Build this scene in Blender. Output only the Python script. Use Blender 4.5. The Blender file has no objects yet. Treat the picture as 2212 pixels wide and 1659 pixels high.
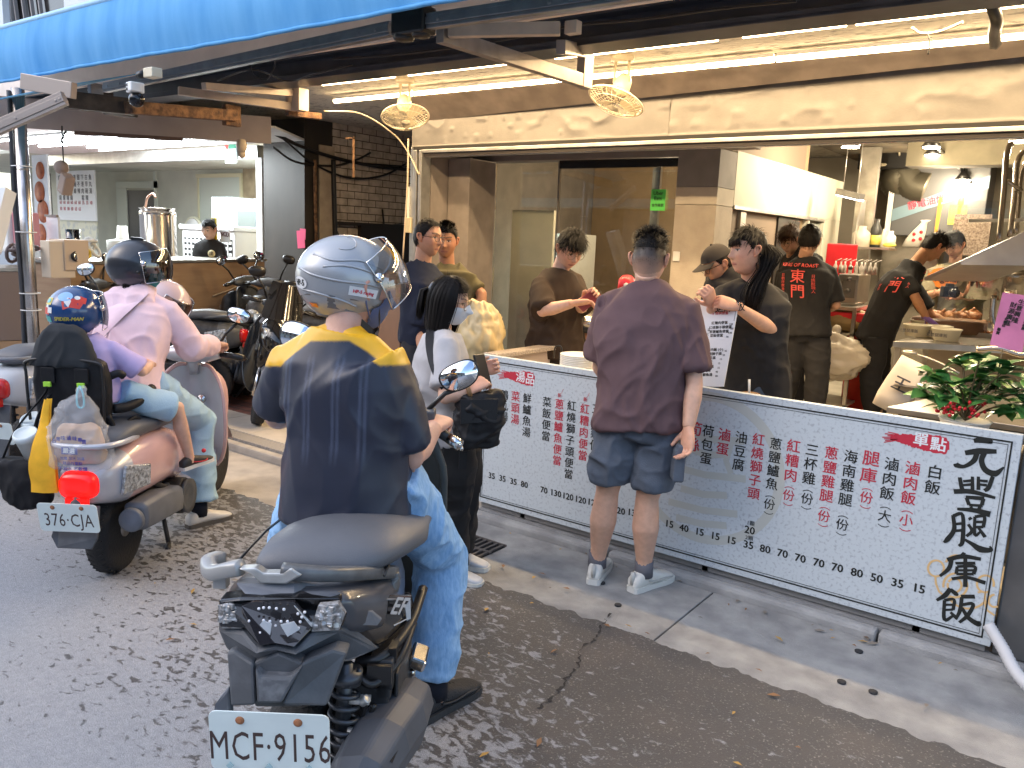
import bpy,bmesh,math,random
import numpy as np
from mathutils import Matrix,Vector
random.seed(7);np.random.seed(7)
S=bpy.context.scene
COL=S.collection
rad=math.radians
A=lambda*a:np.array(a if len(a)>1 else a[0],float)
# camera, sky, sun, exposure
CAMH=1.65
RT=np.array([[0.8025027,-0.1384047,0.58037364],[0.59518804,0.1176833,-0.79492253],[0.04172073,0.98335893,0.17681799]])
cd=bpy.data.cameras.new('camera');cam=bpy.data.objects.new('camera',cd);COL.objects.link(cam)
cd.sensor_width=36;cd.lens=36*1750/2212;cd.clip_end=500;cd.clip_start=.05
cam.matrix_world=Matrix([list(RT[0])+[0],list(RT[1])+[0],list(RT[2])+[CAMH],[0,0,0,1]])
S.camera=cam
SUN_EL,SUN_AZ=rad(42),rad(215)
W=bpy.data.worlds.new('World');S.world=W;W.use_nodes=True
nt=W.node_tree;sky=nt.nodes.new('ShaderNodeTexSky');sky.sky_type='NISHITA';sky.sun_disc=False
sky.sun_elevation=SUN_EL;sky.sun_rotation=SUN_AZ;sky.dust_density=1.5;sky.air_density=1.0
nt.links.new(sky.outputs[0],nt.nodes['Background'].inputs[0]);nt.nodes['Background'].inputs[1].default_value=.15
sl=bpy.data.lights.new('sun','SUN');sl.energy=.5;sl.angle=rad(120);sl.color=(1,.96,.90)
so=bpy.data.objects.new('sun',sl);COL.objects.link(so)
_d=Vector((math.sin(SUN_AZ)*math.cos(SUN_EL),math.cos(SUN_AZ)*math.cos(SUN_EL),math.sin(SUN_EL)))
so.rotation_euler=_d.to_track_quat('Z','Y').to_euler()
S.view_settings.view_transform='Standard';S.view_settings.look='None';S.view_settings.gamma=1
S.view_settings.exposure=1.5
S.cycles.use_denoising=True
S.cycles.max_bounces=8;S.cycles.transparent_max_bounces=12;S.cycles.sample_clamp_indirect=6
# where things stand (photo measurements -> metres)
def ray(x,y):return RT@A((x-1106)/1750,-(y-829.5)/1750,-1.)
O_=A(0,0,CAMH)
def at(x,y,d):return O_+ray(x,y)*d
def atz(x,y,z=0.):r=ray(x,y);return O_+r*((z-CAMH)/r[2])
def aty(x,y,Y):r=ray(x,y);return O_+r*(Y/r[1])
def atx(x,y,X):r=ray(x,y);return O_+r*(X/r[0])
CX=RT[:,0];CV=A(-.590,.807,0.);CR=A(.807,.590,0.);UP=A(0,0,1.)
def nrm(v):v=A(v);return v/(np.linalg.norm(v)+1e-12)
# materials
_M={}
def mat(name,col=(.5,.5,.5),rough=.6,metal=0.,var=0.,vs=6.,col2=None,bump=0.,bs=60.,coat=0.,emit=0.,ecol=None,trans=0.,alpha=1.,tint=False,stretch=None,spec=.5,detail=4.,sss=0.,thr=None,brough=None):
 if name in _M:return _M[name]
 m=bpy.data.materials.new(name);m.use_nodes=True;n=m.node_tree.nodes;L=m.node_tree.links;b=n['Principled BSDF']
 I=b.inputs
 I['Base Color'].default_value=(*col,1);I['Roughness'].default_value=rough;I['Metallic'].default_value=metal
 I['Specular IOR Level'].default_value=spec
 if coat:I['Coat Weight'].default_value=coat;I['Coat Roughness'].default_value=.06
 if trans:I['Transmission Weight'].default_value=trans;I['IOR'].default_value=1.3
 if alpha<1:I['Alpha'].default_value=alpha
 if sss:I['Subsurface Weight'].default_value=sss;I['Subsurface Radius'].default_value=(.012,.005,.003)
 if emit:I['Emission Color'].default_value=(*(ecol or col),1);I['Emission Strength'].default_value=emit
 tc=n.new('ShaderNodeTexCoord');vec=tc.outputs['Object']
 if stretch:
  mp=n.new('ShaderNodeMapping');mp.inputs['Scale'].default_value=stretch;L.new(vec,mp.inputs[0]);vec=mp.outputs[0]
 src=None
 if tint:
  at_=n.new('ShaderNodeAttribute');at_.attribute_name='tint';src=at_.outputs['Color'];L.new(src,I['Base Color'])
 if var or col2:
  ns=n.new('ShaderNodeTexNoise');ns.inputs['Scale'].default_value=vs;ns.inputs['Detail'].default_value=detail;L.new(vec,ns.inputs[0])
  r=n.new('ShaderNodeValToRGB');L.new(ns.outputs[0],r.inputs[0])
  lo,hi=thr or(.35,.65);r.color_ramp.elements[0].position=lo;r.color_ramp.elements[1].position=hi
  c2=col2 or tuple(min(1,c*(1-var))for c in col);c1=col if col2 else tuple(min(1,c*(1+var))for c in col)
  if tint:
   r.color_ramp.elements[0].color=(1-var,)*3+(1,);r.color_ramp.elements[1].color=(1+var,)*3+(1,)
   mx=n.new('ShaderNodeMix');mx.data_type='RGBA';mx.blend_type='MULTIPLY';mx.inputs[0].default_value=1
   L.new(src,mx.inputs[6]);L.new(r.outputs[0],mx.inputs[7]);L.new(mx.outputs[2],I['Base Color'])
  else:
   r.color_ramp.elements[0].color=(*c2,1);r.color_ramp.elements[1].color=(*c1,1);L.new(r.outputs[0],I['Base Color'])
  if brough:
   r2=n.new('ShaderNodeMapRange');L.new(ns.outputs[0],r2.inputs[0]);r2.inputs[1].default_value=.3;r2.inputs[2].default_value=.7
   r2.inputs[3].default_value=brough;r2.inputs[4].default_value=rough;L.new(r2.outputs[0],I['Roughness'])
 if bump:
  n2=n.new('ShaderNodeTexNoise');n2.inputs['Scale'].default_value=bs;n2.inputs['Detail'].default_value=5;L.new(vec,n2.inputs[0])
  bp=n.new('ShaderNodeBump');bp.inputs['Strength'].default_value=bump;bp.inputs['Distance'].default_value=.01
  L.new(n2.outputs[0],bp.inputs['Height']);L.new(bp.outputs[0],I['Normal'])
 _M[name]=m;return m
# mesh building
def frame(d,up=UP):
 d=nrm(d);s=np.cross(d,up)
 if np.linalg.norm(s)<1e-4:s=np.cross(d,A(0,1.,0))
 s=nrm(s);return d,s,np.cross(s,d)
class MB:
 def __init__(s):s.v=[];s.f=[];s.m=[];s.sm=[];s.n=0;s.cur=0;s.smooth=True
 def add(s,V,F,sm=None):
  V=np.asarray(V,float).reshape(-1,3);o=s.n;s.v.append(V);s.n+=len(V)
  for f in F:s.f.append([i+o for i in f]);s.m.append(s.cur);s.sm.append(s.smooth if sm is None else sm)
  return s
 def box(s,c,size,R=None):
  c=A(c);h=A(size)/2;R=np.eye(3)if R is None else np.asarray(R)
  V=[c+R@(h*A(x,y,z))for x in(-1,1)for y in(-1,1)for z in(-1,1)]
  return s.add(V,[(0,1,3,2),(4,6,7,5),(0,4,5,1),(2,3,7,6),(0,2,6,4),(1,5,7,3)],False)
 def bb(s,a,b):a=A(a);b=A(b);return s.box((a+b)/2,np.abs(b-a))
 def beam(s,p,q,w,h,up=UP):
  p=A(p);q=A(q);d,sd,u=frame(q-p,up);return s.box((p+q)/2,(np.linalg.norm(q-p),w,h),np.stack([d,sd,u],1))
 def loft(s,rings,cap=True,closed=False,sm=None):
  rings=[np.asarray(r,float)for r in rings];n=len(rings[0]);V=np.concatenate(rings);F=[]
  R=len(rings)
  for i in range(R-(0 if closed else 1)):
   a=i*n;b=((i+1)%R)*n
   for k in range(n):k2=(k+1)%n;F.append((a+k,a+k2,b+k2,b+k))
  if cap and not closed:F.append(tuple(range(n))[::-1]);F.append(tuple(range((R-1)*n,R*n)))
  return s.add(V,F,sm)
 def tube(s,pts,r,n=8,cap=True,closed=False,sm=True,sq=1.0):
  P=[A(p)for p in pts];k=len(P);rr=[r]*k if np.isscalar(r)else list(r)
  T=[]
  for i in range(k):
   if closed:t=P[(i+1)%k]-P[i-1]
   else:t=P[min(i+1,k-1)]-P[max(i-1,0)]
   T.append(nrm(t))
  _,sd,u=frame(T[0]);rings=[]
  for i in range(k):
   u=nrm(u-T[i]*np.dot(u,T[i]));sd=np.cross(T[i],u)
   rings.append([P[i]+rr[i]*(math.cos(2*math.pi*j/n)*sd+sq*math.sin(2*math.pi*j/n)*u)for j in range(n)])
  return s.loft(rings,cap,closed,sm)
 def cyl(s,p,q,r,n=16,r2=None):return s.tube([p,q],[r,r if r2 is None else r2],n)
 def ball(s,c,r,n=12):
  c=A(c);r=A(r)if not np.isscalar(r)else A(r,r,r);m=n//2+1
  rings=[[c+r*A(math.sin(t)*math.cos(p),math.sin(t)*math.sin(p),math.cos(t))for p in np.arange(n)*2*math.pi/n]for t in np.linspace(.05,math.pi-.05,m)]
  return s.loft(rings)
 def lathe(s,prof,o,ax=UP,n=24,ref=None):
  o=A(o);d,sd,u=frame(ax,UP if ref is None else ref)
  return s.loft([[o+d*z+r*(math.cos(t)*sd+math.sin(t)*u)for t in np.arange(n)*2*math.pi/n]for r,z in prof],True)
 def prism(s,poly,o,ux,uy,th,sm=False):
  o=A(o);ux=A(ux);uy=A(uy);nn=nrm(np.cross(ux,uy));k=len(poly)
  a=[o+ux*p[0]+uy*p[1]for p in poly];b=[p+nn*th for p in a]
  return s.add(a+b,[tuple(range(k))[::-1],tuple(range(k,2*k))]+[(i,(i+1)%k,(i+1)%k+k,i+k)for i in range(k)],sm)
 def slab(s,pts,th):
  """polygon through world points, given a thickness along its own normal"""
  P=[A(p)for p in pts];k=len(P);nn=A(0,0,0.)
  for i in range(k):nn+=np.cross(P[i]-P[0],P[(i+1)%k]-P[0])
  nn=nrm(nn);b=[p+nn*th for p in P]
  return s.add(P+b,[tuple(range(k))[::-1],tuple(range(k,2*k))]+[(i,(i+1)%k,(i+1)%k+k,i+k)for i in range(k)],False)
 def ext(s,pts,vec):
  P=[A(p)for p in pts];k=len(P);vec=A(vec);b=[p+vec for p in P]
  return s.add(P+b,[tuple(range(k))[::-1],tuple(range(k,2*k))]+[(i,(i+1)%k,(i+1)%k+k,i+k)for i in range(k)],False)
 def ring(s,c,ax,R,r,n=32,k=8,ref=UP):
  c=A(c);d,a,b=frame(ax,ref)
  return s.tube([c+R*(math.cos(t)*a+math.sin(t)*b)for t in np.arange(n)*2*math.pi/n],r,k,closed=True)
 def merge(s,V,F,m=None,sm=True):
  c=s.cur
  if m is not None:s.cur=m
  s.add(V,F,sm);s.cur=c;return s
 def arr(s):return np.concatenate(s.v)if s.v else np.zeros((0,3))
def ell(c,a,b,ax,ay,n=24,p=2.):
 t=np.arange(n)*2*math.pi/n;ct,st=np.cos(t),np.sin(t)
 x=np.sign(ct)*np.abs(ct)**(2/p)*a;y=np.sign(st)*np.abs(st)**(2/p)*b
 return A(c)+x[:,None]*A(ax)+y[:,None]*A(ay)
def catmull(pts,k=6):
 P=[A(p)for p in pts];P=[2*P[0]-P[1]]+P+[2*P[-1]-P[-2]];out=[]
 for i in range(1,len(P)-2):
  for t in np.arange(k)/k:
   a,b,c,d=P[i-1:i+3];out.append(.5*(2*b+(c-a)*t+(2*a-5*b+4*c-d)*t*t+(3*b-a-3*c+d)*t**3))
 return out+[P[-2]]
def mesh_of(mb,mats,bevel=0.,M=None,name='m'):
 V=mb.arr()
 if M is not None:V=V@np.array(M)[:3,:3].T+np.array(M)[:3,3]
 me=bpy.data.meshes.new(name);me.from_pydata(V.tolist(),[],mb.f)
 for m in(mats if isinstance(mats,(list,tuple))else[mats]):me.materials.append(m)
 me.polygons.foreach_set('material_index',mb.m);me.polygons.foreach_set('use_smooth',mb.sm)
 if bevel:
  b=bmesh.new();b.from_mesh(me);bmesh.ops.recalc_face_normals(b,faces=b.faces)
  es=[e for e in b.edges if len(e.link_faces)==2 and e.calc_face_angle(0)>.6]
  bmesh.ops.bevel(b,geom=es,offset=bevel,segments=2,affect='EDGES',profile=.5,clamp_overlap=True);b.to_mesh(me);b.free()
 else:
  b=bmesh.new();b.from_mesh(me);bmesh.ops.recalc_face_normals(b,faces=b.faces);b.to_mesh(me);b.free()
 me.update();return me
_W={}
def wm(o):return _W.get(o.name,Matrix.Identity(4))
def tag(o,label=None,cat=None,group=None,kind=None):
 if label:o['label']=label
 if cat:o['category']=cat
 if group:o['group']=group
 if kind:o['kind']=kind
 return o
def thing(name,label,cat,loc=(0,0,0),group=None,M=None):
 o=bpy.data.objects.new(name,None);COL.objects.link(o);o.empty_display_size=.05
 m=Matrix.Translation(Vector(list(loc)))if M is None else M
 o.matrix_basis=m;_W[o.name]=m.copy();return tag(o,label,cat,group)
def obj(name,mb,mats,parent=None,bevel=0.,label=None,local=False,me=None):
 """one mesh object; mesh data is given in world metres unless local"""
 M=wm(parent).inverted()if parent is not None and not local else None
 me=me or mesh_of(mb,mats,bevel,M,name)
 o=bpy.data.objects.new(name,me);COL.objects.link(o);o.parent=parent
 _W[o.name]=wm(parent).copy()if parent is not None else Matrix.Identity(4)
 if label:o['label']=label
 return o
def single(name,mb,mats,label,cat,bevel=0.,group=None):return tag(obj(name,mb,mats,None,bevel),label,cat,group)
def structure(name,mb,mats,bevel=0.):return tag(obj(name,mb,mats,None,bevel),kind='structure')
def copy_tree(o,label,M,group=None):
 c=o.copy();COL.objects.link(c);c.matrix_basis=M;_W[c.name]=M.copy();tag(c,label,None,group)
 def rec(a,b):
  for ch in[k for k in COL.objects if k.parent==a]:
   d=ch.copy();COL.objects.link(d);d.parent=b;rec(ch,d)
 rec(o,c);return c
def _h(i,j,k,s):return np.modf(np.abs(np.sin(i*127.1+j*311.7+k*74.7+s*53.3)*43758.5453))[0]
def vnoise(P,seed=0):
 P=np.asarray(P,float);I=np.floor(P);f=P-I;f=f*f*(3-2*f);i,j,k=I.T;x,y,z=f.T;r=0
 for a in(0,1):
  for b in(0,1):
   for c in(0,1):r=r+_h(i+a,j+b,k+c,seed)*(x if a else 1-x)*(y if b else 1-y)*(z if c else 1-z)
 return r
def fbm(P,o=3,seed=0):return sum(vnoise(P*2**k,seed+k)/2**k for k in range(o))/sum(1/2**k for k in range(o))
def remesh(mb,vox=.008,it=4):
 me=mesh_of(mb,[]);o=bpy.data.objects.new('t',me);COL.objects.link(o)
 m=o.modifiers.new('r','REMESH');m.mode='VOXEL';m.voxel_size=vox;m.use_smooth_shade=True
 if it:q=o.modifiers.new('s','SMOOTH');q.factor=.5;q.iterations=it
 dg=bpy.context.evaluated_depsgraph_get();e=o.evaluated_get(dg);m2=e.to_mesh()
 V=np.empty(len(m2.vertices)*3);m2.vertices.foreach_get('co',V);V=V.reshape(-1,3).copy()
 N=np.empty(len(m2.vertices)*3);m2.vertices.foreach_get('normal',N);N=N.reshape(-1,3).copy()
 F=[tuple(p.vertices)for p in m2.polygons];e.to_mesh_clear();bpy.data.objects.remove(o);bpy.data.meshes.remove(me)
 return V,F,N
def set_tint(o,C):
 me=o.data;a=me.color_attributes.new('tint','FLOAT_COLOR','POINT');C4=np.ones((len(me.vertices),4));C4[:,:3]=C;a.data.foreach_set('color',C4.ravel())
def text_mb(mb,s,o,ux,uy,size,th=.0015,bold=0.,align='CENTER',spacing=1.,shear=0.,sx=1.,vert=False,pitch=1.):
 """flat lettering standing on a surface: o = centre, ux/uy = unit axes of the writing"""
 o=A(o);ux=A(ux);uy=A(uy);nz=np.cross(ux,uy)
 items=[(s,0.)]if not vert else[(c,-i*size*pitch)for i,c in enumerate(s)]
 for t,dy in items:
  c=bpy.data.curves.new('t','FONT');c.body=t;c.size=size;c.align_x=align;c.align_y='CENTER';c.space_character=spacing;c.shear=shear;c.resolution_u=2
  q=bpy.data.objects.new('t',c);COL.objects.link(q);dg=bpy.context.evaluated_depsgraph_get();me=bpy.data.meshes.new_from_object(q.evaluated_get(dg))
  n=len(me.vertices)
  if n:
   V=np.empty(n*3);me.vertices.foreach_get('co',V);V=V.reshape(-1,3)
   Fp=[tuple(p.vertices)for p in me.polygons]
   for q_,(bx,by)in enumerate(((0,0),)if not bold else((-bold,0),(bold,0),(0,-bold*.7),(0,bold*.7))):mb.add(o+np.outer(V[:,0]*sx+bx,ux)+np.outer(V[:,1]+dy+by,uy)+nz*(th+.00012*q_),Fp,False)
  bpy.data.objects.remove(q);bpy.data.curves.remove(c);bpy.data.meshes.remove(me)
 return mb
# ground
def ragged(x0,x1,y,amp,step=.03,seed=0,fr=2.2):
 xs=np.arange(x0,x1+step,step);P=np.stack([xs*fr,xs*0+seed,xs*0],1)
 return[(x,y+amp*(2*fbm(p[None]*1.,4,seed)[0]-1))for x,p in zip(xs,P)]
def asphalt_mat():
 m=bpy.data.materials.new('asphalt');m.use_nodes=True;n=m.node_tree.nodes;L=m.node_tree.links;b=n['Principled BSDF']
 tc=n.new('ShaderNodeTexCoord');V=tc.outputs['Object']
 def noise(s,d=6,dist=0.,v=V):
  q=n.new('ShaderNodeTexNoise');q.inputs['Scale'].default_value=s;q.inputs['Detail'].default_value=d;q.inputs['Distortion'].default_value=dist;L.new(v,q.inputs[0]);return q.outputs[0]
 def math_(op,a,c):
  q=n.new('ShaderNodeMath');q.operation=op;q.use_clamp=False
  for i,x in enumerate((a,c)):
   if isinstance(x,(int,float)):q.inputs[i].default_value=x
   else:L.new(x,q.inputs[i])
  return q.outputs[0]
 def ramp(f,lo,hi,a=(0,0,0),c=(1,1,1)):
  q=n.new('ShaderNodeValToRGB');q.color_ramp.elements[0].position=lo;q.color_ramp.elements[1].position=hi
  q.color_ramp.elements[0].color=(*a,1);q.color_ramp.elements[1].color=(*c,1);L.new(f,q.inputs[0]);return q.outputs[0]
 def mix(f,a,c):
  q=n.new('ShaderNodeMix');q.data_type='RGBA';L.new(f,q.inputs[0]);L.new(a,q.inputs[6]);L.new(c,q.inputs[7]);return q.outputs[2]
 sp=n.new('ShaderNodeSeparateXYZ');L.new(V,sp.inputs[0])
 d=math_('ADD',math_('MULTIPLY',sp.outputs[1],.62),math_('MULTIPLY',sp.outputs[0],.22))
 d=math_('ADD',d,-.50)
 mp=n.new('ShaderNodeMapping');mp.inputs['Scale'].default_value=(1,1.6,1);mp.inputs['Rotation'].default_value=(0,0,.5);L.new(V,mp.inputs[0])
 n1=noise(21,12,.6,mp.outputs[0]);n0=noise(1.1,4)
 f=math_('ADD',d,math_('MULTIPLY',math_('ADD',n1,-.5),3.9));f=math_('ADD',f,math_('MULTIPLY',math_('ADD',n0,-.5),1.2))
 wet=ramp(f,.10,.40)
 fine=noise(330,2);mid=noise(60,4)
 dry=mix(ramp(fine,.36,.66),ramp(mid,.3,.7,(.165,.172,.184),(.22,.226,.238)),ramp(mid,.3,.7,(.32,.328,.345),(.395,.402,.418)))
 red=ramp(noise(3,3),.45,.75,(.058,.058,.062),(.080,.073,.072))
 peb=ramp(noise(110,2),.60,.70,(0,0,0),(.7,.7,.7))
 wetc=mix(peb,red,ramp(mid,.3,.7,(.17,.165,.16),(.28,.27,.25)))
 L.new(mix(wet,dry,wetc),b.inputs['Base Color'])
 rr=n.new('ShaderNodeMapRange');L.new(wet,rr.inputs[0]);rr.inputs[3].default_value=.9;rr.inputs[4].default_value=.55;L.new(rr.outputs[0],b.inputs['Roughness'])
 bp=n.new('ShaderNodeBump');bp.inputs['Strength'].default_value=.55;bp.inputs['Distance'].default_value=.006
 L.new(math_('ADD',noise(190,4),math_('MULTIPLY',fine,.5)),bp.inputs['Height']);L.new(bp.outputs[0],b.inputs['Normal']);return m
g=MB();g.bb((-60,-60,-.3),(60,60,-.02));structure('ground',g,mat('earth',(.2,.19,.18)))
edge=ragged(-9,5,2.93,.030,.008,3,16.)
a=MB();P=[(-40,-30),(30,-30),(30,2.95)]+edge[::-1]+[(-40,2.95)]
a.prism(P,(0,0,-.012),(1,0,0),(0,1,0),.024);structure('asphalt_road',a,asphalt_mat())
conc=mat('gutter_concrete',(.34,.34,.33),.85,col2=(.22,.22,.22),vs=7,bump=.5,bs=220,detail=9)
pale=mat('pale_concrete',(.50,.45,.39),.85,col2=(.36,.32,.28),vs=5,bump=.35,bs=180,detail=8)
g=MB();
for x0,x1 in((-3.05,-1.36),(-1.352,.35),(.358,3)):g.bb((x0,2.6,-.02),(x1,3.583,.004))
structure('gutter',g,conc,.004)
g=MB()
for x0,x1 in((-9,-5.2),(-5.192,-3.058)):g.bb((x0,2.6,-.02),(x1,3.50,.005))
structure('gutter_slab',g,pale,.004)
k=MB()
for x0,x1 in((-3.05,-1.96),(-1.952,-.62),(-.612,1.2),(1.208,3.2)):k.bb((x0,3.585,-.02),(x1,3.655,.048))
structure('kerb',k,mat('kerb_concrete',(.36,.36,.355),.85,col2=(.25,.25,.25),vs=9,bump=.5,bs=160,detail=8),.018)
k=MB();k.bb((-9,3.502,-.02),(-3.058,3.58,.06));structure('kerb_edge',k,pale,.014)
k=MB();k.bb((-3.05,3.658,-.02),(3.2,3.84,.045));structure('pavement',k,mat('pave_c',(.33,.33,.33),.9,col2=(.23,.23,.23),vs=8,bump=.5,bs=150,detail=8))
k=MB();k.bb((-9,3.584,-.02),(-3.058,3.72,.075));structure('paving_strip',k,mat('granite_speckle',(.42,.39,.36),.8,col2=(.16,.15,.14),vs=160,detail=3))
k=MB()
for i in range(11):
 x=-9+i*.54;k.bb((x,3.724,-.02),(min(x+.533,-3.06),4.12,.08))
structure('pale_tile_floor',k,mat('pale_tile',(.46,.42,.37),.6,var=.15,vs=3,bump=.1,bs=80),.003)
def tile_mat(name,c1,c2,mort,sx,ms=.012,rough=.6,bump=.3):
 m=mat(name,c1,rough);n=m.node_tree.nodes;L=m.node_tree.links;b=n['Principled BSDF']
 tc=n.new('ShaderNodeTexCoord');br=n.new('ShaderNodeTexBrick');mp=n.new('ShaderNodeMapping');mp.inputs['Rotation'].default_value=sx[2]if len(sx)>2 else(0,0,0)
 L.new(tc.outputs['Object'],mp.inputs[0]);L.new(mp.outputs[0],br.inputs[0])
 br.inputs['Color1'].default_value=(*c1,1);br.inputs['Color2'].default_value=(*c2,1);br.inputs['Mortar'].default_value=(*mort,1)
 br.inputs['Scale'].default_value=1;br.inputs['Brick Width'].default_value=sx[0];br.inputs['Row Height'].default_value=sx[1];br.inputs['Mortar Size'].default_value=ms;br.inputs['Mortar Smooth'].default_value=.3
 ns=n.new('ShaderNodeTexNoise');ns.inputs['Scale'].default_value=9;ns.inputs['Detail'].default_value=7;L.new(tc.outputs['Object'],ns.inputs[0])
 mx=n.new('ShaderNodeMix');mx.data_type='RGBA';mx.blend_type='MULTIPLY';mx.inputs[0].default_value=.7
 rp=n.new('ShaderNodeValToRGB');rp.color_ramp.elements[0].position=.3;rp.color_ramp.elements[1].position=.6;rp.color_ramp.elements[0].color=(.45,.42,.38,1)
 L.new(ns.outputs[0],rp.inputs[0]);L.new(br.outputs[0],mx.inputs[6]);L.new(rp.outputs[0],mx.inputs[7]);L.new(mx.outputs[2],b.inputs['Base Color'])
 bp=n.new('ShaderNodeBump');bp.inputs['Strength'].default_value=bump;bp.inputs['Distance'].default_value=.01;bp.invert=True;L.new(br.outputs['Fac'],bp.inputs['Height']);L.new(bp.outputs[0],b.inputs['Normal'])
 return m
k=MB();k.bb((-14,4.124,-.02),(-3.02,14,.08));structure('brick_tile_floor',k,tile_mat('brick_floor',(.24,.10,.075),(.19,.085,.07),(.10,.07,.06),(.2,.1)))
k=MB();k.bb((-3.0,3.86,-.02),(4,14,.15));structure('shop_floor',k,mat('shop_floor_tile',(.50,.46,.38),.45,var=.1,vs=4))
t=thing('drain_grate','small rusty square drain grate in the concrete gutter','drain grate',(-2.62,3.25,0))
k=MB()
for i in range(9):k.bb((-2.78+i*.038,3.1,.006),(-2.766+i*.038,3.36,.014))
k.bb((-2.79,3.09,.006),(-2.45,3.1,.016));k.bb((-2.79,3.36,.006),(-2.45,3.37,.016));k.bb((-2.79,3.22,.007),(-2.45,3.24,.015))
obj('grating',k,mat('grate_iron',(.08,.07,.065),.8),t)
k=MB();k.bb((-2.79,3.1,.0045),(-2.45,3.36,.0055));obj('pit',k,mat('black_pit',(.008,.008,.008),1),t)
lf=MB();rs=np.random.RandomState(5)
for i in range(70):
 if i<26:p=atz(rs.uniform(1000,2150),0,0)if False else A(rs.uniform(-2.6,-.2),rs.uniform(3.46,3.58),.012)
 else:p=A(rs.uniform(-3.6,-.1),rs.uniform(1.6,3.3),.02)
 s=rs.uniform(.008,.026);th=rs.uniform(0,6.28);lf.cur=rs.randint(3);ux=A(math.cos(th),math.sin(th),rs.uniform(-.2,.2));uy=A(-math.sin(th),math.cos(th),rs.uniform(-.3,.3))
 lf.add([p-ux*s,p-uy*s*.4+A(0,0,.004),p+ux*s,p+uy*s*.4+A(0,0,.003)],[(0,1,2,3)])
tag(obj('leaf_litter',lf,[mat('leaf_brown',(.22,.11,.05)),mat('leaf_ochre',(.42,.25,.06)),mat('leaf_grey',(.20,.17,.14))]),'scattered small dry leaves on the wet asphalt and gutter','leaf litter',kind='stuff')
lf=MB()
for x,y in((1818,1474),(1886,1496),(1855,1408),(1335,1308),(1300,1260)):
 p=atz(x,y,.006);lf.cyl(p,p+A(0,0,.006),.017,9)
tag(obj('chewing_gum',lf,mat('gum',(.03,.03,.032),.9)),'flat black gum spots stuck on the concrete gutter','gum',kind='stuff')
# arcade and shop shell
concrete_dark=mat('dark_concrete',(.10,.09,.075),.9,var=.35,vs=4,bump=.3,bs=30)
peel=mat('peeling_paint',(.62,.58,.50),.85,col2=(.30,.28,.25),vs=11,detail=10,stretch=(1,2.2,1),thr=(.36,.44),bump=.5,bs=26)
k=MB();k.bb((-13,4.3,2.87),(4,14,3.02));tag(obj('arcade_ceiling',k,peel),'peeling painted concrete ceiling slab over the arcade','ceiling')
wallc=mat('upper_wall',(.62,.66,.68),.8,var=.08,vs=3)
t=thing('upper_facade','pale upper wall with a dark barred window above the blue awning','building',(-4,3.6,3.0))
wl,wr,wb,wt=aty(8,60,3.6)[0],aty(139,30,3.6)[0],aty(20,57,3.6)[2],aty(70,57,3.6)[2]+1.2
k=MB();k.bb((-16,3.6,3.03),(wl,3.9,7.5));k.bb((wr,3.6,3.03),(4,3.9,7.5));k.bb((wl,3.6,3.03),(wr,3.9,wb));k.bb((wl,3.6,wt),(wr,3.9,7.5));obj('wall',k,wallc,t)
k=MB();k.bb((wl,3.72,wb),(wr,3.74,wt));w=obj('window',k,mat('dark_window',(.02,.017,.015),.15),t)
k=MB()
for i in range(4):k.beam((wl+.1+i*.16,3.69,wb),(wl-.1+i*.16,3.69,wt),.03,.02)
for a_,b_ in(((wl,3.66,wb),(wl+.03,3.70,wt)),((wr-.03,3.66,wb),(wr,3.70,wt)),((wl,3.66,wb),(wr,3.70,wb+.03))):k.bb(a_,b_)
obj('window_bars',k,mat('bar_grey',(.25,.23,.22),.6),w)
t=thing('fascia','long dented galvanised steel fascia sheet above the shop opening','fascia',(-2,5.6,2.4))
def ztop(x):return 2.66+(x+5.34)/4.74*.18
def dents(X,Z,off):
 P=np.stack([X*2.3,Z*3.2,X*0+off],1);a=fbm(P,3,11+int(off));b=vnoise(np.stack([X*7,Z*9,X*0+off],1),5)
 r=np.clip(1-np.abs(2*a-1)*3.2,0,1)**2;return.009*r*np.clip(b*1.8,0,1)+.006*(a-.5)+.006*np.clip(vnoise(np.stack([X*14,Z*14,X*0+off],1),8)-.72,0,1)*4
zinc=mat('zinc_sheet',(.205,.19,.175),.5,metal=.3,col2=(.165,.153,.142),vs=5,detail=8,bump=.06,bs=70,brough=.44)
for x0,x1,o in((-5.335,-2.772,0.),(-2.768,.6,3.),(.604,3.6,7.)):
 nx,nz=int((x1-x0)/.014),26;X,T=np.meshgrid(np.linspace(x0,x1,nx),np.linspace(0,1,nz));X=X.ravel();T=T.ravel();Z=2.43+T*(ztop(X)-2.43)
 V=np.stack([X,5.6-dents(X,Z,o)-.006*(T>.97)-.012*(T<.03),Z],1);k=MB();F=[(r*nx+c,r*nx+c+1,(r+1)*nx+c+1,(r+1)*nx+c)for r in range(nz-1)for c in range(nx-1)]
 k.add(V,F,True);k.add(V+A(0,.03,0),F,True);obj('steel_sheet',k,zinc,t)
k=MB();rs=np.random.RandomState(2)
for i in range(60):
 x=rs.uniform(-5.3,1);p=A(x,5.588,rs.choice([2.445,ztop(x)-.014]));k.cyl(p,p+A(0,-.006,0),.006,8)
pass
alu=mat('aluminium',(.55,.54,.52),.35,.85,var=.12,vs=9)
alu_dk=mat('aluminium_dark',(.22,.21,.20),.4,.7,var=.15,vs=8)
brown_dk=mat('brown_dark',(.055,.045,.04),.6)
k=MB();k.bb((-5.3,5.58,2.405),(3.6,5.66,2.432));t=tag(obj('shutter_gap',k,mat('blackish',(.012,.011,.01),.7)),'black rubber gap strip under the dented steel fascia','strip')  # open gap drawn as a strip, its darkness put into the colour
t=thing('shutter_rail','aluminium roller shutter guide running above the shop opening','shutter rail',(-2,5.6,2.35))
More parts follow.
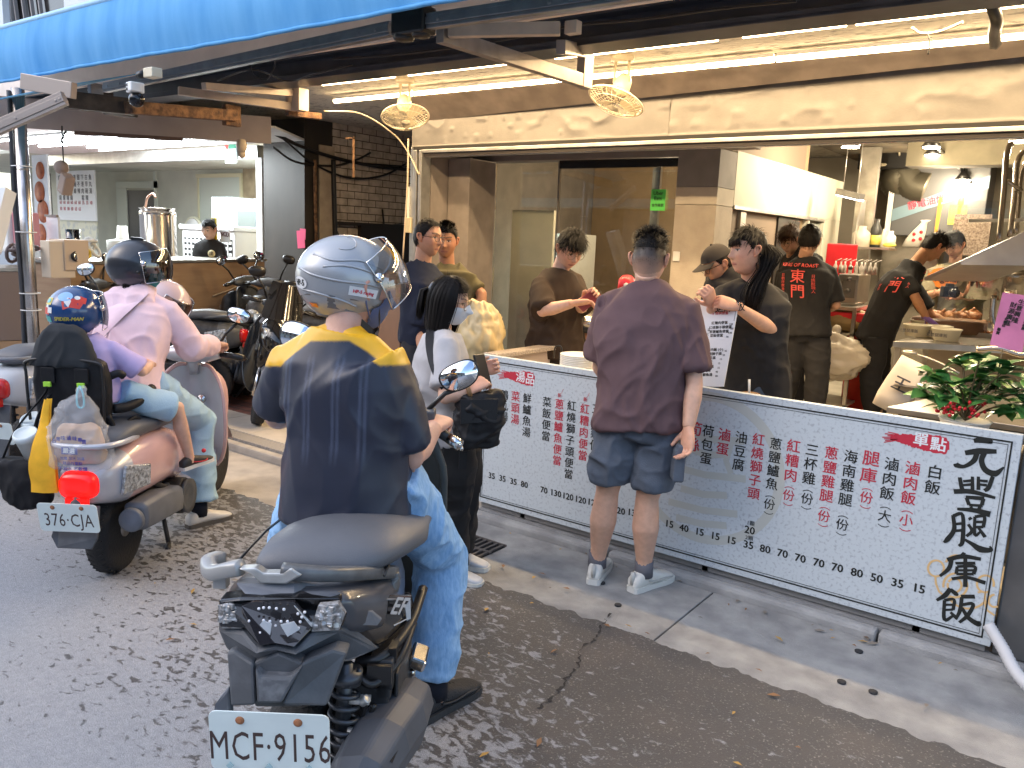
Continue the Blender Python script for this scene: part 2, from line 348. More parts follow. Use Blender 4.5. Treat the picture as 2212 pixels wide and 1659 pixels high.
k=MB();k.bb((-5.2,5.575,2.375),(3.6,5.60,2.403));k.bb((-5.2,5.62,2.34),(3.6,5.66,2.39));obj('rail',k,alu,t,.003)
k=MB();k.bb((-5.2,5.60,2.345),(3.6,5.618,2.403));obj('slot',k,brown_dk,t)
k=MB();k.slab([(-5.3,5.612,2.662),(3.6,5.612,ztop(3.6)),(3.6,5.33,2.862),(-5.3,5.33,2.862)],.012);k.bb((-5.4,5.30,2.835),(3.6,5.335,2.868));single('soffit_board',k,mat('soffit_brown',(.16,.13,.11),.6,var=.2),'dark brown sloped board between the fascia and the ceiling','board')
k=MB();k.bb((-5.3,5.64,2.42),(3.6,5.9,2.86));single('lintel_beam',k,concrete_dark,'dark concrete beam hidden behind the steel fascia','beam')
t=thing('shutter_post','grey aluminium shutter post beside the alley at the shop corner','post',(-5.27,5.6,0))
k=MB();k.bb((-5.345,5.60,.08),(-5.29,5.70,2.43));k.bb((-5.288,5.575,.08),(-5.25,5.70,2.40));k.bb((-5.222,5.575,.08),(-5.19,5.70,2.40));obj('channel',k,alu,t,.003)
k=MB();k.bb((-5.25,5.61,.08),(-5.222,5.70,2.39));obj('groove',k,brown_dk,t)
k=MB();c=aty(878,480,5.57);k.bb((-5.37,5.56,1.66),(-5.30,5.60,1.80));obj('switch_plate',k,mat('cream_plastic',(.62,.55,.38),.5),t,.005)
k=MB();k.bb((-5.352,5.57,1.80),(-5.347,5.60,2.08));obj('meter_strip',k,mat('white_plastic',(.75,.75,.73),.4),t)
grey_band=mat('grey_band',(.22,.20,.19),.8,var=.1,vs=5)
beige=mat('beige_plaster',(.46,.40,.33),.85,col2=(.40,.34,.28),vs=8,bump=.25,bs=90)
taupe=mat('taupe_plaster',(.25,.215,.19),.85,var=.12,vs=6)
k=MB();k.bb((-5.34,5.72,.08),(-5.20,14,2.86));single('side_wall',k,taupe,'plastered side wall of the shop running back along the alley','wall')
YG=6.3
k=MB();k.bb((-5.198,YG,.15),(-5.67+.47,YG+.1,2.44))
t=thing('front_pillar','beige plaster pillar with a grey painted band right of the glass front','pillar',(-2.83,YG,0))
k=MB();k.bb((-3.01,YG,.15),(-2.65,YG+.35,1.98));obj('shaft',k,beige,t,.004)
k=MB();k.bb((-3.01,YG,1.984),(-2.65,YG+.35,2.12));obj('pale_band',k,mat('pale_plaster',(.52,.46,.38),.85,var=.08),t)
k=MB();k.bb((-3.01,YG-.002,2.124),(-2.65,YG+.35,2.42));obj('head_band',k,grey_band,t)
k=MB();k.bb((-2.99,YG-.012,1.52),(-2.93,YG-.001,1.60));obj('switch',k,mat('white_plastic'),t,.003)
k=MB();k.bb((-5.19,YG,2.365),(-3.012,YG+.2,2.86));k.bb((-3.01,YG,2.424),(-2.4,YG+.2,2.86));single('lintel',k,grey_band,'grey painted lintel above the glass shop front','lintel',.003)
t=thing('entrance_pillar','taupe plaster pilaster at the left side of the glass front','pillar',(-5.0,6.2,0))
k=MB();k.bb((-5.19,5.95,.15),(-4.93,YG+.04,2.362));obj('shaft',k,taupe,t,.004)
def glass_mat(name,col=(1,1,1),rough=.0,alpha=.18,spec=.5):
 m=bpy.data.materials.new(name);m.use_nodes=True;n=m.node_tree.nodes;L=m.node_tree.links;o=n['Material Output']
 for q in list(n):
  if q.type=='BSDF_PRINCIPLED':n.remove(q)
 tr=n.new('ShaderNodeBsdfTransparent');tr.inputs[0].default_value=(*col,1);gl=n.new('ShaderNodeBsdfGlossy');gl.inputs['Roughness'].default_value=rough;gl.inputs[0].default_value=(.9,.9,.9,1)
 fr=n.new('ShaderNodeFresnel');fr.inputs[0].default_value=1.5;mx=n.new('ShaderNodeMixShader')
 ad=n.new('ShaderNodeMath');ad.operation='ADD';ad.use_clamp=True;L.new(fr.outputs[0],ad.inputs[0]);ad.inputs[1].default_value=alpha
 L.new(ad.outputs[0],mx.inputs[0]);L.new(tr.outputs[0],mx.inputs[1]);L.new(gl.outputs[0],mx.inputs[2]);L.new(mx.outputs[0],o.inputs[0]);return m
clear=glass_mat('clear_glass',(.93,.95,.93),0,.0)
t=thing('shop_front_glazing','two pane glass shop front with a black header above the door','glass door',(-4.1,YG,.15))
k=MB();k.bb((-4.93,YG+.05,.16),(-4.205,YG+.062,2.35));obj('fixed_pane',k,clear,t)
k=MB();k.bb((-4.20,YG+.065,.16),(-3.02,YG+.077,2.29));p=obj('door_pane',k,clear,t)
k=MB();k.beam((-3.2,YG+.03,.9),(-3.2,YG+.03,1.3),.025,.025);obj('handle',k,alu,p)
k=MB();k.bb((-4.21,YG+.05,2.292),(-3.013,YG+.1,2.362));obj('header',k,mat('black_gloss',(.015,.014,.013),.25),t)
k=MB();k.bb((-4.212,YG+.045,.16),(-4.203,YG+.064,2.35));k.bb((-3.28,YG+.09,.16),(-3.21,YG+.13,2.29));obj('frame',k,alu_dk,t)
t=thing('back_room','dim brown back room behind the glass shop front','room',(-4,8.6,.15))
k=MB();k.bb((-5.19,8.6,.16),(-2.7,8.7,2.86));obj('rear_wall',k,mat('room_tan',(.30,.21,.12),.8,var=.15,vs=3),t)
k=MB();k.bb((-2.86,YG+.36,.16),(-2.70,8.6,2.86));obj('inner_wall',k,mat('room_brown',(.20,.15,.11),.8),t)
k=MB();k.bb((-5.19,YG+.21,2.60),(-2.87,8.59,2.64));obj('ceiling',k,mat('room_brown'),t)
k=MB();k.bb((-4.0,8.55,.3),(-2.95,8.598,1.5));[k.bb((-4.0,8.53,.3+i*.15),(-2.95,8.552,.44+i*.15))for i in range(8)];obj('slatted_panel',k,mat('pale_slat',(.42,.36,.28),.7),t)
k=MB();k.bb((-4.92,6.62,.16),(-4.42,6.66,1.93));single('white_screen',k,mat('cream_board',(.62,.57,.45),.6,var=.06),'tall cream board standing behind the left glass pane','board',.004)
t=thing('display_fridge','lit glass door drinks fridge glowing behind the shop glass','fridge',(-4.2,7.2,.15))
x0,x1=aty(1152,600,7.2)[0],aty(1225,600,7.2)[0]
k=MB();k.bb((x0,7.2,.16),(x1,7.75,1.72));obj('cabinet',k,mat('white_plastic'),t,.01)
k=MB();k.bb((x0+.03,7.19,.3),(x1-.03,7.199,1.55));obj('lit_door',k,mat('fridge_glow',(.75,.9,.85),.4,emit=.9,ecol=(.72,.92,.85)),t)
k=MB();k.bb((x0-.05,7.185,1.58),(x1+.02,7.199,1.72));obj('sign_strip',k,mat('fridge_sign',(.8,.9,.82),.4,emit=.6,ecol=(.8,.95,.85)),t)
k=MB();[k.bb((x0+.03,7.183,.5+i*.25),(x1-.03,7.189,.515+i*.25))for i in range(5)];obj('shelf_rack',k,alu,t)
c=aty(1445,350,7.0);t=thing('ceiling_spot','small bright spot lamp behind the top of the glass door','lamp',tuple(c));k=MB();k.ball(c,.03,12);obj('bulb',k,mat('lit_spot',(1,.9,.7),.5,emit=12,ecol=(1,.85,.6)),t);k=MB();k.tube([c+UP*.02,A(c[0],c[1],2.6)],.012,8);obj('stem',k,mat('black_gloss'),t)
l=bpy.data.lights.new('room_light','POINT');l.energy=30;l.color=(1,.80,.52);l.shadow_soft_size=.05;o=bpy.data.objects.new('room_light',l);COL.objects.link(o);o.location=(0,0,-.06);o.parent=t
t=thing('green_sticker','square bright green delivery sticker on the shop glass','sticker',tuple(aty(1421,432,YG)))
c=aty(1421,432,YG+.045);w,h=.135,.175
k=MB();k.bb((c[0]-w/2,YG+.047,c[2]-h/2),(c[0]+w/2,YG+.049,c[2]+h/2));obj('sheet',k,mat('sticker_green',(.12,.72,.12),.5),t)
k=MB();X_,Z_=A(1,0,0),A(0,0,1)
for s,dz,sz in(('Uber',.055,.044),('Eats',.012,.044),('合作商家',-.045,.028)):text_mb(k,s,c+A(0,.001,dz),X_,Z_,sz,.001,.0006)
obj('lettering',k,mat('ink',(.01,.012,.01),.6),t)
# kitchen shell
XP=-2.65
white_wall=mat('white_partition',(.56,.53,.43),.7,var=.04,vs=3)
t=thing('partition_wall','cream white partition wall with a doorway and window along the kitchen','wall',(XP,8,.15))
YE=9.9
k=MB();k.bb((XP-.1,YG+.36,2.0),(XP,YE,2.44));obj('upper_band',k,white_wall,t)
ya,yb=atx(1885*1.-35,480,XP)[1]if False else 9.35,YE
k=MB();k.bb((XP-.1,9.3,.15),(XP,YE,1.998));obj('end_wall',k,white_wall,t)
k=MB();k.bb((XP-.04,YG+.36,1.97),(XP+.012,9.3,1.998));obj('door_rail',k,alu,t)
k=MB();k.bb((XP-.9,8.2,.15),(XP-.2,8.3,2.0));obj('inner_panel',k,mat('brown_panel',(.17,.13,.10),.7),t)
k=MB();k.bb((XP-.07,7.9,.15),(XP-.03,8.55,1.96));obj('dark_door',k,mat('door_black',(.018,.014,.012),.5),t)
k=MB();k.bb((XP-.06,8.75,.9),(XP-.03,9.25,1.94));w=obj('window',k,mat('window_grey',(.30,.32,.28),.2),t)
k=MB();k.bb((XP-.05,8.70,.88),(XP+.01,8.748,1.96));k.bb((XP-.05,9.252,.88),(XP+.01,9.298,1.96));k.bb((XP-.05,8.7,.84),(XP+.01,9.298,.879));obj('frame',k,white_wall,w)
k=MB();k.bb((XP-.05,6.9,.15),(XP-.02,7.02,1.96));obj('glass_strip',k,alu,t)
back_c=mat('kitchen_wall',(.30,.265,.21),.75,var=.1,vs=2)
k=MB();k.bb((-5,11.2,.1),(4,11.3,2.86));single('kitchen_wall',k,back_c,'grey beige rear wall of the open kitchen','wall')
k=MB();k.bb((1.9,5.7,.1),(2.0,11.19,2.86));single('kitchen_side_wall',k,back_c,'grey beige right hand wall of the open kitchen','wall')
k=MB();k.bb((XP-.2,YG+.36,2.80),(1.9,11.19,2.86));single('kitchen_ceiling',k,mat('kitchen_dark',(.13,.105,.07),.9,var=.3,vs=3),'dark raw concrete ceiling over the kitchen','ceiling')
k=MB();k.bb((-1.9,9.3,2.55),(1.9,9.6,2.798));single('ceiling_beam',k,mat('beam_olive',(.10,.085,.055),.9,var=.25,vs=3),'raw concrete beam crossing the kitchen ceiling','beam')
p0,p1=aty(1868,380,9.0),aty(1893,380,9.0)
k=MB();k.bb((-2.45,9.7,1.0),(-2.25,9.78,2.796));single('steel_column',k,mat('steel_soft',(.42,.39,.34),.35,.8,var=.2),'shiny steel clad column at the end of the white partition','column')
t=thing('opposite_building','brown building across the street mirrored in the glass and scooter mirrors','building',(-4,-9,0))
k=MB();k.bb((-30,-9.4,0),(18,-9,6.5));obj('wall',k,mat('far_brown',(.20,.14,.10),.85,var=.2,vs=1.2),t)
for i in range(9):k=MB();x=-27+i*5;k.bb((x,-9.0,3.6),(x+2.2,-8.95,5.4));obj('window',k,mat('dark_window'),t)
for i in range(6):k=MB();x=-27+i*7.5;k.bb((x,-9.0,.2),(x+5.2,-8.94,2.6));obj('shutter',k,mat('far_shutter',(.38,.36,.34),.6,.2),t)
k=MB();k.slab([(-28,-9,2.9),(14,-9,2.9),(14,-7.8,2.6),(-28,-7.8,2.6)],.05);obj('canopy',k,mat('far_teal',(.20,.42,.40),.7),t)
for j,P in enumerate((((1318,1325),(1305,1352),(1282,1380),(1258,1402),(1250,1436),(1222,1470),(1205,1502),(1160,1530)),)):
 k=MB();P=[p+CR*random.gauss(0,.006)for p in catmull([atz(x+random.uniform(-5,5),y,.0142)for x,y in P],9)];V=[]
 for p in P:w_=random.uniform(.0005,.008);V+=[p-CR*w_+CV*random.uniform(-.006,.006),p+CR*w_]
 k.add(V,[(2*i,2*i+1,2*i+3,2*i+2)for i in range(len(P)-1)],False);structure('road_crack',k,mat('crack_dark',(.032,.031,.031),.95))
# awning, arms, brackets, beams, lamps, fans
blue=mat('blue_canvas',(.13,.40,.72),.8,col2=(.055,.28,.60),vs=2.6,bump=.25,bs=260,stretch=(3,3,.4),detail=8,thr=(.25,.75))
def sheet(x0,x1,nx,nz,fn):
 V=[fn(x0+(x1-x0)*i/(nx-1),j/(nz-1))for j in range(nz)for i in range(nx)]
 return V,[(r*nx+c,r*nx+c+1,(r+1)*nx+c+1,(r+1)*nx+c)for r in range(nz-1)for c in range(nx-1)]
YA=2.70
za=aty(400,105,YA)[2]
t=thing('blue_awning','bright blue canvas retractable awning hanging over the street side','awning',(-4,YA,2.6))
def val(x,v):
 zb=2.60;zt=zb+.36;return(x,YA-.005*math.sin(x*9+.6*math.sin(x*3.1))*(1-v)-.004*math.sin(x*23+2)*(1-v)-.03*math.sin(v*3.1),zb+(zt-zb)*v+.003*math.sin(x*2.1)*(1-v))
V,F=sheet(-13,-.9,260,9,val);k=MB();k.add(V,F,True);k.add(A(V)+A(0,.004,0),F,True);k.tube([A(val(x,0))+A(0,0,.006)for x in np.linspace(-13,-.9,160)],.011,8);obj('valance',k,blue,t)
k=MB();k.tube([(x,YA+.012,2.965)for x in(-13,-.9)],.022,10);obj('front_tube',k,mat('pale_blue_edge',(.35,.58,.78),.5),t)
V,F=sheet(-13,-.9,120,6,lambda x,v:(x,YA+.02+v*.2,2.975+.05*v-.02*math.sin(v*3.14)+.006*math.sin(x*5)*(1-v)));k=MB();k.add(V,F,True);k.add(A(V)+A(0,0,-.004),F,True);obj('canvas',k,blue,t)
black_pl=mat('black_plastic',(.014,.013,.013),.35)
def arm(p,q,h=.066,w=.05):
 k=MB();p=A(p);q=A(q);d,sd,u=frame(q-p);R=np.stack([d,sd,u],1);L_=np.linalg.norm(q-p);c=(p+q)/2
 k.box(c,(L_,w,h*.5),R);k.box(c+u*h*.38,(L_,w*.8,h*.25),R);k.box(c-u*h*.38,(L_,w*.8,h*.25),R)
 for e in(.03,.09,.5,.93,.97):
  b=p+d*L_*e-sd*(w/2);s_=-1
  k.cyl(b+sd*.001,b-sd*.004,.009,10);b2=p+d*L_*e+sd*(w/2);k.cyl(b2-sd*.001,b2+sd*.004,.009,10)
 return k
alu_arm=mat('alu_arm',(.30,.295,.30),.38,.7,var=.1,vs=12)
obj('folding_arm',arm(atz(228,190,2.62),atz(846,62,2.62)),alu_arm,t,.004)
obj('folding_arm',arm(atz(905,50,2.60),atz(1560,-45,2.60)),alu_arm,t,.004)
k=MB();c=atz(893,48,2.61);k.box(c,(.20,.10,.12),np.stack([A(1,0,0),A(0,1,0),UP],1));k.cyl(c+A(-.06,0,-.075),c+A(-.06,0,.075),.05,16);k.cyl(c+A(.05,0,-.072),c+A(.05,0,.08),.045,16);obj('elbow',k,black_pl,t,.012)
k=MB();c=atz(207,205,2.62);k.box(c,(.05,.10,.17));[k.box(c+A(-.028,0,dz),(.012,.10,.012))for dz in(-.06,-.03,0,.03,.06)];obj('arm_end',k,alu_arm,t,.004)
k=MB();c=atz(175,210,2.64);k.box(c+A(0,.12,0),(.22,.2,.16));k.box(c+A(.05,.3,-.05),(.12,.25,.12));obj('pivot_block',k,mat('rust_black',(.035,.026,.022),.6,var=.4,vs=20),t,.012)
t=thing('second_awning','pale blue awning edge with an aluminium arm at the far left','awning',(-7.5,3.4,2.5))
p,q=at(-40,222,5.4),at(138,186,5.2)
k=MB();k.slab([p,q,q+A(0,.5,.16),p+A(0,.5,.16)],.006);obj('canvas',k,mat('light_blue_canvas',(.16,.45,.72),.7),t)
obj('folding_arm',arm(at(-60,300,5.2),at(140,212,5.1),.085),mat('tan_arm',(.42,.36,.32),.45,.4),t,.004)
k=MB();k.beam(at(50,176,5.3),at(160,196,5.2),.05,.1);obj('bracket',k,mat('tan_arm'),t,.004)
tan=mat('cream_steel',(.52,.42,.33),.55,var=.12,vs=9)
t=thing('awning_bracket','triangular grey box steel bracket left of the ceiling fan','bracket',tuple(atz(1255,190,2.62)))
far=aty(1258,182,4.5);near=atz(950,75,2.62);topf=A(far[0],far[1],2.86)
stl=mat('grey_box_steel',(.30,.26,.23),.5,.3,var=.15,vs=8)
k=MB();k.beam(near,far+A(0,.02,.02),.05,.075);obj('lower_chord',k,stl,t,.003)
k=MB();k.beam(near+A(.35,.55,.02),topf+A(0,.02,-.05),.05,.07);obj('upper_chord',k,stl,t,.003)
k=MB();k.beam(far+A(0,.02,-.02),topf+A(0,.02,.06),.06,.10,A(0,1,0));obj('post',k,stl,t,.003)
k=MB();k.beam(near+A(.03,.03,.02),atz(1210,62,2.66),.05,.06);k.box(atz(1238,60,2.67),(.07,.05,.06));obj('cross_bar',k,tan,t,.003)
t=thing('awning_bracket','cream box steel bracket above the rusty beam on the left','bracket',tuple(atz(655,220,2.62)))
far=aty(640,232,4.45);near=atz(385,196,2.64)
k=MB();k.beam(near,far,.05,.06);obj('lower_chord',k,tan,t,.003)
u2=aty(640,202,4.45);k=MB();k.beam(aty(440,186,3.55),u2,.05,.05);obj('upper_chord',k,tan,t,.003)
k=MB();k.box((far+u2)/2+A(.05,0,0),(.09,.10,.17));k.box((far+u2)/2+A(-.06,-.02,0),(.03,.06,.14));obj('end_plate',k,tan,t,.003)
steelblue=mat('blue_grey_steel',(.060,.068,.085),.45,.3,var=.2,vs=5)
t=thing('steel_beam','dark blue grey rolled steel beam along the arcade edge','beam',(-3,4.1,2.8))
k=MB();k.bb((-13,4.16,2.745),(4,4.18,2.90));k.bb((-13,4.06,2.73),(4,4.28,2.748));k.bb((-13,4.06,2.885),(4,4.28,2.902));k.bb((-13,4.06,2.74),(4,4.072,2.77));k.bb((-13,4.268,2.74),(4,4.28,2.79));obj('flange',k,steelblue,t,.002)
k=MB();k.bb((-13,4.29,2.845),(4,4.44,2.869));single('ceiling_edge_board',k,mat('soffit_brown'),'dark brown edge board in front of the upper light row','board')
k=MB();rib=[]
for i in range(60):x=-8+i*.2;k.bb((x,2.85,2.985),(x+.185,4.06,3.0));k.bb((x+.185,2.85,2.978),(x+.2,4.06,3.006))
_r=mat('white_ribbed',(.78,.72,.64),.6,var=.05);_r.node_tree.nodes['Principled BSDF'].inputs['Transmission Weight'].default_value=.35;_r.node_tree.nodes['Principled BSDF'].inputs['Roughness'].default_value=.9
single('awning_roof',k,_r,'white ribbed roof panels between the awning and the steel beam','roof panel')
k=MB();k.bb((-13,3.52,2.74),(4,3.55,2.98));single('fascia_board',k,mat('pinkish_board',(.80,.68,.58),.7,var=.1,vs=3),'pale brown flat board under the ribbed roof panels','board')
t=thing('rusty_beam','short heavily rusted steel beam above the left shop','beam',tuple(at(390,245,6)))
rust=mat('rust',(.26,.14,.07),.9,col2=(.08,.045,.03),vs=22,bump=.6,bs=80)
k=MB();k.beam(at(275,232,5.6),at(505,250,6.4),.10,.085);p=at(500,250,6.4);k.box(p,(.06,.14,.16));obj('beam',k,rust,t,.008)
k=MB();k.beam(at(140,215,5.4),at(290,232,5.7),.09,.11);obj('bracket',k,mat('rust_black'),t,.005)
k=MB();k.beam(at(620,243,6.6),at(692,252,6.8),.06,.05);single('rusty_stub',k,rust,'small rusty steel stub beside the cream bracket','beam',.004)
def led(name,p,q,label,group,col,e,power,r=.019,size=None):
 t=thing(name,label,'light',tuple((A(p)+A(q))/2),group)
 k=MB();k.tube([p,q],r,10);obj('lit_tube',k,mat('lit_'+group.split()[0],(1,.9,.7),.5,emit=e,ecol=col),t)
 k=MB();k.bb(A(p)+A(0,-.018,r*.6),A(q)+A(0,.018,r*.6+.02));obj('batten',k,mat('white_plastic'),t)
 if power:
  l=bpy.data.lights.new('tube_light','AREA');l.shape='RECTANGLE';l.size=float(np.linalg.norm(A(q)-A(p)));l.size_y=.05;l.energy=power;l.color=col
  o=bpy.data.objects.new('tube_light',l);COL.objects.link(o);o.location=Vector(list((A(p)+A(q))/2+A(0,0,-r-.01)-A(t.location)));o.parent=t
 return t
WARM=(1,.72,.40)
segs=[(-5.95,-4.98),(-4.96,-3.38),(-3.3,-1.9),(-1.88,-.45),(-.43,1.0)]
for i,(a_,b_)in enumerate(segs):led('tube_light',(a_,5.22,2.815),(b_,5.22,2.815),['short warm tube light nearest the alley in the rear row','warm tube light above the left ceiling fan in the rear row','warm tube light beside the right ceiling fan in the rear row','long warm tube light over the kitchen in the rear row','warm tube light at the far right end of the rear row'][i],'warm tube lights under the arcade ceiling',WARM,9,6.5*(b_-a_)/1.4)
segs=[(-5.35,-4.55),(-4.4,-3.3),(-3.1,-2.0),(-1.85,-1.3),(-1.25,.3)]
for i,(a_,b_)in enumerate(segs):led('tube_light',(a_,4.57,2.815),(b_,4.57,2.815),['short warm tube light at the left end of the front row','warm tube light behind the triangular bracket in the front row','warm tube light right of the bracket post in the front row','short warm tube light with hanging cables in the front row','warm tube light at the right end of the front row'][i],'warm tube lights under the arcade ceiling',WARM,9,15*(b_-a_)/1.4)
cream=mat('fan_cream',(.66,.58,.42),.45)
def fan(base,face,label,R=.185):
 base=A(base);t=thing('ceiling_fan',label,'fan',tuple(base),'caged ceiling fans')
 k=MB();k.cyl(base,base-UP*.035,.075,20);obj('mount',k,cream,t)
 c=base+A(0,0,-.21);k=MB();k.tube([base+A(.05,0,-.03),base+A(.055,0,-.17)],.010,8);obj('yoke_arm',k,cream,t);k=MB();k.tube([base+A(-.05,0,-.03),base+A(-.055,0,-.17)],.010,8);obj('yoke_arm',k,cream,t)
 f=nrm(face);k=MB();k.lathe([(.0,-.10),(.035,-.095),(.055,-.06),(.06,0),(.045,.03),(.0,.035)],c,f,18);obj('motor',k,cream,t)
 ce=c+f*.09;k=MB()
 for s_ in(0,):k.ring(ce,f,R,.006,40,6)
 d,a_,b_=frame(f)
 for j in range(28):
  th=j*2*math.pi/28;e=math.cos(th)*a_+math.sin(th)*b_
  k.tube([ce+f*.055+e*.03,ce+f*.045+e*R*.6,ce+e*R],.0016,4);k.tube([ce-f*.05+e*.05,ce-f*.045+e*R*.6,ce+e*R],.0016,4)
 k.ring(ce+f*.05,f,R*.45,.002,30,4);k.ring(ce-f*.047,f,R*.6,.002,30,4);k.ring(ce+f*.035,f,R*.8,.002,30,4);k.lathe([(0,.062),(.035,.058),(.037,.05),(0,.045)],ce,f,16);obj('cage',k,cream,t)
 k=MB()
 for j in range(3):
  th=j*2.094;e=math.cos(th)*a_+math.sin(th)*b_;e2=np.cross(f,e)
  k.add([ce+e*.03-e2*.02+f*.012,ce+e*R*.85-e2*.06+f*.02,ce+e*R*.9+e2*.05-f*.02,ce+e*.03+e2*.02-f*.012],[(0,1,2,3)])
 obj('blades',k,mat('fan_blade',(.60,.52,.36),.4),t)
fan(aty(875,178,4.95)*A(1,1,0)+A(0,0,2.87),(.35,-.25,-1),'caged ceiling fan hanging by the shutter post',.19)
fan(aty(1345,128,4.95)*A(1,1,0)+A(0,0,2.87),(-.15,-.4,-1),'caged ceiling fan hanging above the mauve shirted customer',.19)
wire=mat('black_wire',(.012,.011,.011),.5);wire_w=mat('cream_wire',(.55,.45,.33),.5)
def cable(pts,r,label,m=wire,cat='cable',k=6,group=None):b=MB();b.tube(catmull(pts,k),r,6);return single('cable',b,m,label,cat,0,group)
cable([aty(700,240,4.4),aty(780,246,4.9),aty(850,290,5.4),aty(882,330,5.55),aty(905,378,5.57)],.007,'cream cable running from the ceiling to the shutter post',wire_w)
cable([aty(882,300,5.5),aty(880,400,5.5),aty(870,560,5.5)],.008,'cream cable dropping straight down beside the shutter post',wire_w)
cable([atz(0+720,128,2.72)]+[atz(x,y,2.72)for x,y in((850,118),(1000,100),(1130,78),(1240,55),(1400,40),(1560,18),(1720,2))],.007,'black cable clipped along the pale board above the steel beam')
cable([atz(470,175,2.7),atz(545,150,2.7),atz(620,175,2.7),atz(680,160,2.7),atz(760,140,2.72)],.006,'black drooping cable over the cream bracket')
cable([atz(540,140,2.66),atz(548,162,2.60),atz(575,172,2.58),atz(590,150,2.62),atz(595,130,2.7)],.004,'thin black wire loop hanging behind the folding arm')
cable([aty(1970,60,4.57),aty(1990,72,4.6),aty(2030,68,4.6),aty(2080,48,4.57)],.006,'cream power lead linking two front row tube lights',wire_w)
cable([aty(2003,70,4.6),aty(2008,90,4.6),aty(2005,118,4.6)],.004,'short rusty wire dangling under the front row lights')
k=MB();p=aty(2150,-20,4.5);k.tube(catmull([aty(2135,-10,4.4),aty(2152,40,4.5),aty(2148,70,4.7),aty(2150,100,4.9)]),[.03]*18+[.006],6);single('black_strap',k,black_pl,'twisted black plastic strip dangling at the top right','strap')
t=thing('security_camera','white dome security camera hanging under the aluminium arm','security camera',tuple(at(290,190,4.4)))
c=at(292,190,4.4);k=MB();k.box(c,(.07,.07,.055));k.box(c+A(.03,-.02,0),(.04,.06,.05));obj('body',k,mat('white_plastic'),t,.006)
k=MB();k.ball(c+A(.01,0,-.06),.042,14);obj('dome',k,mat('dome_black',(.01,.01,.012),.1),t)
k=MB();b=c+A(-.006,-.036,.0);[k.box(b+A(dx,0,dz),(.014,.004,.014))for dx in(-.012,.01)for dz in(-.01,.012)];obj('lens_panel',k,black_pl,t)
k=MB();c=at(330,158,4.3);k.box(c,(.09,.06,.05));t=thing('floodlight','small cream spotlight tucked above the aluminium arm','spotlight',tuple(c));obj('body',k,cream,t,.005);k=MB();k.cyl(c+A(-.05,-.02,-.005),c+A(-.09,-.03,-.01),.02,12);obj('lens',k,black_pl,t)
# left shop
t=thing('left_fascia','long taupe fascia panel over the front of the left shop','fascia',tuple(at(300,290,6.7)))
a_,b_=atz(-60,270,2.46),atz(586,311,2.46);dv=nrm((b_-a_)*A(1,1,0));nv=np.cross(dv,UP)
tau=mat('taupe_panel',(.36,.30,.27),.7,var=.1,vs=3)
k=MB();k.slab([a_,b_,b_+A(0,0,.25),a_+A(0,0,.27)],.03);obj('panel',k,tau,t)
k=MB();c=a_+(b_-a_)*.53;k.slab([c-dv*.28+nv*.012+A(0,0,.012),c+dv*.28+nv*.012+A(0,0,.012),c+dv*.28+nv*.012+A(0,0,.05),c-dv*.28+nv*.012+A(0,0,.05)],.01);obj('dark_strip',k,mat('strip_dark',(.03,.03,.035),.5),t)
k=MB();c2=a_+(b_-a_)*.5;k.slab([c2-dv*.45+nv*.012+A(0,0,-.03),c2+dv*.5+nv*.012+A(0,0,-.03),c2+dv*.5+nv*.012+A(0,0,.005),c2-dv*.45+nv*.012+A(0,0,.005)],.02);obj('brown_strip',k,mat('strip_brown',(.12,.07,.05),.6),t)
YL=6.1
white_c=mat('white_ceiling',(.72,.72,.70),.7,var=.05)
k=MB();k.slab([(-13.5,3.0,2.62),(-8.4,3.45,2.62),(-6.85,5.25,2.62),(-7.45,YL,2.62),(-13.5,YL,2.62)],.02);single('shop_ceiling',k,white_c,'bright white ceiling of the left shop under its fluorescent tubes','ceiling')
COOL=(.86,.95,1.0)
for i,(x0,y0,x1,y1,z,lb)in enumerate([(-8,312,150,306,2.58,'fluorescent tube nearest the steel pole of the left shop'),(60,328,305,316,2.56,'fluorescent tube behind the hanging flasher in the left shop'),(85,320,370,308,2.585,'middle fluorescent tube of the left shop ceiling'),(190,334,415,322,2.56,'longest fluorescent tube facing the alley in the left shop'),(215,325,470,318,2.585,'fluorescent tube next to the house number of the left shop')]):
 p,q=aty(x0,y0,4.6+.28*i),aty(x1,y1,4.6+.28*i);p[2]=q[2]=2.585;led('fluorescent_tube',p,q,lb,'white fluorescent tubes in the left shop',COOL,14,22,.014)
for i_ in range(2):led('fluorescent_tube',(-12.5+i_*2.2,7.6,2.66),(-10.6+i_*2.2,7.6,2.66),['inner fluorescent tube on the far side of the left shop','inner fluorescent tube by the fridges of the left shop'][i_],'white fluorescent tubes in the left shop',COOL,10,55,.014)  # unseen tubes added behind the shutter box to brighten the interior
t=thing('left_shop','left shop with pale interior walls, doorway and steel shutter box','shop',(-9,YL,.08))
k=MB();k.bb((-14,YL,2.46),(-8.30,YL+.12,2.605));obj('shutter_box',k,mat('shop_steel',(.50,.50,.48),.3,.8,var=.15),t)
k=MB();x=aty(560,450,YL)[0];k.bb((x-.055,YL,.08),(x+.05,YL+.12,2.455));obj('jamb',k,mat('jamb_white',(.72,.74,.74),.5),t)
cw=mat('shop_cream',(.60,.60,.50),.7,var=.06,vs=2)
YB=9.4
k=MB();k.bb((-22,YB,.08),(-8.2,YB+.1,2.9));obj('rear_wall',k,cw,t)
k=MB();k.bb((-8.22,YL+.13,.08),(-8.16,YB,2.9));obj('right_wall',k,mat('tan_ply',(.40,.32,.20),.8,var=.2,vs=4),t)
k=MB();k.bb((-22,YL+.13,2.70),(-8.23,YB,2.75));obj('inner_ceiling',k,cw,t)
x0,x1=aty(278,450,YB)[0],aty(337,450,YB)[0]
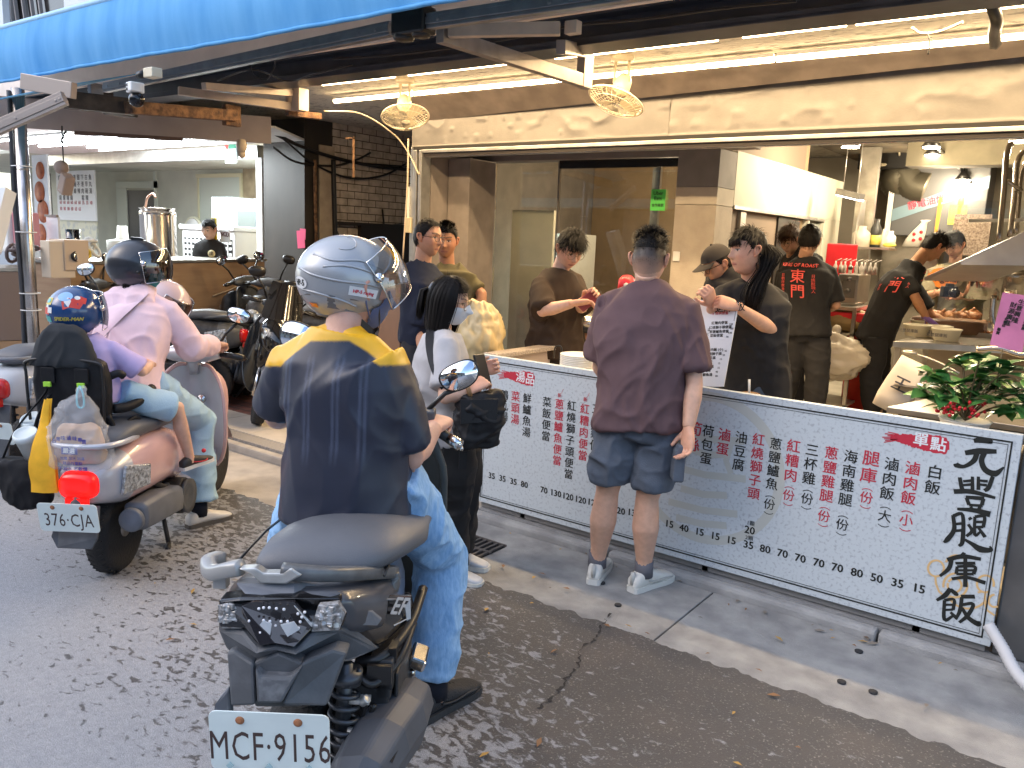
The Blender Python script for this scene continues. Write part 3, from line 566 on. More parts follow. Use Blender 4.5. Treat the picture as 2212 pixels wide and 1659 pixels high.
k=MB();k.bb((x0,YB-.02,.1),(x1,YB-.004,2.32));d=obj('door',k,mat('door_dark',(.045,.045,.05),.5),t)
k=MB();k.bb((x0-.42,YB-.04,.1),(x0-.002,YB-.003,2.36));k.bb((x1+.002,YB-.04,.1),(x1+.09,YB-.003,2.7));k.bb((x0-.42,YB-.04,2.365),(x1+.09,YB-.003,2.5));obj('frame',k,mat('door_frame',(.62,.66,.58),.6),d)
k=MB();q0,q1=aty(438,500,YB),aty(523,350,YB);k.bb((q0[0],YB-.05,.6),(q1[0],YB-.003,2.55));obj('whiteboard',k,mat('frosted',(.52,.58,.52),.4),t)
k=MB();k.bb((q0[0]-.05,YB-.07,.6),(q0[0],YB-.003,2.6));k.bb((q1[0],YB-.07,.6),(q1[0]+.05,YB-.003,2.6));k.bb((q0[0]-.05,YB-.09,2.55),(q1[0]+.08,YB-.05,2.62));obj('board_frame',k,mat('cream_trim',(.66,.62,.42),.6),t)
k=MB();k.bb((q1[0]+.06,YB-.03,.1),(-8.23,YB-.003,2.7));obj('ply_panel',k,mat('tan_ply'),t)
t=thing('wall_menu','white wall menu with columns of black and red characters','menu board',tuple(aty(165,420,8.2)))
YM=8.2;P0,P1=aty(120,370,YM),aty(208,478,YM);P1[0]=aty(205,420,YM)[0]
k=MB();k.bb((P0[0],YM,P1[2]),(P1[0],YM+.03,P0[2]));obj('board',k,mat('menu_white',(.74,.76,.78),.5),t)
k=MB();kr=MB();nx=9;names=['綜合麵線','大腸麵線','蚵仔麵線','肉羹麵線','清麵線','甜不辣','下港肉粽','古早碗粿','魚丸湯']
w_=(P1[0]-P0[0]);h_=P0[2]-P1[2]
for i in range(nx):
 cx=P0[0]+w_*(.1+.1*i);text_mb(k,names[i],A(cx,YM,P0[2]-h_*.14),A(1,0,0),UP,h_*.115,.003,.002,vert=True,pitch=1.18)
 for j,s_ in enumerate((['60','60','60','60','60','60','35','35','40'],['80','80','80','80','65','65'])):
  if i<len(s_):text_mb(kr,s_[i],A(cx,YM,P0[2]-h_*(.64+.13*j)),A(1,0,0),UP,h_*.10,.003,.001)
k.m=[0]*len(k.f);k.merge(kr.arr(),kr.f,1,False);obj('lettering',k,[mat('ink_grey',(.08,.08,.10),.6),mat('ink_red',(.55,.03,.06),.6)],t)
k=MB();a0=aty(118,480,8.3);b0=aty(208,480,8.3);k.bb((a0[0],8.3,.1),(b0[0],8.33,P1[2]-.02));single('frosted_partition',k,mat('frost_grey',(.40,.43,.40),.4,col2=(.55,.55,.42),vs=7,thr=(.5,.6)),'greyish glass partition below the wall menu','partition')
k=MB();x0=aty(105,430,8.35)[0];k.bb((x0-.9,8.34,.1),(x0+.05,8.40,2.6));single('tiled_column',k,tile_mat('white_tile_wall',(.55,.55,.52),(.5,.5,.48),(.3,.3,.29),(.2,.08)),'white tiled column behind the steel pole','column')
c=aty(421,503,8.9);t=thing('wall_clock','round white wall clock beside the steel tank','clock',tuple(c))
r_=abs(aty(441,503,8.9)[0]-aty(401,503,8.9)[0])/2
k=MB();k.lathe([(0,0),(r_,0),(r_,.05),(r_*.9,.06),(r_*.88,.045),(0,.045)],c,(0,-1,0),28);obj('case',k,mat('clock_case',(.62,.60,.45),.5),t)
k=MB();k.lathe([(0,.046),(r_*.87,.046),(r_*.87,.049),(0,.049)],c,(0,-1,0),28);obj('dial',k,mat('dial_white',(.8,.8,.78),.5),t)
k=MB();f_=c+A(0,-.052,0);k.beam(f_,f_+A(.03,0,-r_*.7),.012,.008);k.beam(f_,f_+A(.05,0,-r_*.4),.014,.008);obj('hands',k,mat('ink'),t)
c=at(344,560,9.3);r_=36/1750*9.3
t=thing('steel_tank','tall polished stainless steel soup tank behind the black helmet','tank',(c[0],c[1],.9))
top=at(344,458,9.3)[2];k=MB();k.lathe([(0,0),(r_,0),(r_*1.01,.3),(r_,top-.95),(r_*1.03,top-.94),(r_*1.03,top-.90),(r_*.9,top-.89),(.2,top-.86),(0,top-.85)],(c[0],c[1],.9),UP,40);obj('drum',k,mat('chrome_tank',(.62,.55,.48),.14,1.0),t)
k=MB();k.tube(catmull([A(c[0]-r_,c[1]-.05,top-.25),A(c[0]-r_-.08,c[1],top-.05),A(c[0]-r_-.02,c[1],top+.14),A(c[0]-r_+.1,c[1],top+.2),A(c[0]-r_+.16,c[1],top+.16)]),.012,8);obj('pipe',k,mat('copper_pipe',(.35,.20,.14),.4,.6),t)
c=at(455,540,10.1);t=thing('air_cooler','large white evaporative air cooler behind the shop woman','air cooler',(c[0],c[1],.1))
x0,x1=-.62+c[0],c[0]+.50;zt=at(455,498,9.6)[2]
k=MB();k.bb((x0,c[1],.3),(x1,c[1]+.5,zt));k.bb((x0-.03,c[1]-.03,zt),(x1+.03,c[1]+.5,zt+.06));obj('housing',k,mat('cooler_white',(.66,.67,.66),.5),t,.015)
k=MB()
for i in range(9):k.bb((x0+.05,c[1]-.012,zt-.16-i*.07),(x1-.05,c[1]-.002,zt-.125-i*.07))
for i in range(12):k.bb((x0+.05+i*.086,c[1]-.02,zt-.75),(x0+.065+i*.086,c[1]-.013,zt-.1))
obj('grille',k,mat('cooler_grille',(.55,.56,.55),.5),t)
k=MB();k.bb((x0+.04,c[1]-.0018,zt-.8),(x1-.04,c[1]-.0008,zt-.1));obj('dark_pad',k,black_pl,t)
t=thing('fridge','tall white upright fridge in the corner of the left shop','fridge',(-10,9,.1))
a0,b0=aty(455,425,8.4),aty(500,425,8.4);k=MB();k.bb((a0[0],8.4,.1),(b0[0],9.0,a0[2]));obj('cabinet',k,mat('fridge_white',(.68,.72,.76),.4),t,.02)
t=thing('glass_fridge','white display fridge with a glass door beside the jamb','fridge',(-9.4,8.2,.1))
a0,b0=aty(498,430,8.0),aty(556,430,8.0);k=MB();k.bb((a0[0],8.0,.1),(b0[0],8.6,a0[2]));obj('cabinet',k,mat('fridge_white'),t,.02)
k=MB();k.bb((a0[0]+.2,7.985,.5),(b0[0]-.04,7.998,a0[2]-.18));obj('glass_door',k,mat('fridge_glass',(.10,.13,.13),.1),t)
k=MB();[k.bb((a0[0]+.02,7.985,a0[2]-.12-i*.09),(a0[0]+.17,7.998,a0[2]-.06-i*.09))for i in range(5)];obj('vent',k,mat('cooler_grille'),t)
for(x,y,w,h,d,c1,tx,tc,lb)in((462,497,.09,.27,9.2,(.80,.62,.03),'禁止進入',(.03,.02,.02),'narrow yellow no entry notice on the frosted board'),(486,510,.17,.14,9.15,(.72,.72,.70),'NO',(.12,.04,.04),'small white no smoking notice on the frosted board')):
 c=at(x,y,d);t=thing('notice',lb,'notice',tuple(c));k=MB();k.bb(c-A(w/2,0,h/2),c+A(w/2,.01,h/2));obj('sheet',k,mat('notice_%d'%(c1[0]*100),c1,.6),t)
 k=MB();v_=len(tx)>2;text_mb(k,tx,c+(A(0,0,h*.36)if v_ else A(-.02,0,.02)),A(1,0,0),UP,h*.24 if v_ else h*.55,.004,.004,vert=v_);
 if not v_:k.ring(c+A(.05,-.004,.02),(0,-1,0),.025,.005,16,4)
 obj('lettering',k,mat('notice_ink_%d'%(tc[0]*100),tc,.6),t)
c=aty(574*.866,331,YL-.03);c=aty(498,330,YL-.02);t=thing('house_number','small white and green house number plate reading 13','house number',tuple(c))
k=MB();k.bb(c-A(.11,0,.12),c+A(.11,.012,.12));obj('plate',k,mat('plate_pale',(.68,.80,.78),.5),t)
k=MB();k.bb(c+A(-.035,-.003,.05),c+A(.11,-.0005,.12));obj('green_band',k,mat('sign_green',(.05,.35,.22),.5),t)
k=MB();k.prism([(.045*math.cos(i*1.2566/2+1.57)*(1 if i%2==0 else.55),.045*math.sin(i*1.2566/2+1.57)*(1 if i%2==0 else.55))for i in range(10)],c+A(-.07,-.003,.075),(1,0,0),(0,0,1),.002);obj('red_emblem',k,mat('emblem_red',(.65,.08,.06),.5),t)
k=MB();text_mb(k,'13',c+A(.0,0,-.03),A(1,0,0),UP,.11,.003,.003);obj('lettering',k,mat('num_green',(.08,.32,.25),.6),t)
cA,cB=at(151,570,6.9),at(571,558,9.3);cA[2]=cB[2]=0;dv=nrm(cB-cA);nv=A(dv[1],-dv[0],0)
wood=mat('counter_wood',(.34,.23,.14),.55,col2=(.28,.18,.11),vs=3,stretch=(1,1,8))
t=thing('wooden_counter','long brown wooden counter of the left shop behind the parked scooters','counter',tuple(cA))
k=MB();k.slab([cA+UP*.45,cB+UP*.45,cB+UP*1.27,cA+UP*1.27],-.6);obj('front',k,wood,t)
k=MB();k.slab([cA+nv*-.04+UP*.1,cB+nv*-.04+UP*.1,cB+nv*-.04+UP*.449,cA+nv*-.04+UP*.449],-.5);obj('plinth',k,mat('plinth_brown',(.13,.085,.06),.7),t)
k=MB();a1,b1=cA+nv*.02+UP*1.275-dv*.02,cB+nv*.02+UP*1.275+dv*.02;k.slab([a1,b1,b1-nv*.66,a1-nv*.66],.025);obj('top',k,mat('steel_soft'),t)
for f_ in(.86,.93):
 c=cA+(cB-cA)*f_+UP*1.10+nv*.012;k=MB();k.box(c,(.10,.02,.07),np.stack([dv,nv,UP],1));s_=obj('socket',k,mat('socket_brown',(.30,.16,.10),.6),t,.004)
k=MB();k.tube(catmull([cA+(cB-cA)*.93+UP*1.08+nv*.02,cA+(cB-cA)*.895+UP*1.02+nv*.02,cA+(cB-cA)*.86+UP*1.08+nv*.02,cA+(cB-cA)*.8+UP*1.0+nv*.02,cA+(cB-cA)*.66+UP*.92+nv*.02]),.008,6);obj('lead',k,wire_w,t)
k=MB();c=cA+(cB-cA)*.06+UP*1.1+nv*.015;k.box(c,(.10,.03,.07),np.stack([dv,nv,UP],1));obj('socket',k,black_pl,t)
for(x,y,w,h,d,c1,lb,nm)in((150,550,.26,.25,6.8,(.55,.42,.30),'cream wooden box with a red round sticker on the left counter','wooden_box'),(125,560,.16,.3,6.7,(.6,.5,.38),'cream wooden block beside the steel pole','wooden_box')):
 c=at(x,y,d);k=MB();k.box(c,(w,.2,h));t=thing(nm,lb,'box',tuple(c));obj('body',k,mat('box_%d'%(c1[0]*100),c1,.6),t,.006)
 if nm=='wooden_box' and x==150:k=MB();k.lathe([(0,0),(.09,0),(.09,.004),(0,.004)],c+A(.01,-.102,-.05),(0,-1,0),24);obj('sticker',k,mat('sticker_red',(.45,.06,.08),.6),t)
for(x,y,s_,d,c1,lb)in((165,548,.09,6.9,(.62,.47,.05),'bundle of yellow rubber bands and bags on the left counter'),(45,545,.12,6.6,(.10,.07,.07),'black and red cable bundle on the left counter'),(188,530,.10,7.0,(.66,.66,.62),'white folded towel on the left counter')):
 c=at(x,y,d);k=MB()
 for i in range(7):k.ring(c+A(random.uniform(-.08,.08),random.uniform(-.05,.05),random.uniform(-.05,.04)),(random.random()-.5,random.random()-.5,random.random()),s_*random.uniform(.4,.7),.014,12,6)
 single('counter_bundle',k,mat('bundle_%d'%(c1[0]*100),c1,.6),lb,'bundle')
k=MB();c=at(158,520,7.2);k.lathe([(0,0),(.05,0),(.06,.22),(.055,.22),(.045,.01),(0,.01)],c-A(0,0,.12),UP,18);single('plastic_cup',k,glass_mat('cup_clear',(.9,.95,.93),.05,.08),'clear plastic cups stacked on the left counter','cup')
k=MB();c=at(265,518,8.8);k.lathe([(0,0),(.16,0),(.16,.14),(.10,.15),(.06,.16),(.05,.3),(0,.3)],c-A(0,0,.15),UP,24);single('lidded_pot',k,mat('pot_cream',(.6,.58,.5),.5),'cream lidded pot with a pale knob beside the tank','pot')
t=thing('price_board','small white clip board leaning behind the steel pole','board',tuple(at(116,497,7.4)));c=at(116,500,7.4);k=MB();k.box(c,(.22,.02,.26));obj('sheet',k,mat('menu_white'),t);k=MB();k.box(c+A(0,-.012,.14),(.23,.02,.02));obj('clip',k,alu_dk,t)
c=at(143,398,6.9);t=thing('hanging_lamp','dusty tan horn lamp hanging on a wire in the left shop','lamp',tuple(c));R_=np.array(Matrix.Rotation(.5,3,'Y'))
k=MB();k.box(c,(.10,.09,.17),R_);k.ball(c+A(-.07,0,.14),(.07,.06,.06),10);obj('body',k,mat('tan_dust',(.36,.27,.22),.7),t,.012);k=MB();k.tube([c+A(-.03,0,.1),c+A(-.02,0,.48)],.006,6);k.tube([c+A(-.06,0,.35),c+A(.05,0,.44)],.008,6);obj('wire',k,wire,t)
k=MB();c=at(522,312,6.9);k.lathe([(0,0),(.03,0),(.04,.04),(.045,.07),(.03,.11),(0,.115)],c-UP*.07,UP,16);k.ball(c-UP*.08,.035,12);single('wall_lamp',k,mat('cream_wire'),'small cream globe lamp under the end of the taupe fascia','lamp')
for x,y in((185,312),(345,353-30),(455,324)):pass
p,q=at(44,283,5.6),at(74,735,5.6)
t=thing('steel_pole','shiny steel awning pole wrapped with cables at the left','pole',(p[0],p[1],.08));q[0],q[1]=p[0],p[1]
k=MB();k.tube([(p[0],p[1],.08),(p[0],p[1],2.52)],.042,20);obj('tube',k,mat('pole_steel',(.50,.46,.43),.25,.95,var=.15,vs=10),t)
k=MB()
for j,(dx,r_)in enumerate(((-.05,.012),(-.06,.009),(-.035,.014))):k.tube(catmull([(p[0]+dx+.012*math.sin(z*5+j),p[1]-.03-.01*j,z)for z in np.linspace(.1,2.5,14)],3),r_,6)
obj('cables',k,mat('cable_grey',(.06,.06,.065),.5),t)
for z in(1.0,1.12,1.55,2.0):k=MB();k.ring((p[0]-.01,p[1],z),UP,.065,.004,14,5);obj('tie',k,mat('white_plastic'),t)
t=thing('stall_cupboard','brown metal cupboard with a pale steel top left of the pole','cupboard',tuple(at(0,700,6.2)))
a0=at(-60,590,6.0);b0=at(60,590,6.2);k=MB();k.slab([a0*A(1,1,0)+UP*.72,b0*A(1,1,0)+UP*.72,b0*A(1,1,0)+UP*1.24,a0*A(1,1,0)+UP*1.24],-.5);obj('door',k,mat('cup_brown',(.20,.145,.115),.6),t)
k=MB();k.slab([a0*A(1,1,0)+UP*.1,b0*A(1,1,0)+UP*.1,b0*A(1,1,0)+UP*.715,a0*A(1,1,0)+UP*.715],-.5);obj('base',k,mat('cup_tan',(.36,.23,.13),.7),t)
k=MB();k.slab([a0*A(1,1,0)+UP*1.245,b0*A(1,1,0)+UP*1.245,b0*A(1,1,0)+UP*1.27,a0*A(1,1,0)+UP*1.27],-.52);obj('top',k,mat('steel_soft'),t)
t=thing('lightbox_sign','tilted white light box sign with a red corner at the far left edge','sign',tuple(at(20,440,5.2)))
k=MB();P=[at(-60,420,5.3),at(36,418,5.3),at(4,545,5.2),at(-60,640,5.2)];k.slab(P,-.1);obj('box',k,mat('alu_white',(.66,.66,.64),.4),t)
Pc=sum(P)/4;k=MB();k.slab([Pc+(p_-Pc)*.9-nrm(CV)*.03 for p_ in P],.006);obj('face',k,mat('lit_face',(.8,.8,.78),.5,emit=.35,ecol=(1,1,1)),t)
t=thing('food_poster','colourful food poster hanging behind the steel pole','poster',tuple(at(92,440,8.6)));c=at(92,440,8.6);k=MB();k.box(c,(.34,.02,1.0));obj('sheet',k,mat('menu_white'),t)
k=MB();[k.lathe([(0,0),(r_,0),(r_,.006),(0,.006)],c+A(dx,-.012,dz),(0,-1,0),20)for dx,dz,r_ in((-.02,.12,.11),(.03,-.08,.12),(-.04,-.32,.11),(.02,.34,.09))];obj('food_print',k,mat('food_orange',(.55,.17,.06),.6,col2=(.35,.08,.03),vs=14),t)
k=MB();c=at(30,500,7.4);k.box(c,(.34,.25,.36));single('white_bin',k,mat('white_plastic'),'white plastic container on the far left stall','container',.02)
k=MB();c=at(56,500,7.3);k.box(c,(.12,.2,.34));single('pink_box',k,mat('pink_plastic',(.65,.28,.30),.5),'pink plastic container on the far left stall','container',.02)
k=MB();c=at(20,470,7.6)
for i in range(6):k.ball(c+A(random.uniform(-.12,.14),random.uniform(-.05,.05),random.uniform(-.06,.1)),.07,10)
single('sausage_pile',k,mat('sausage_red',(.40,.10,.06),.5),'pile of reddish food hanging in the far left stall','food')
# alley: stainless pillar, pilaster, brick wall
t=thing('clad_pillar','dull stainless clad pillar at the corner of the alley','pillar',(-7.8,YL,.08))
k=MB();k.bb((-8.18,YL,.08),(-7.45,YL+.4,2.869));obj('cladding',k,mat('dull_stainless',(.048,.039,.032),.55,.1,col2=(.03,.025,.021),vs=3,stretch=(1,1,.5)),t)
c=aty(650,517,YL-.004);k=MB();k.box(c,(.13,.004,.2),np.array(Matrix.Rotation(-.1,3,'Y')));k.box(c+A(.035,-.002,.06),(.1,.004,.12),np.array(Matrix.Rotation(.05,3,'Y')));single('pink_notice',k,mat('hot_pink',(.75,.06,.18),.6),'bright pink paper notice taped to the stainless pillar','notice')
XB=-7.448
t=thing('brick_wall','whitewashed stained brick wall along the side of the alley','wall',(XB,8,.08))
k=MB();k.bb((XB-.3,YL+.41,.08),(XB,14,2.869));obj('bricks',k,tile_mat('white_brick',(.66,.58,.50),(.58,.50,.43),(.10,.075,.06),(.23,.085,(0,rad(90),rad(90))),.006),t)
k=MB();k.bb((XB+.002,YL+.2,.08),(XB+.02,6.52,2.6));obj('render_strip',k,mat('tan_render',(.40,.33,.26),.85,var=.15,vs=6),t)
k=MB();k.bb((XB+.002,6.9,.08),(XB+.06,9.5,1.72));k.box((XB+.03,8,1.74),(.08,3,.04));single('dark_gate',k,mat('gate_dark',(.028,.022,.02),.5),'dark metal gate against the lower brick wall','gate')
for(pts,r_,lb)in(([(680,345),(681,450),(684,560),(684,640)],.02,'rusty drain pipe on the render strip'),([(720,345),(722,430),(724,520),(722,560)],.028,'thick bundle of black cables down the brick wall'),([(600,290),(680,355),(760,385),(830,378),(880,352)],.012,'black cable sagging low across the brick wall'),([(585,285),(660,320),(740,345),(820,360),(882,366)],.02,'thick black cable strung along the top of the brick wall'),([(590,318),(640,350),(720,358),(770,345),(800,330)],.012,'black cable looping over the render strip'),([(720,340),(780,352),(880,360)],.01,'thin black cable high on the brick wall'),([(728,500),(740,540),(738,585),(722,590)],.012,'cable loop under the grey junction box')):
 k=MB();k.tube(catmull([atx(x,y,XB+.05)for x,y in pts],6),r_,8);single('wall_cable',k,rust if 'rusty' in lb else wire,lb,'pipe' if 'pipe' in lb else 'cable')
for x,y,w,h,lb in((837-0,534-0,.0,.0,''),(733,507-0,.12,.16,'grey junction box on the brick wall'),(839-0,0,0,0,'')):
 if w:k=MB();k.box(atx(x,y,XB+.03),(.05,w,h));single('junction_box',k,mat('box_grey',(.42,.37,.31),.6),lb,'junction box',.005)
k=MB();a0=aty(762,297,5.4);k.bb(a0+A(-.006,0,-.36),a0+A(.006,.02,0));k.bb(a0+A(-.10,0,-.01),a0+A(.006,.02,.005));single('rusty_hook',k,rust,'rusty flat iron hook hanging from the alley ceiling','hook')
k=MB();p=[atx(x,y,XB+.012)for x,y in((826,452),(830,492),(838,520))];k.tube(p,.012,6);k.tube([atx(815,488,XB+.012),atx(868,484,XB+.012)],.006,6);single('iron_bracket',k,wire,'black iron bracket remnant on the brick wall','bracket')
# menu board and counter
YS=3.66;SX0,SX1,SZ0,SZ1=-2.905,-.205,.092,.980
def sp(x,y):p=aty(x,y,YS);p[1]=YS;return p
board_m=mat('board_print',(.52,.575,.61),.45,col2=(.37,.41,.45),vs=70,detail=5,thr=(.33,.47))
t=thing('menu_board','long pale speckled menu board with black and red columns of dishes','menu board',(-1.55,YS,.05))
k=MB();k.bb((SX0,YS,SZ0),(SX1,YS+.035,SZ1));obj('panel',k,board_m,t,.002)
k=MB();e=.028
def rect_frame(k,i,w,y):
 k.bb((SX0+i,y,SZ0+i),(SX1-i,y+.003,SZ0+i+w));k.bb((SX0+i,y,SZ1-i-w),(SX1-i,y+.003,SZ1-i));k.bb((SX0+i,y,SZ0+i+w),(SX0+i+w,y+.003,SZ1-i-w));k.bb((SX1-i-w,y,SZ0+i+w),(SX1-i,y+.003,SZ1-i-w))
rect_frame(k,.030,.006,YS-.0022);rect_frame(k,.044,.0016,YS-.0022);obj('border',k,mat('ink'),t)
pale_y=mat('watermark',(.48,.50,.47),.5);ochre=mat('ochre_line',(.66,.44,.20),.5)
_lay=[0]
def strip(k,pts,w,y,closed=False):
 _lay[0]=(_lay[0]+1)%24;y=y-.00003*_lay[0]
 P=[A(p)for p in pts];n=len(P);L_,R_=[],[]
 for i in range(n):
  d=nrm(P[(i+1)%n]-P[i-1])if closed else nrm(P[min(i+1,n-1)]-P[max(i-1,0)]);s_=np.cross(d,A(0,1,0))*w/2;a_=P[i]+s_;b_=P[i]-s_;a_[1]=b_[1]=y;L_.append(a_);R_.append(b_)
 k.add(L_+R_,[(i,(i+1)%n,(i+1)%n+n,i+n)for i in range(n if closed else n-1)],False)
k=MB();cc=sp(1524,1012);R=.365
strip(k,[cc+A(R*math.cos(a),0,R*.98*math.sin(a))for a in np.linspace(0,6.28,60)[:-1]],.045,YS-.0008,True)
for z_,w_ in((.16,.3),(.08,.16),(-.02,.34),(-.12,.2),(-.2,.3),(-.27,.22)):strip(k,[cc+A(-w_*.6,0,z_+.012*math.sin(5*z_)),cc+A(0,0,z_-.012),cc+A(w_*.6,0,z_+.01)],.035,YS-.0008)
for s_ in(-1,1):strip(k,[cc+A(s_*.12,0,.17),cc+A(s_*.10,0,.06),cc+A(s_*.13,0,-.0)],.03,YS-.0008)
obj('watermark',k,pale_y,t)
k=MB()
def zz(x,y):return sp((1850+x/2.5915)*.8641,(1000+y/2.5915)*.8641)
def arc(cx,cy,r,a0,a1,n=22):return[zz(cx+r*math.cos(rad(a)),cy+r*math.sin(rad(a)))for a in np.linspace(a0,a1,n)]
for pts in(arc(1270,1090,52,0,359),arc(1395,1200,78,-190,120),arc(1390,1200,45,-150,200),arc(1590,1190,55,60,380),[zz(1265,1140),zz(1270,1190),zz(1290,1240),zz(1330,1275)],arc(1480,1200,150,150,40),[zz(1540,1245),zz(1590,1240),zz(1585,1300),zz(1600,1360),zz(1650,1395)],arc(1650,1300,40,60,270),arc(1400,1075,70,-160,-20)):strip(k,pts,.0085,YS-.0012)
obj('line_emblem',k,ochre,t)
def brush(x0,y0,x1,y1,h,f):
 k=MB();rs=np.random.RandomState(3);n=40;top,bot=[],[]
 for i in range(n):
  u=i/(n-1);hh=h*(.30+.7*min(1,u*1.6))*(.5 if u>.97 else 1);top.append(f(x0+(x1-x0)*u,y0+(y1-y0)*u-hh/2+rs.uniform(-.06,.06)*h));bot.append(f(x0+(x1-x0)*u,y0+(y1-y0)*u+hh/2+rs.uniform(-.06,.06)*h))
 V=[p*A(1,0,1)+A(0,YS-.0012,0)for p in top+bot];k.add(V,[(i,i+1,n+i+1,n+i)for i in range(n-1)],False)
 for j in range(7):
  a_=f(x0-h*rs.uniform(.1,.5),y0-h*.3+h*.1*j);b_=f(x0+h*.4,y0-h*.18+h*.06*j);strip(k,[a_,b_],.004,YS-.0012)
 return k
def z1(x,y):return sp((1150+x/2.949)*.8641,(840+y/2.949)*.8641)
red_m=mat('print_red',(.50,.025,.05),.5)
k=brush(975,240,1356,300,112,zz);obj('brush_stroke',k,red_m,t);obj('brush_stroke',brush(325,285,552,322,100,z1),red_m,t)
kb,kr,kw=MB(),MB(),MB();XX,ZZ=A(1,0,0),UP
def chars(s,p,q,k,f,szf=.93,bold=.012):
 a_=f(*p);b_=f(*q);n=len(s);pit=np.linalg.norm(b_-a_)/max(1,n-1)
 for i,c in enumerate(s):text_mb(k,c,a_+(b_-a_)*(i/max(1,n-1)),XX,ZZ,pit*szf,.0016,pit*bold)
for s,p,q,k in(('綜合湯',(243,425),(240,590),kr),('鴨丸湯',(328,437),(325,597),kb),('菜頭湯',(410,450),(406,618),kr),('鮮鱸魚湯',(496,465),(489,712),kb),('菜飯便當',(642,492),(633,742),kb),('蔥鹽鱸魚便當',(734,508),(715,922),kr),('紅燒獅子頭便當',(824,520),(800,1022),kb),('紅糟肉便當',(921,543),(904,885),kr),('三杯雞便當',(1008,545),(988,900),kb),('筍絲',(1735,690),(1715,805),kr),('荷包蛋',(1830,708),(1812,908),kb),('滷蛋',(1950,735),(1936,838),kr),('油豆腐',(2074,755),(2052,955),kb)):chars(s,p,q,k,z1)
for s,p,q,k in(('紅燒獅子頭',(120,262),(88,610),kr),('蔥鹽鱸魚',(232,290),(206,548),kb),('紅糟肉',(347,305),(328,492),kr),('三杯雞',(467,330),(446,512),kb),('蔥鹽雞腿',(592,350),(560,625),kr),('海南雞腿',(718,373),(682,650),kb),('腿庫',(850,385),(832,495),kr),('滷肉飯',(983,422),(952,610),kb),('滷肉飯',(1118,448),(1090,640),kr),('白飯',(1262,473),(1246,572),kb)):chars(s,p,q,k,zz)
for s,p,k in(('份',(190,680),kb),('份',(315,622),kr),('份',(434,645),kb),('份',(543,757),kr),('份',(662,812),kb),('份',(818,637),kr),('大',(936,757),kb),('小',(1076,783),kr)):
 c=zz(*p);text_mb(k,s,c,XX,ZZ,.056,.0016,.0003)
 for s_,ch in((1,'︵'),(-1,'︶')):
  strip(k,[c+A(dx,0,s_*(.036+.008*(1-(dx/.022)**2)))for dx in np.linspace(-.022,.022,7)],.0032,YS-.0014)
for s,p in(('35',(235,1032)),('35',(314,1052)),('35',(395,1075)),('80',(475,1097)),('70',(619,1138)),('130',(706,1161)),('120',(795,1185)),('120',(888,1209)),('120',(982,1231)),('120',(1172,1288)),('130',(1280,1307)),('15',(1543,1387)),('40',(1652,1418)),('15',(1766,1446)),('15',(1882,1477)),('15',(2000,1508))):text_mb(kb,s,z1(*p),XX,ZZ,.050,.0016,.0014)
for s,p,z in(('1顆',(70,800),.026),('20',(63,845),.052),('2顆',(60,895),.026),('35',(55,940),.052),('80',(163,967),.052),('70',(275,996),.052),('70',(390,1027),.052),('70',(510,1057),.052),('70',(630,1088),.052),('80',(757,1121),.052),('50',(885,1156),.052),('35',(1020,1188),.052),('15',(1158,1223),.052)):text_mb(kb,s,zz(*p),XX,ZZ,z,.0016,.0014 if z>.03 else.0002)
chars('湯品',(447,305),(518,322),kw,z1,1.0,.02);chars('單點',(1172,262),(1285,293),kw,zz,.92,.02)
for x,y in((735,440),(925,470)):c=z1(x,y);text_mb(kr,'新',c,XX,ZZ,.026,.0016,.0003);strip(kr,[c+A(.012,0,.016),c+A(.022,0,.04)],.002,YS-.0014)
def glyph(strokes,box,k):
 x0,y0,x1,y1=box
 for st in strokes:
  pts=catmull([zz(x0+(x1-x0)*a/100,y0+(y1-y0)*b/100)for a,b,w in st],5);ws=np.interp(np.linspace(0,len(st)-1,len(pts)),range(len(st)),[w for a,b,w in st]);n=len(pts);V1,V2=[],[]
  for i in range(n):
   d=nrm(pts[min(i+1,n-1)]-pts[max(i-1,0)]);s_=np.cross(d,A(0,1,0))*ws[i]*.0007;V1.append(pts[i]+s_);V2.append(pts[i]-s_)
  _lay[0]=(_lay[0]+1)%24;V=[p*A(1,0,1)+A(0,YS-.0016-.00003*_lay[0],0)for p in V1+V2];k.add(V,[(i,i+1,n+i+1,n+i)for i in range(n-1)],False)
glyph([[(38,6,12),(50,4,16),(72,8,14),(70,12,6)],[(20,40,14),(50,35,18),(85,36,12)],[(45,38,14),(38,62,14),(18,78,10),(2,74,16),(0,70,6)],[(60,38,14),(54,62,14),(62,88,16),(82,98,18),(100,80,4)]],(1395,250,1710,480),kb)
glyph([[(14,4,10),(20,34,12),(30,40,10)],[(44,2,8),(44,36,10)],[(58,2,8),(58,36,10)],[(22,14,7),(42,12,8)],[(20,24,7),(42,22,8)],[(60,12,7),(80,14,8)],[(60,22,7),(78,24,8)],[(92,2,10),(82,30,12),(72,38,10)],[(0,40,14),(40,40,14),(98,56,8)],[(28,54,10),(72,58,12)],[(30,56,10),(36,74,10)],[(70,58,10),(66,74,10)],[(36,74,8),(68,76,8)],[(40,78,8),(44,88,10)],[(62,78,8),(58,88,10)],[(8,84,8),(50,88,14),(86,98,18)]],(1385,490,1660,745),kb)
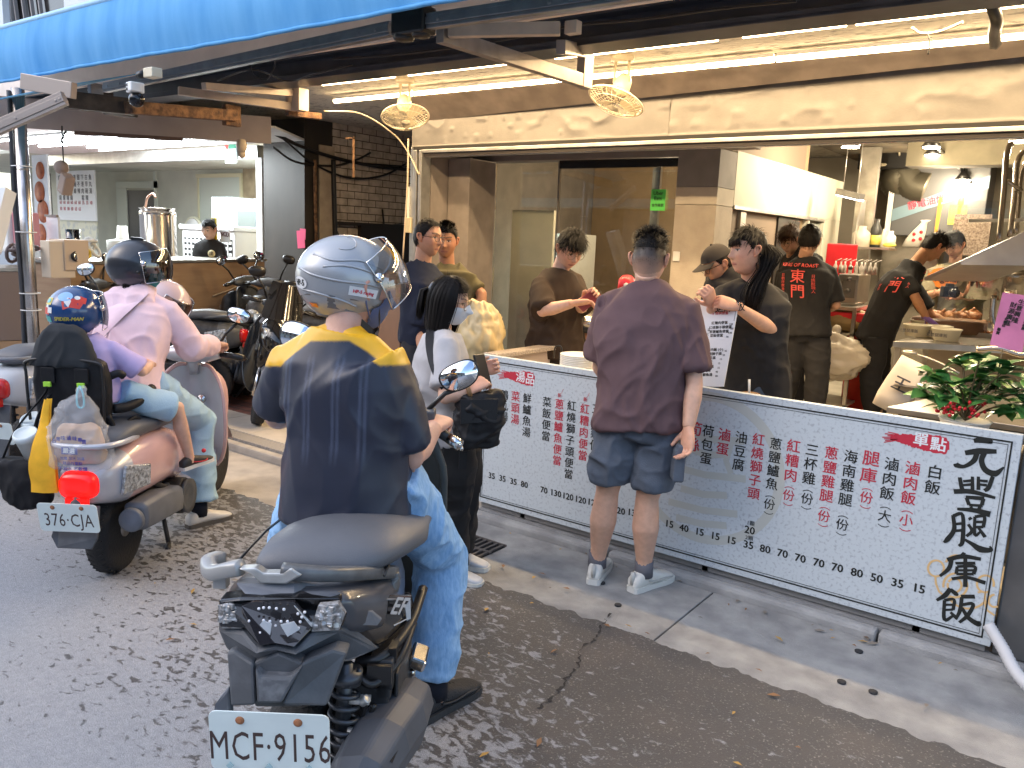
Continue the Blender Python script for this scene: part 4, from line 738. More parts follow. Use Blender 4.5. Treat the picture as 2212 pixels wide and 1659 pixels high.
glyph([[(20,2,10),(22,40,12),(8,66,14),(0,74,6)],[(20,4,10),(40,2,10),(40,70,12),(32,84,8)],[(22,26,8),(38,24,8)],[(20,44,8),(38,42,8)],[(54,8,8),(58,14,12)],[(52,26,8),(60,44,10),(48,58,8)],[(66,6,9),(86,6,9),(84,34,9)],[(66,20,8),(84,20,8)],[(66,34,8),(84,33,8)],[(66,6,8),(66,54,9),(78,46,6)],[(74,36,7),(88,60,11)],[(44,66,7),(60,78,12),(78,92,20),(100,94,12),(98,84,4)]],(1320,740,1625,985),kb)
glyph([[(48,0,10),(54,6,14)],[(16,20,12),(50,10,14),(90,18,10)],[(26,16,12),(20,45,12),(0,68,8)],[(34,30,8),(78,30,9)],[(38,40,8),(36,62,10)],[(38,40,8),(76,40,9),(74,62,10)],[(38,51,7),(74,51,7)],[(36,62,8),(74,62,8)],[(26,76,9),(60,72,10),(100,88,12)],[(56,14,10),(56,100,12)]],(1295,990,1590,1210),kb)
glyph([[(34,2,12),(22,20,14),(2,34,8)],[(34,4,10),(46,16,14),(52,20,6)],[(20,34,9),(42,32,9),(40,60,9)],[(20,34,9),(20,86,11),(40,76,7)],[(22,46,7),(40,46,7)],[(22,60,7),(40,59,7)],[(34,66,8),(46,80,11)],[(58,24,12),(90,24,12)],[(60,26,10),(56,60,11),(46,86,7)],[(60,46,9),(86,44,10),(74,74,11),(54,94,8)],[(60,54,9),(76,82,13),(98,98,17),(100,90,5)]],(1268,1215,1550,1455),kb)
n1=len(kb.f);k=MB();k.merge(kb.arr(),kb.f,0,False);k.merge(kr.arr(),kr.f,1,False);k.merge(kw.arr(),kw.f,2,False);obj('lettering',k,[mat('ink'),red_m,mat('print_white',(.75,.78,.8),.5)],t)
t=thing('counter','granite topped serving counter standing behind the menu board','counter',(-1.55,3.9,.15))
gran=mat('granite_top',(.52,.44,.36),.35,col2=(.26,.21,.17),vs=85,detail=4)
k=MB();k.bb((SX0+.01,3.70,.05),(SX1-.02,3.74,.955));obj('front',k,mat('counter_grey',(.30,.29,.28),.6),t)
k=MB();k.bb((SX0+.005,3.745,.78),(SX1-.02,4.30,.82));obj('worktop',k,mat('steel_soft'),t,.003)
k=MB();k.bb((SX0+.005,3.745,.1),(SX0+.045,5.05,.955));obj('return_panel',k,mat('pinkish_panel',(.52,.43,.38),.6),t)
k=MB();k.bb((SX0-.012,3.70,.957),(SX0+.085,5.07,.985));obj('granite_edge',k,gran,t,.004)
k=MB();k.bb((SX0+.05,4.305,.1),(SX0+.9,5.04,.80));obj('cabinet',k,mat('cab_white',(.62,.58,.52),.5),t)
k=MB();k.bb((-.2,3.70,.05),(.25,4.2,.97));single('steel_cabinet',k,mat('dark_stainless',(.20,.20,.20),.35,.8,var=.1),'grey steel cabinet at the right end of the menu board','cabinet',.01)
k=MB();pts=catmull([A(-.22,3.62,.20),A(-.16,3.58,.14),A(-.08,3.50,.07),A(.05,3.42,.03),A(.3,3.36,.025)],16);k.tube(pts,[.022+.003*(i%2)for i in range(len(pts))],12);single('drain_hose',k,mat('hose_white',(.55,.55,.56),.5),'ribbed white drain hose by the right end of the menu board','hose')
k=MB();k.bb((-1.47,YS+.04,.045),(-1.44,YS+.07,.1));k.bb((-2.6,YS+.04,.045),(-2.57,YS+.07,.1));k.bb((-.5,YS+.04,.045),(-.47,YS+.07,.1));obj('feet',k,alu_dk,COL.objects['menu_board'])
def z5(x,y):return((1240+x/3.318)*.8641,(540+y/3.318)*.8641)
paper=mat('paper_white',(.74,.72,.66),.6)
c=aty(*z5(695,1215),4.05);c[2]=.82;R=.118
prof=[]
for i in range(17):prof+=[(R*(.86),.01*i),(R,.012+.01*i),(R,.0165+.01*i)]
k=MB();k.lathe([(0,0)]+prof+[(R*.9,prof[-1][1]-.004),(0,prof[-1][1]-.03)],c,UP,32);single('bowl_stack',k,paper,'tall stack of white paper bowls on the counter','bowl stack')
c=aty(*z5(800,1235),3.92);c[2]=.822;k=MB();k.lathe([(0,0),(.12,0),(.125,.05),(.115,.07),(0,.10)],c,UP,32);single('paper_cover',k,mat('paper_cream',(.70,.64,.45),.6),'cream domed paper lid in front of the bowl stack','lid')
def crumple(c,s,n=16,seed=0,amp=.3):
 k=MB();c=A(c);n=max(n*2,34);th=np.linspace(.02,math.pi-.02,n);ph=np.arange(n*2)*math.pi/n;V=[]
 for a in th:
  for b in ph:
   d=A(math.sin(a)*math.cos(b),math.sin(a)*math.sin(b),math.cos(a));V.append(d)
 V=A(V);r=1+amp*(2*fbm(V*2.2+seed,3,seed)-1)+.35*amp*(1-np.abs(2*vnoise(V*5+seed,3)-1))+.3*amp*(1-np.abs(2*vnoise(V*11+seed,4)-1))**2;V=c+V*r[:,None]*A(s);m=n*2
 F=[(i*m+j,i*m+(j+1)%m,(i+1)*m+(j+1)%m,(i+1)*m+j)for i in range(n-1)for j in range(m)];k.add(V,F,True);return k
c=aty(*z5(430,1195),4.0);c[2]=.85;single('plastic_bag',crumple(c,(.12,.08,.05),16,2),mat('bag_cream',(.66,.60,.45),.4),'crumpled cream plastic bag on the counter left of the bowls','bag')
c=aty(*z5(545,1165),4.1);k=MB();k.box(c,(.025,.02,.045));k.tube(catmull([c+A(0,0,.02),c+A(-.01,0,.06),c+A(-.05,0,.05),c+A(-.07,.02,-.02)],6),.005,6);single('power_plug',k,black_pl,'black plug and lead between the bag and the bowl stack','plug',0)
c=aty(*z5(740,925),4.75);t=thing('rice_cooker','large copper brown rice cooker with a steel lid rim behind the bowls','rice cooker',(c[0],c[1],.80));R=.21;z0=.80;zr=aty(*z5(740,880),4.75)[2]
k=MB();k.lathe([(0,0),(R*.94,0),(R,.03),(R,zr-z0-.02),(0,zr-z0-.02)],(c[0],c[1],z0),UP,40);obj('body',k,mat('copper_brown',(.26,.12,.065),.35,.3,var=.15),t)
k=MB();k.lathe([(0,0),(R*1.02,0),(R*1.03,.03),(R*.98,.05),(R*.7,.085),(0,.10)],(c[0],c[1],zr-.018),UP,40);obj('lid',k,mat('lid_steel',(.50,.46,.42),.25,.9),t)
k=MB();k.lathe([(R*1.035,-.05),(R*1.045,-.045),(R*1.045,-.015),(R*1.035,-.01)],(c[0],c[1],zr),UP,40);obj('band',k,black_pl,t)
k=MB();k.box((c[0]-R-.05,c[1]-.02,zr+.01),(.10,.12,.06),np.array(Matrix.Rotation(.3,3,'Y')));k.box((c[0]-R-.08,c[1]-.03,zr-.07),(.05,.09,.14),np.array(Matrix.Rotation(.25,3,'Y')));obj('hinge_handle',k,black_pl,t,.012)
k=MB();k.tube(catmull([A(c[0]-.03,c[1],zr+.07),A(c[0]-.02,c[1],zr+.17),A(c[0]+.06,c[1],zr+.17),A(c[0]+.07,c[1],zr+.07)],6),.008,8);obj('handle',k,alu,t)
c=at(*z5(1092,572),5.2);k=MB();k.lathe([(0,0),(.05,0),(.062,.04),(.05,.10),(.03,.12),(.02,.12),(0,.115)],c-UP*.06,(0,-.2,1),20);k.cur=1;k.ball(c+A(.015,-.05,.0),(.022,.02,.03),10);single('red_decoration',k,[mat('bright_red',(.62,.02,.03),.4),paper],'small red and white round ornament beside the customer','ornament')
c=aty(1622,838,3.78);c[2]=.955;k=MB();k.lathe([(0,0),(.032,0),(.044,.045),(.047,.05),(.047,.055),(.04,.055),(0,.05)],c-UP*.045,UP,24);t=thing('drink_cup','iced drink in a clear plastic cup with a straw on the board edge','cup',tuple(c));obj('cup',k,mat('drink_tea',(.30,.20,.13),.15),t)
k=MB();k.tube([c+A(-.005,0,0),c+A(-.012,0,.075)],.006,8);obj('straw',k,paper,t)
t=thing('menu_card','tall white printed menu card standing on the counter behind the board','menu card',tuple(aty(1550,830,3.72)))
YC=3.80
P=[aty(1470,840,YC),aty(1560,836,YC),aty(1597,652,YC+.1),aty(1440,640,YC+.1)];P=[aty(*z5(1480,1415),YC),aty(*z5(1888,1415),YC),aty(*z5(2015,715),YC+.06),aty(*z5(1440,680),YC+.06)]
k=MB();k.slab(P,-.006);obj('card',k,mat('card_white',(.76,.76,.77),.5),t)
ux=nrm(P[1]-P[0]);uy=nrm(P[2]-P[1]);uy=nrm(uy-ux*np.dot(ux,uy));nz=np.cross(ux,uy)
def cp(x,y):
 p=P[1];r=ray(*z5(x,y));s_=np.dot(p-O_,nz)/np.dot(r,nz);return O_+r*s_
k=MB();text_mb(k,'元豐腿庫飯',cp(1842,765),ux,uy,.056,.002,.001);kr2=MB();text_mb(kr2,'古早味 經典便當',cp(1830,810),ux,uy,.017,.002,.0004)
rows=[('紅糟肉便當',1855,888),('紅燒獅子頭便當',1862,925),('蔥鹽鱸魚便當',1850,960),('菜飯便當',1830,993),('滷肉飯 (小)',1820,1110),('紅燒獅子頭',1805,1145),('油豆腐',1783,1178),('滷蛋',1770,1213),('荷包蛋',1768,1250),('筍絲',1755,1283),('鮮魚湯',1755,1318)]
for i,(s,x,y)in enumerate(rows):text_mb(k,s,cp(x,y),ux,uy,.017,.002,.0005);text_mb(k,['120','120','130','70','35','20','15','15','15','40','80'][i],cp(x+95-i*2,y+10),ux,uy,.013,.002,.0003)
for(s,x,y)in(('腿庫便當',1705,878),('雞腿便當',1705,912),('三杯雞便當',1712,948),('海南雞便當',1700,985)):text_mb(k,s,cp(x,y),ux,uy,.017,.002,.0005)
def cline(k,a,b,w=.002):
 a=cp(*a)+nz*.002;b=cp(*b)+nz*.002;s_=np.cross(nrm(b-a),nz)*w/2;k.add([a+s_,b+s_,b-s_,a-s_],[(0,1,2,3)],False)
cline(k,(1690,712),(2000,728));cline(k,(1690,712),(1678,812));cline(k,(2000,728),(1975,870))
cline(kr2,(1690,838),(1805,845),.010);cline(kr2,(1735,1065),(1755,1068),.008)
kk=MB();kk.merge(k.arr(),k.f,0,False);kk.merge(kr2.arr(),kr2.f,1,False);obj('lettering',kk,[mat('ink'),red_m],t)
c=at(1028,735,5.0);single('supply_bag',crumple(c,(.17,.14,.22),20,5,.28),mat('bag_yellow',(.56,.43,.22),.4,var=.12,vs=9),'bulging yellow plastic bag of supplies behind the masked woman','bag')
k=MB();c0,c1=at(832,700,5.6),at(880,700,5.2);k.slab([c0*A(1,1,0)+UP*.1,c1*A(1,1,0)+UP*.1,c1*A(1,1,0)+UP*1.42,c0*A(1,1,0)+UP*1.42],.05);single('leaning_board',k,mat('door_wood',(.20,.095,.045),.5,var=.15,vs=4),'brown wooden panel leaning near the shutter post','panel')
# plant on the counter
pc=aty(2085,905,3.95);pc[2]=.955
t=thing('potted_plant','glossy green plant with red berries in a white pot on the counter','plant',tuple(pc))
k=MB();k.lathe([(0,0),(.085,0),(.10,.05),(.105,.055),(.095,.05),(0,.04)],pc-UP*.05,UP,24);obj('pot',k,paper,t)
def leaf(k,b,d,L_,w,bend=.4,n=6):
 d,sd,u=frame(d);V=[];rs_=random.uniform(-.5,.5);sd=nrm(sd+u*rs_);u=np.cross(sd,d)
 for i in range(n):
  s_=i/(n-1);c=b+d*L_*s_-UP*bend*L_*s_*s_;ww=w*math.sin(math.pi*min(1,.08+s_*.92)**.8)*.5+.001;V+=[c-sd*ww+u*ww*.25,c,c+sd*ww+u*ww*.25]
 F=[]
 for i in range(n-1):F+=[(i*3,i*3+1,i*3+4,i*3+3),(i*3+1,i*3+2,i*3+5,i*3+4)]
 k.add(V,F,True)
kl,ks=MB(),MB();rs=np.random.RandomState(4);random.seed(4)
for(x,y)in((2080,790),(2115,780),(2010,812),(2040,850),(2170,800),(2195,850),(2130,850),(2090,860),(2150,870),(2060,885),(2180,895),(2210,880),(2120,820),(2040,830),(2160,830),(2070,830),(2000,850),(2140,800),(2225,830)):
 q=aty(x,y,3.95+rs.uniform(-.1,.12));ks.tube(catmull([pc,pc*.5+q*.5+A(0,0,.03),q],4),.004,5)
 for j in range(10):
  th=rs.uniform(0,6.28);d=A(math.cos(th),math.sin(th),rs.uniform(-.1,.8));kl.cur=1 if rs.rand()<.22 else 0;leaf(kl,q+A(rs.uniform(-.015,.015),rs.uniform(-.015,.015),rs.uniform(-.02,.02)),d,rs.uniform(.07,.12),rs.uniform(.042,.066),.3)
obj('leaves',kl,[mat('leaf_green',(.05,.17,.045),.28,var=.3,vs=12),mat('leaf_light',(.16,.34,.08),.35)],t);obj('stems',ks,mat('stem',(.12,.09,.04),.7),t)
kb_=MB()
for(x,y,n)in((2052,880,22),(2105,885,14),(2085,878,8)):
 q=aty(x,y,3.84)
 for j in range(n):kb_.ball(q+rs.normal(0,.018,3),.0075,8)
obj('berries',kb_,mat('berry_red',(.55,.01,.02),.3),t)
t=thing('greeting_card','tilted pink greeting card with black characters stuck in the plant','card',tuple(aty(2175,700,3.9)));YG2=3.92
P=[aty(2138,745,YG2),aty(2208,762,YG2),aty(2232,640,YG2),aty(2166,632,YG2)];k=MB();k.slab(P,-.003);obj('sheet',k,mat('card_pink',(.66,.20,.36),.6,var=.12,vs=8),t)
ux=nrm(P[1]-P[0]);uy=nrm(P[3]-P[0]);uy=nrm(uy-ux*np.dot(ux,uy));k=MB()
for s,x,y,z in(('生意興隆',2206,654,.025),('財源廣進',2189,660,.025),('開幕誌慶',2217,690,.013),('敬賀',2158,712,.015),('元豐店',2173,690,.013)):text_mb(k,s,aty(x,y,YG2),ux,uy,z,.002,.0006,vert=True)
obj('lettering',k,mat('ink'),t);k=MB();k.tube([aty(2165,755,3.93),aty(2150,850,3.95)],.003,6);obj('stick',k,mat('stem'),t)
# kitchen fittings
steel=mat('kitchen_steel',(.48,.45,.40),.28,.85,var=.12,vs=6)
def z6(x,y):return((1700+x/2.572)*.8641,(560+y/2.572)*.8641)
def z3(x,y):return((1700+x/2.572)*.8641,(y/2.572)*.8641)
ta,tb=atz(*z6(1370,752),1.0),atz(*z6(2212,800),1.0);dv=nrm((tb-ta)*A(1,1,0));nv=nrm(A(.12,.99,0))
t=thing('prep_table','stainless prep table with roast meat beside the bending cook','table',tuple(ta));k=MB();tb2=ta+dv*2.2;k.slab([ta,tb2,tb2+nv*.8,ta+nv*.8],-.05);obj('tabletop',k,steel,t,.004)
for f_,g_ in((.03,.04),(2.1,.04),(.03,.74),(2.1,.74)):b=ta+dv*f_+nv*g_;k=MB();k.bb((b[0]-.02,b[1]-.02,.15),(b[0]+.02,b[1]+.02,.95));obj('leg',k,steel,t)
k=MB();a1=ta+dv*.05+nv*.03-UP*.5;b1=ta+dv*2.1+nv*.03-UP*.5;k.slab([a1,b1,b1+nv*.7,a1+nv*.7],-.03);obj('shelf',k,steel,t)
k=MB();k.slab([ta+dv*.05+nv*.72-UP*.6,ta+dv*2.1+nv*.72-UP*.6,ta+dv*2.1+nv*.72-UP*.06,ta+dv*.05+nv*.72-UP*.06],.01);obj('back_panel',k,mat('panel_tan',(.40,.32,.22),.5),t)
def on_table(x,y,up=0.):p=atz(*z6(x,y),1.002+up);return p
c=on_table(1720,690);k=MB();k.lathe([(0,0),(.29,0),(.30,.02),(.30,.10),(.28,.11),(0,.11)],c,UP,36);single('chopping_block',k,mat('block_wood',(.17,.085,.045),.6,var=.2,vs=7),'thick round brown chopping block on the prep table','chopping block')
meat=mat('roast_meat',(.42,.17,.05),.35,col2=(.20,.06,.02),vs=22,bump=.4,bs=60);rs=np.random.RandomState(9)
for i,(x,y)in enumerate(((1660,605),(1725,605),(1790,600),(1850,598))):
 c=on_table(x,690+0)if False else at(*z6(x,y),7.35);k=MB()
 for j in range(7):k.ball(c+A(rs.uniform(-.07,.07),rs.uniform(-.05,.05),rs.uniform(-.02,.04)),(rs.uniform(.03,.07),.04,rs.uniform(.02,.045)),10)
 k.tube([c+A(0,0,.02),c+A(.05,0,.09)],[.022,.012],8);V,F,N=remesh(k,.008,3);k=MB();k.add(V,F,True);single('roast_chicken',k,meat,['roast chicken piece nearest the cook\'s gloved hand','roast chicken piece with a raised leg on the block','roast chicken piece below the camera on the block','roast chicken piece at the right edge of the block'][i],'roast meat',0,'roast chickens on the chopping block')
for i,(x,y,w)in enumerate(((1910,725,.30),(1940,655,.34),(2110,640,.30))):
 c=at(*z6(x,y),7.0+.25*i);t=thing('steel_tray',['shallow steel tray of fried pieces nearest the camera','steel tray of roast pieces behind the front tray','steel tray at the far right of the prep table'][i],'tray',tuple(c),'trays of roast meat');k=MB();k.box(c,(w,.22,.012));k.box(c+A(0,-.11,.02),(w,.012,.05));k.box(c+A(0,.11,.02),(w,.012,.05));k.box(c+A(-w/2,0,.02),(.012,.23,.05));k.box(c+A(w/2,0,.02),(.012,.23,.05));obj('tray',k,steel,t);k=MB()
 for j in range(16):k.ball(c+A(rs.uniform(-w*.42,w*.42),rs.uniform(-.08,.08),rs.uniform(.02,.05)),(rs.uniform(.02,.04),.02,.016),8)
 V,F,N=remesh(k,.007,2);k=MB();k.add(V,F,True);obj('food',k,meat,t)
cw_=mat('box_cream',(.72,.66,.50),.6)
for i,(x,y)in enumerate(((1522,692),(1560,660),(1652,700),(1706,722))):
 c=on_table(x,y+28);k=MB();k.lathe([(0,0),(.085,0),(.105,.085),(.112,.088),(.112,.095),(.10,.095),(.09,.02),(0,.015)],c,UP,28);t=thing('paper_tub',['cream paper tub at the left end of the prep table','cream paper tub at the back of the tub cluster','cream paper tub in the middle of the cluster','cream paper tub at the right of the cluster'][i],'paper tub',tuple(c),'paper takeaway tubs');obj('tub',k,cw_,t)
 k=MB();text_mb(k,'元豐腿庫飯',c+A(-.05,-.094,.045)-A(0,.004,0),nrm(A(.97,-.1,0)),UP,.03,.003,.0003);obj('lettering',k,mat('ink_grey'),t)
t=thing('sink_unit','stainless sink unit with a tap behind the potted plant','sink',tuple(aty(2050,860,4.9)));sa=atz(*z6(1330,1175),.86);sb=A(.6,sa[1]-.1,.86)
k=MB();k.slab([sa,A(sa[0]+1.4,sa[1],.86),A(sa[0]+1.6,sa[1]+1.0,.86),A(sa[0]+.25,sa[1]+1.0,.86)],-.03);obj('worktop',k,steel,t,.003)
k=MB();k.bb((sa[0]+.05,sa[1]+.05,.15),(sa[0]+1.4,sa[1]+.9,.825));obj('body',k,mat('dark_stainless'),t)
k=MB();c=atz(*z6(1560,1050),.865);k.bb(c+A(-.15,-.1,0),c+A(.35,.2,.004));obj('basin',k,mat('basin_dark',(.08,.075,.07),.3,.6),t)
k=MB();q=at(*z6(2190,840),5.0);k.tube(catmull([q+A(.15,.1,-.25),q+A(.12,.05,.02),q,q+A(-.12,-.03,.03),q+A(-.24,-.05,.01)],6),.02,10);obj('tap',k,mat('chrome_tank'),t)
c=at(*z6(1430,1030),5.0);k=MB();R_=np.array(Matrix.Rotation(.35,3,'Y'));n=8
ringp=[ell(c+R_@A(0,0,z),a,b,R_@A(1,0,0),A(0,1,0),20,4)for z,a,b in((-.18,.10,.05),(-.1,.105,.05),(0,.10,.045),(.1,.09,.03),(.16,.085,.012))];k.loft(ringp);t=thing('paper_bag','white paper bag with red and black print leaning by the sink','bag',tuple(c));obj('bag',k,mat('bag_white',(.70,.62,.52),.6,var=.06),t);k=MB();text_mb(k,'王',c+A(0,-.058,0),R_@A(1,0,0),R_@UP,.1,.002,.002);obj('print',k,mat('ink_grey'),t)
c=at(*z6(1640,880),5.0);k=MB();k.tube(catmull([c+A(-.12,0,.03),c,c+A(.14,0,-.06)],5),.008,6);k.ball(c+A(-.15,0,.035),(.05,.035,.015),12);single('ladle',k,steel,'steel ladle lying across the sink behind the plant','ladle')
t=thing('range_hood','sloping stainless range hood at the right of the kitchen','range hood',tuple(at(2150,540,5.4)));hp=[at(*z6(1803,240),5.6),at(*z6(1808,262),5.6),at(*z6(2290,268),5.5),at(*z6(2290,15),5.5)];k=MB();k.slab(hp,-.9);obj('canopy',k,mat('hood_grey',(.40,.38,.39),.35,.7,var=.12,vs=4),t)
pipe_m=mat('pipe_steel',(.50,.46,.42),.22,.95)
def bent(label,pts,d,r=.022):
 k=MB();k.tube(catmull([at(*z3(x,y),d)for x,y in pts],6),r,12);single('steel_pipe',k,pipe_m,label,'pipe',0,'stainless steel pipes')
bent('tall stainless pipe curving over at its top by the hood',[(2140,925),(2115,940),(2095,1050),(2080,1250),(2050,1550)],6.4);bent('middle stainless pipe looping beside the tall pipe',[(2260,960),(2200,985),(2165,1060),(2150,1250),(2120,1520)],6.5);bent('right stainless pipe looping at the picture edge',[(2290,1010),(2235,1040),(2190,1120),(2175,1300),(2160,1500)],6.6)
k=MB();k.tube([at(*z3(2105,1165),6.4),at(*z3(2195,1225),6.45)],.016,8);single('pipe_clamp',k,pipe_m,'short steel cross bar joining the stainless pipes','pipe')
bent('stainless pipe bending under the hood at left',[(2020,1900),(2010,2050),(2060,2120),(2230,2125),(2290,2120)],6.3);bent('lower stainless pipe bending under the hood',[(2110,1900),(2100,2020),(2140,2070),(2290,2075)],6.2)
k=MB();a_,b_=at(*z3(1745,1290),6.9),at(*z3(2300,1290),6.6);k.slab([a_,b_,A(b_[0],b_[1],1.05),A(a_[0],a_[1],1.05)],.008);single('glass_screen',k,glass_mat('screen_glass',(.95,.96,.95),0,.02),'clear upright glass screen on the prep table','glass screen')
k=MB();a_,b_=at(*z3(1855,1420),6.7),at(*z3(2290,1412),6.5);k.beam(a_,b_,.02,.025);single('steel_rail',k,paper,'thin pale rail hanging across the glass screen','rail')
k=MB();pts=catmull([at(*z3(1450,1210),9.6),at(*z3(1400,1150),9.6),at(*z3(1440,1110),9.55),at(*z3(1500,1190),9.5),at(*z3(1600,1215),9.4)],16);k.tube(pts,[.20+.012*(i%2)for i in range(len(pts))],20);single('flexible_duct',k,mat('duct_foil',(.16,.145,.11),.4,.7),'fat ribbed flexible duct on the kitchen wall','duct')
c=at(*z3(1700,1200),9.2);t=thing('filter_unit','grey exhaust filter box with a blue striped label on the kitchen wall','exhaust unit',tuple(c));w,h=.52,.62
k=MB();k.bb(c+A(-w,0,-h*.9),c+A(w*.85,.5,h));obj('cabinet',k,mat('unit_grey',(.11,.11,.115),.5,.3),t,.01)
k=MB();k.slab([c+A(-w,-.004,-.4),c+A(w*.85,-.004,-.02),c+A(w*.85,-.004,.12),c+A(-w,-.004,-.26)],.003);obj('blue_label',k,mat('label_blue',(.17,.26,.32),.5),t)
k=MB();uxx=nrm(A(.9,0,.24));text_mb(k,'靜電油煙處理機',c+A(-.02,-.005,-.14),uxx,np.cross(A(0,-1,0),uxx)*1.,.1,.002,.002);obj('lettering',k,mat('ink_red'),t)
k=MB();k.bb(c+A(.08,-.006,-.42),c+A(.26,-.001,-.2));obj('yellow_label',k,mat('label_yellow',(.55,.45,.08),.5),t);k=MB();k.bb(c+A(-w,.0,-h*.9-.0),c+A(-w-.06,.4,h));obj('side_flange',k,mat('white_plastic'),t)
k=MB();k.bb(c+A(-.14,-.02,h*1.0),c+A(.14,.0,h*1.2));obj('yellow_plate',k,mat('label_yellow'),t)
k=MB();a_=at(*z3(1260,1365),9.7);b_=at(*z3(1640,1640),9.7);k.bb((a_[0],11.1,b_[2]-.6),(b_[0],11.19,a_[2]));single('wall_steel',k,mat('steel_soft'),'large stainless sheet on the kitchen rear wall','wall panel')
k=MB();c=at(*z3(1340,1020),9.5);k.box(c,(.6,.3,.26));single('air_box',k,black_pl,'black box slung under the kitchen ceiling','box',.01)
k=MB();k.tube([at(*z3(1400,860),9.),at(*z3(1410,1000),9.3)],.012,6);k.tube([at(*z3(1270,1060),9.4),at(*z3(2250,1030),9.4)],.02,6);single('conduit',k,cream,'pale conduit running under the kitchen beam','conduit')
t=thing('wall_shelf','steel wall shelf with bottles behind the worker','shelf',tuple(at(*z3(1230,1560),8.6)));a_=at(*z3(1105,1585),8.6);b_=at(*z3(1385,1585),8.6)
k=MB();k.bb(a_+A(0,0,-.02),A(b_[0],a_[1]+.3,a_[2]));k.slab([a_+A(.01,0,0),a_+A(.01,.3,0),a_+A(.01,.3,.5),a_+A(.01,.1,.5)],.01);obj('shelf',k,steel,t)
for(x,w,h,c1,lb,nm)in((1250,.055,.30,(.03,.03,.03),'black sauce jug with a yellow label on the wall shelf','sauce_jug'),(1160,.09,.22,(.5,.44,.36),'beige tub at the left of the wall shelf','tub'),(1345,.06,.18,(.66,.66,.6),'white measuring jug on the wall shelf','measuring_jug'),(1300,.03,.2,(.55,.5,.4),'slim pale bottle on the wall shelf','bottle')):
 c=at(*z3(x,1575),8.68);c[2]=a_[2];k=MB();k.lathe([(0,0),(w,0),(w,h*.65),(w*.5,h*.85),(w*.5,h),(0,h)],c,UP,18);t=thing(nm,lb,nm.replace('_',' '),tuple(c));obj('body',k,mat('jar_%d'%(c1[0]*100),c1,.4),t)
 if nm=='sauce_jug':k=MB();k.lathe([(w*1.01,.03),(w*1.02,.03),(w*1.02,.13),(w*1.01,.13)],c,UP,18);obj('label',k,mat('label_yellow'),t)
c=at(*z3(1350,1550),8.5);c[2]=a_[2]+.03;k=MB();k.ball(c,(.07,.04,.025),10);single('yellow_sponge',k,mat('label_yellow'),'yellow sponge on the wall shelf','sponge')
t=thing('oven','stainless countertop oven beside the worker\'s arm','oven',tuple(at(*z6(1090,415),7.4)));a_=at(*z6(1000,505),7.4);b_=at(*z6(1185,325),7.4)
k=MB();k.bb(a_,A(b_[0],a_[1]+.45,b_[2]));obj('body',k,steel,t,.01);k=MB();k.bb(a_+A(.05,-.012,.06),A(b_[0]-.16,a_[1]-.001,b_[2]-.06));obj('door',k,mat('oven_door',(.25,.23,.21),.25,.5),t)
k=MB();k.bb(A(b_[0]-.13,a_[1]-.008,a_[2]+.05),A(b_[0]-.02,a_[1]-.001,b_[2]-.05));[k.cyl(A(b_[0]-.075,a_[1]-.005,a_[2]+.12+.1*i),A(b_[0]-.075,a_[1]-.03,a_[2]+.12+.1*i),.02,12)for i in range(3)];obj('control_panel',k,alu_dk,t)
t=thing('cart','steel shelf cart under the oven','cart',tuple(at(*z6(1020,700),7.4)));a_=at(*z6(895,520),7.3);b_=at(*z6(1180,520),7.3)
k=MB();k.bb(a_+A(0,0,-.03),A(b_[0],a_[1]+.5,a_[2]));obj('top',k,steel,t);k=MB();zs=at(*z6(1000,690),7.3)[2];k.bb(A(a_[0],a_[1],zs-.02),A(b_[0],a_[1]+.5,zs));obj('shelf',k,steel,t);k=MB();zs2=.30;k.bb(A(a_[0],a_[1],zs2-.02),A(b_[0],a_[1]+.5,zs2));obj('shelf',k,steel,t)
for fx in(0,1):
 for fy in(0,1):k=MB();x=a_[0]if fx==0 else b_[0]-.03;y=a_[1]+.47*fy;k.bb((x,y,.15),(x+.03,y+.03,a_[2]-.031));obj('leg',k,steel,t)
c=A((a_[0]+b_[0])/2,a_[1]+.2,zs+.10);single('sack',crumple(c,(.26,.16,.11),14,4,.15),mat('sack_tan',(.36,.24,.10),.6,var=.15,vs=8),'tan printed sack on the middle shelf of the cart','sack')
k=MB();k.box(A((a_[0]+b_[0])/2+.05,a_[1]+.2,a_[2]-.09),(.6,.3,.08));single('red_tray',k,mat('bright_red'),'red plastic tray under the cart top','tray',.01)
c=at(*z6(975,850),7.2);c[2]=max(c[2],.5);single('white_bag',crumple(c,(.27,.14,.19),18,8,.3),mat('bag_translucent',(.62,.54,.42),.35),'knotted white plastic bag on the lower shelf of the cart','bag')
k=MB();c=at(*z6(970,720),7.2);k.tube(catmull([c+A(0,0,-.14),c+A(.03,0,0),c+A(.05,0,.1)],5),[.06,.05,.04,.035,.03,.03,.035,.04,.04,.035,.02][:11],10);obj('bag_knot',k,mat('bag_translucent'),COL.objects['white_bag'])
k=MB();c=at(*z6(1165,900),7.6);k.lathe([(0,0),(.14,0),(.15,.9),(.16,.92),(.1,.98),(0,1.0)],(c[0],c[1],.18),UP,24);single('red_bin',k,mat('bin_red',(.55,.03,.015),.45),'tall round red plastic bin beside the cook','bin')
k=MB();c=at(*z6(1030,270),7.8);k.box(c,(.28,.03,.42));single('red_board',k,mat('bright_red'),'red cutting board standing behind the oven','cutting board',.01)
k=MB();c=at(*z6(1140,300),7.5);rs=np.random.RandomState(3)
for i in range(9):p=c+A(-.20+.045*i,rs.uniform(-.04,.04),-.03);k.lathe([(0,0),(.018,0),(.018,.065),(.008,.085),(.008,.11),(0,.11)],p,UP,10);k.tube([p+UP*.11,p+A(.05,0,.135)],.004,5)
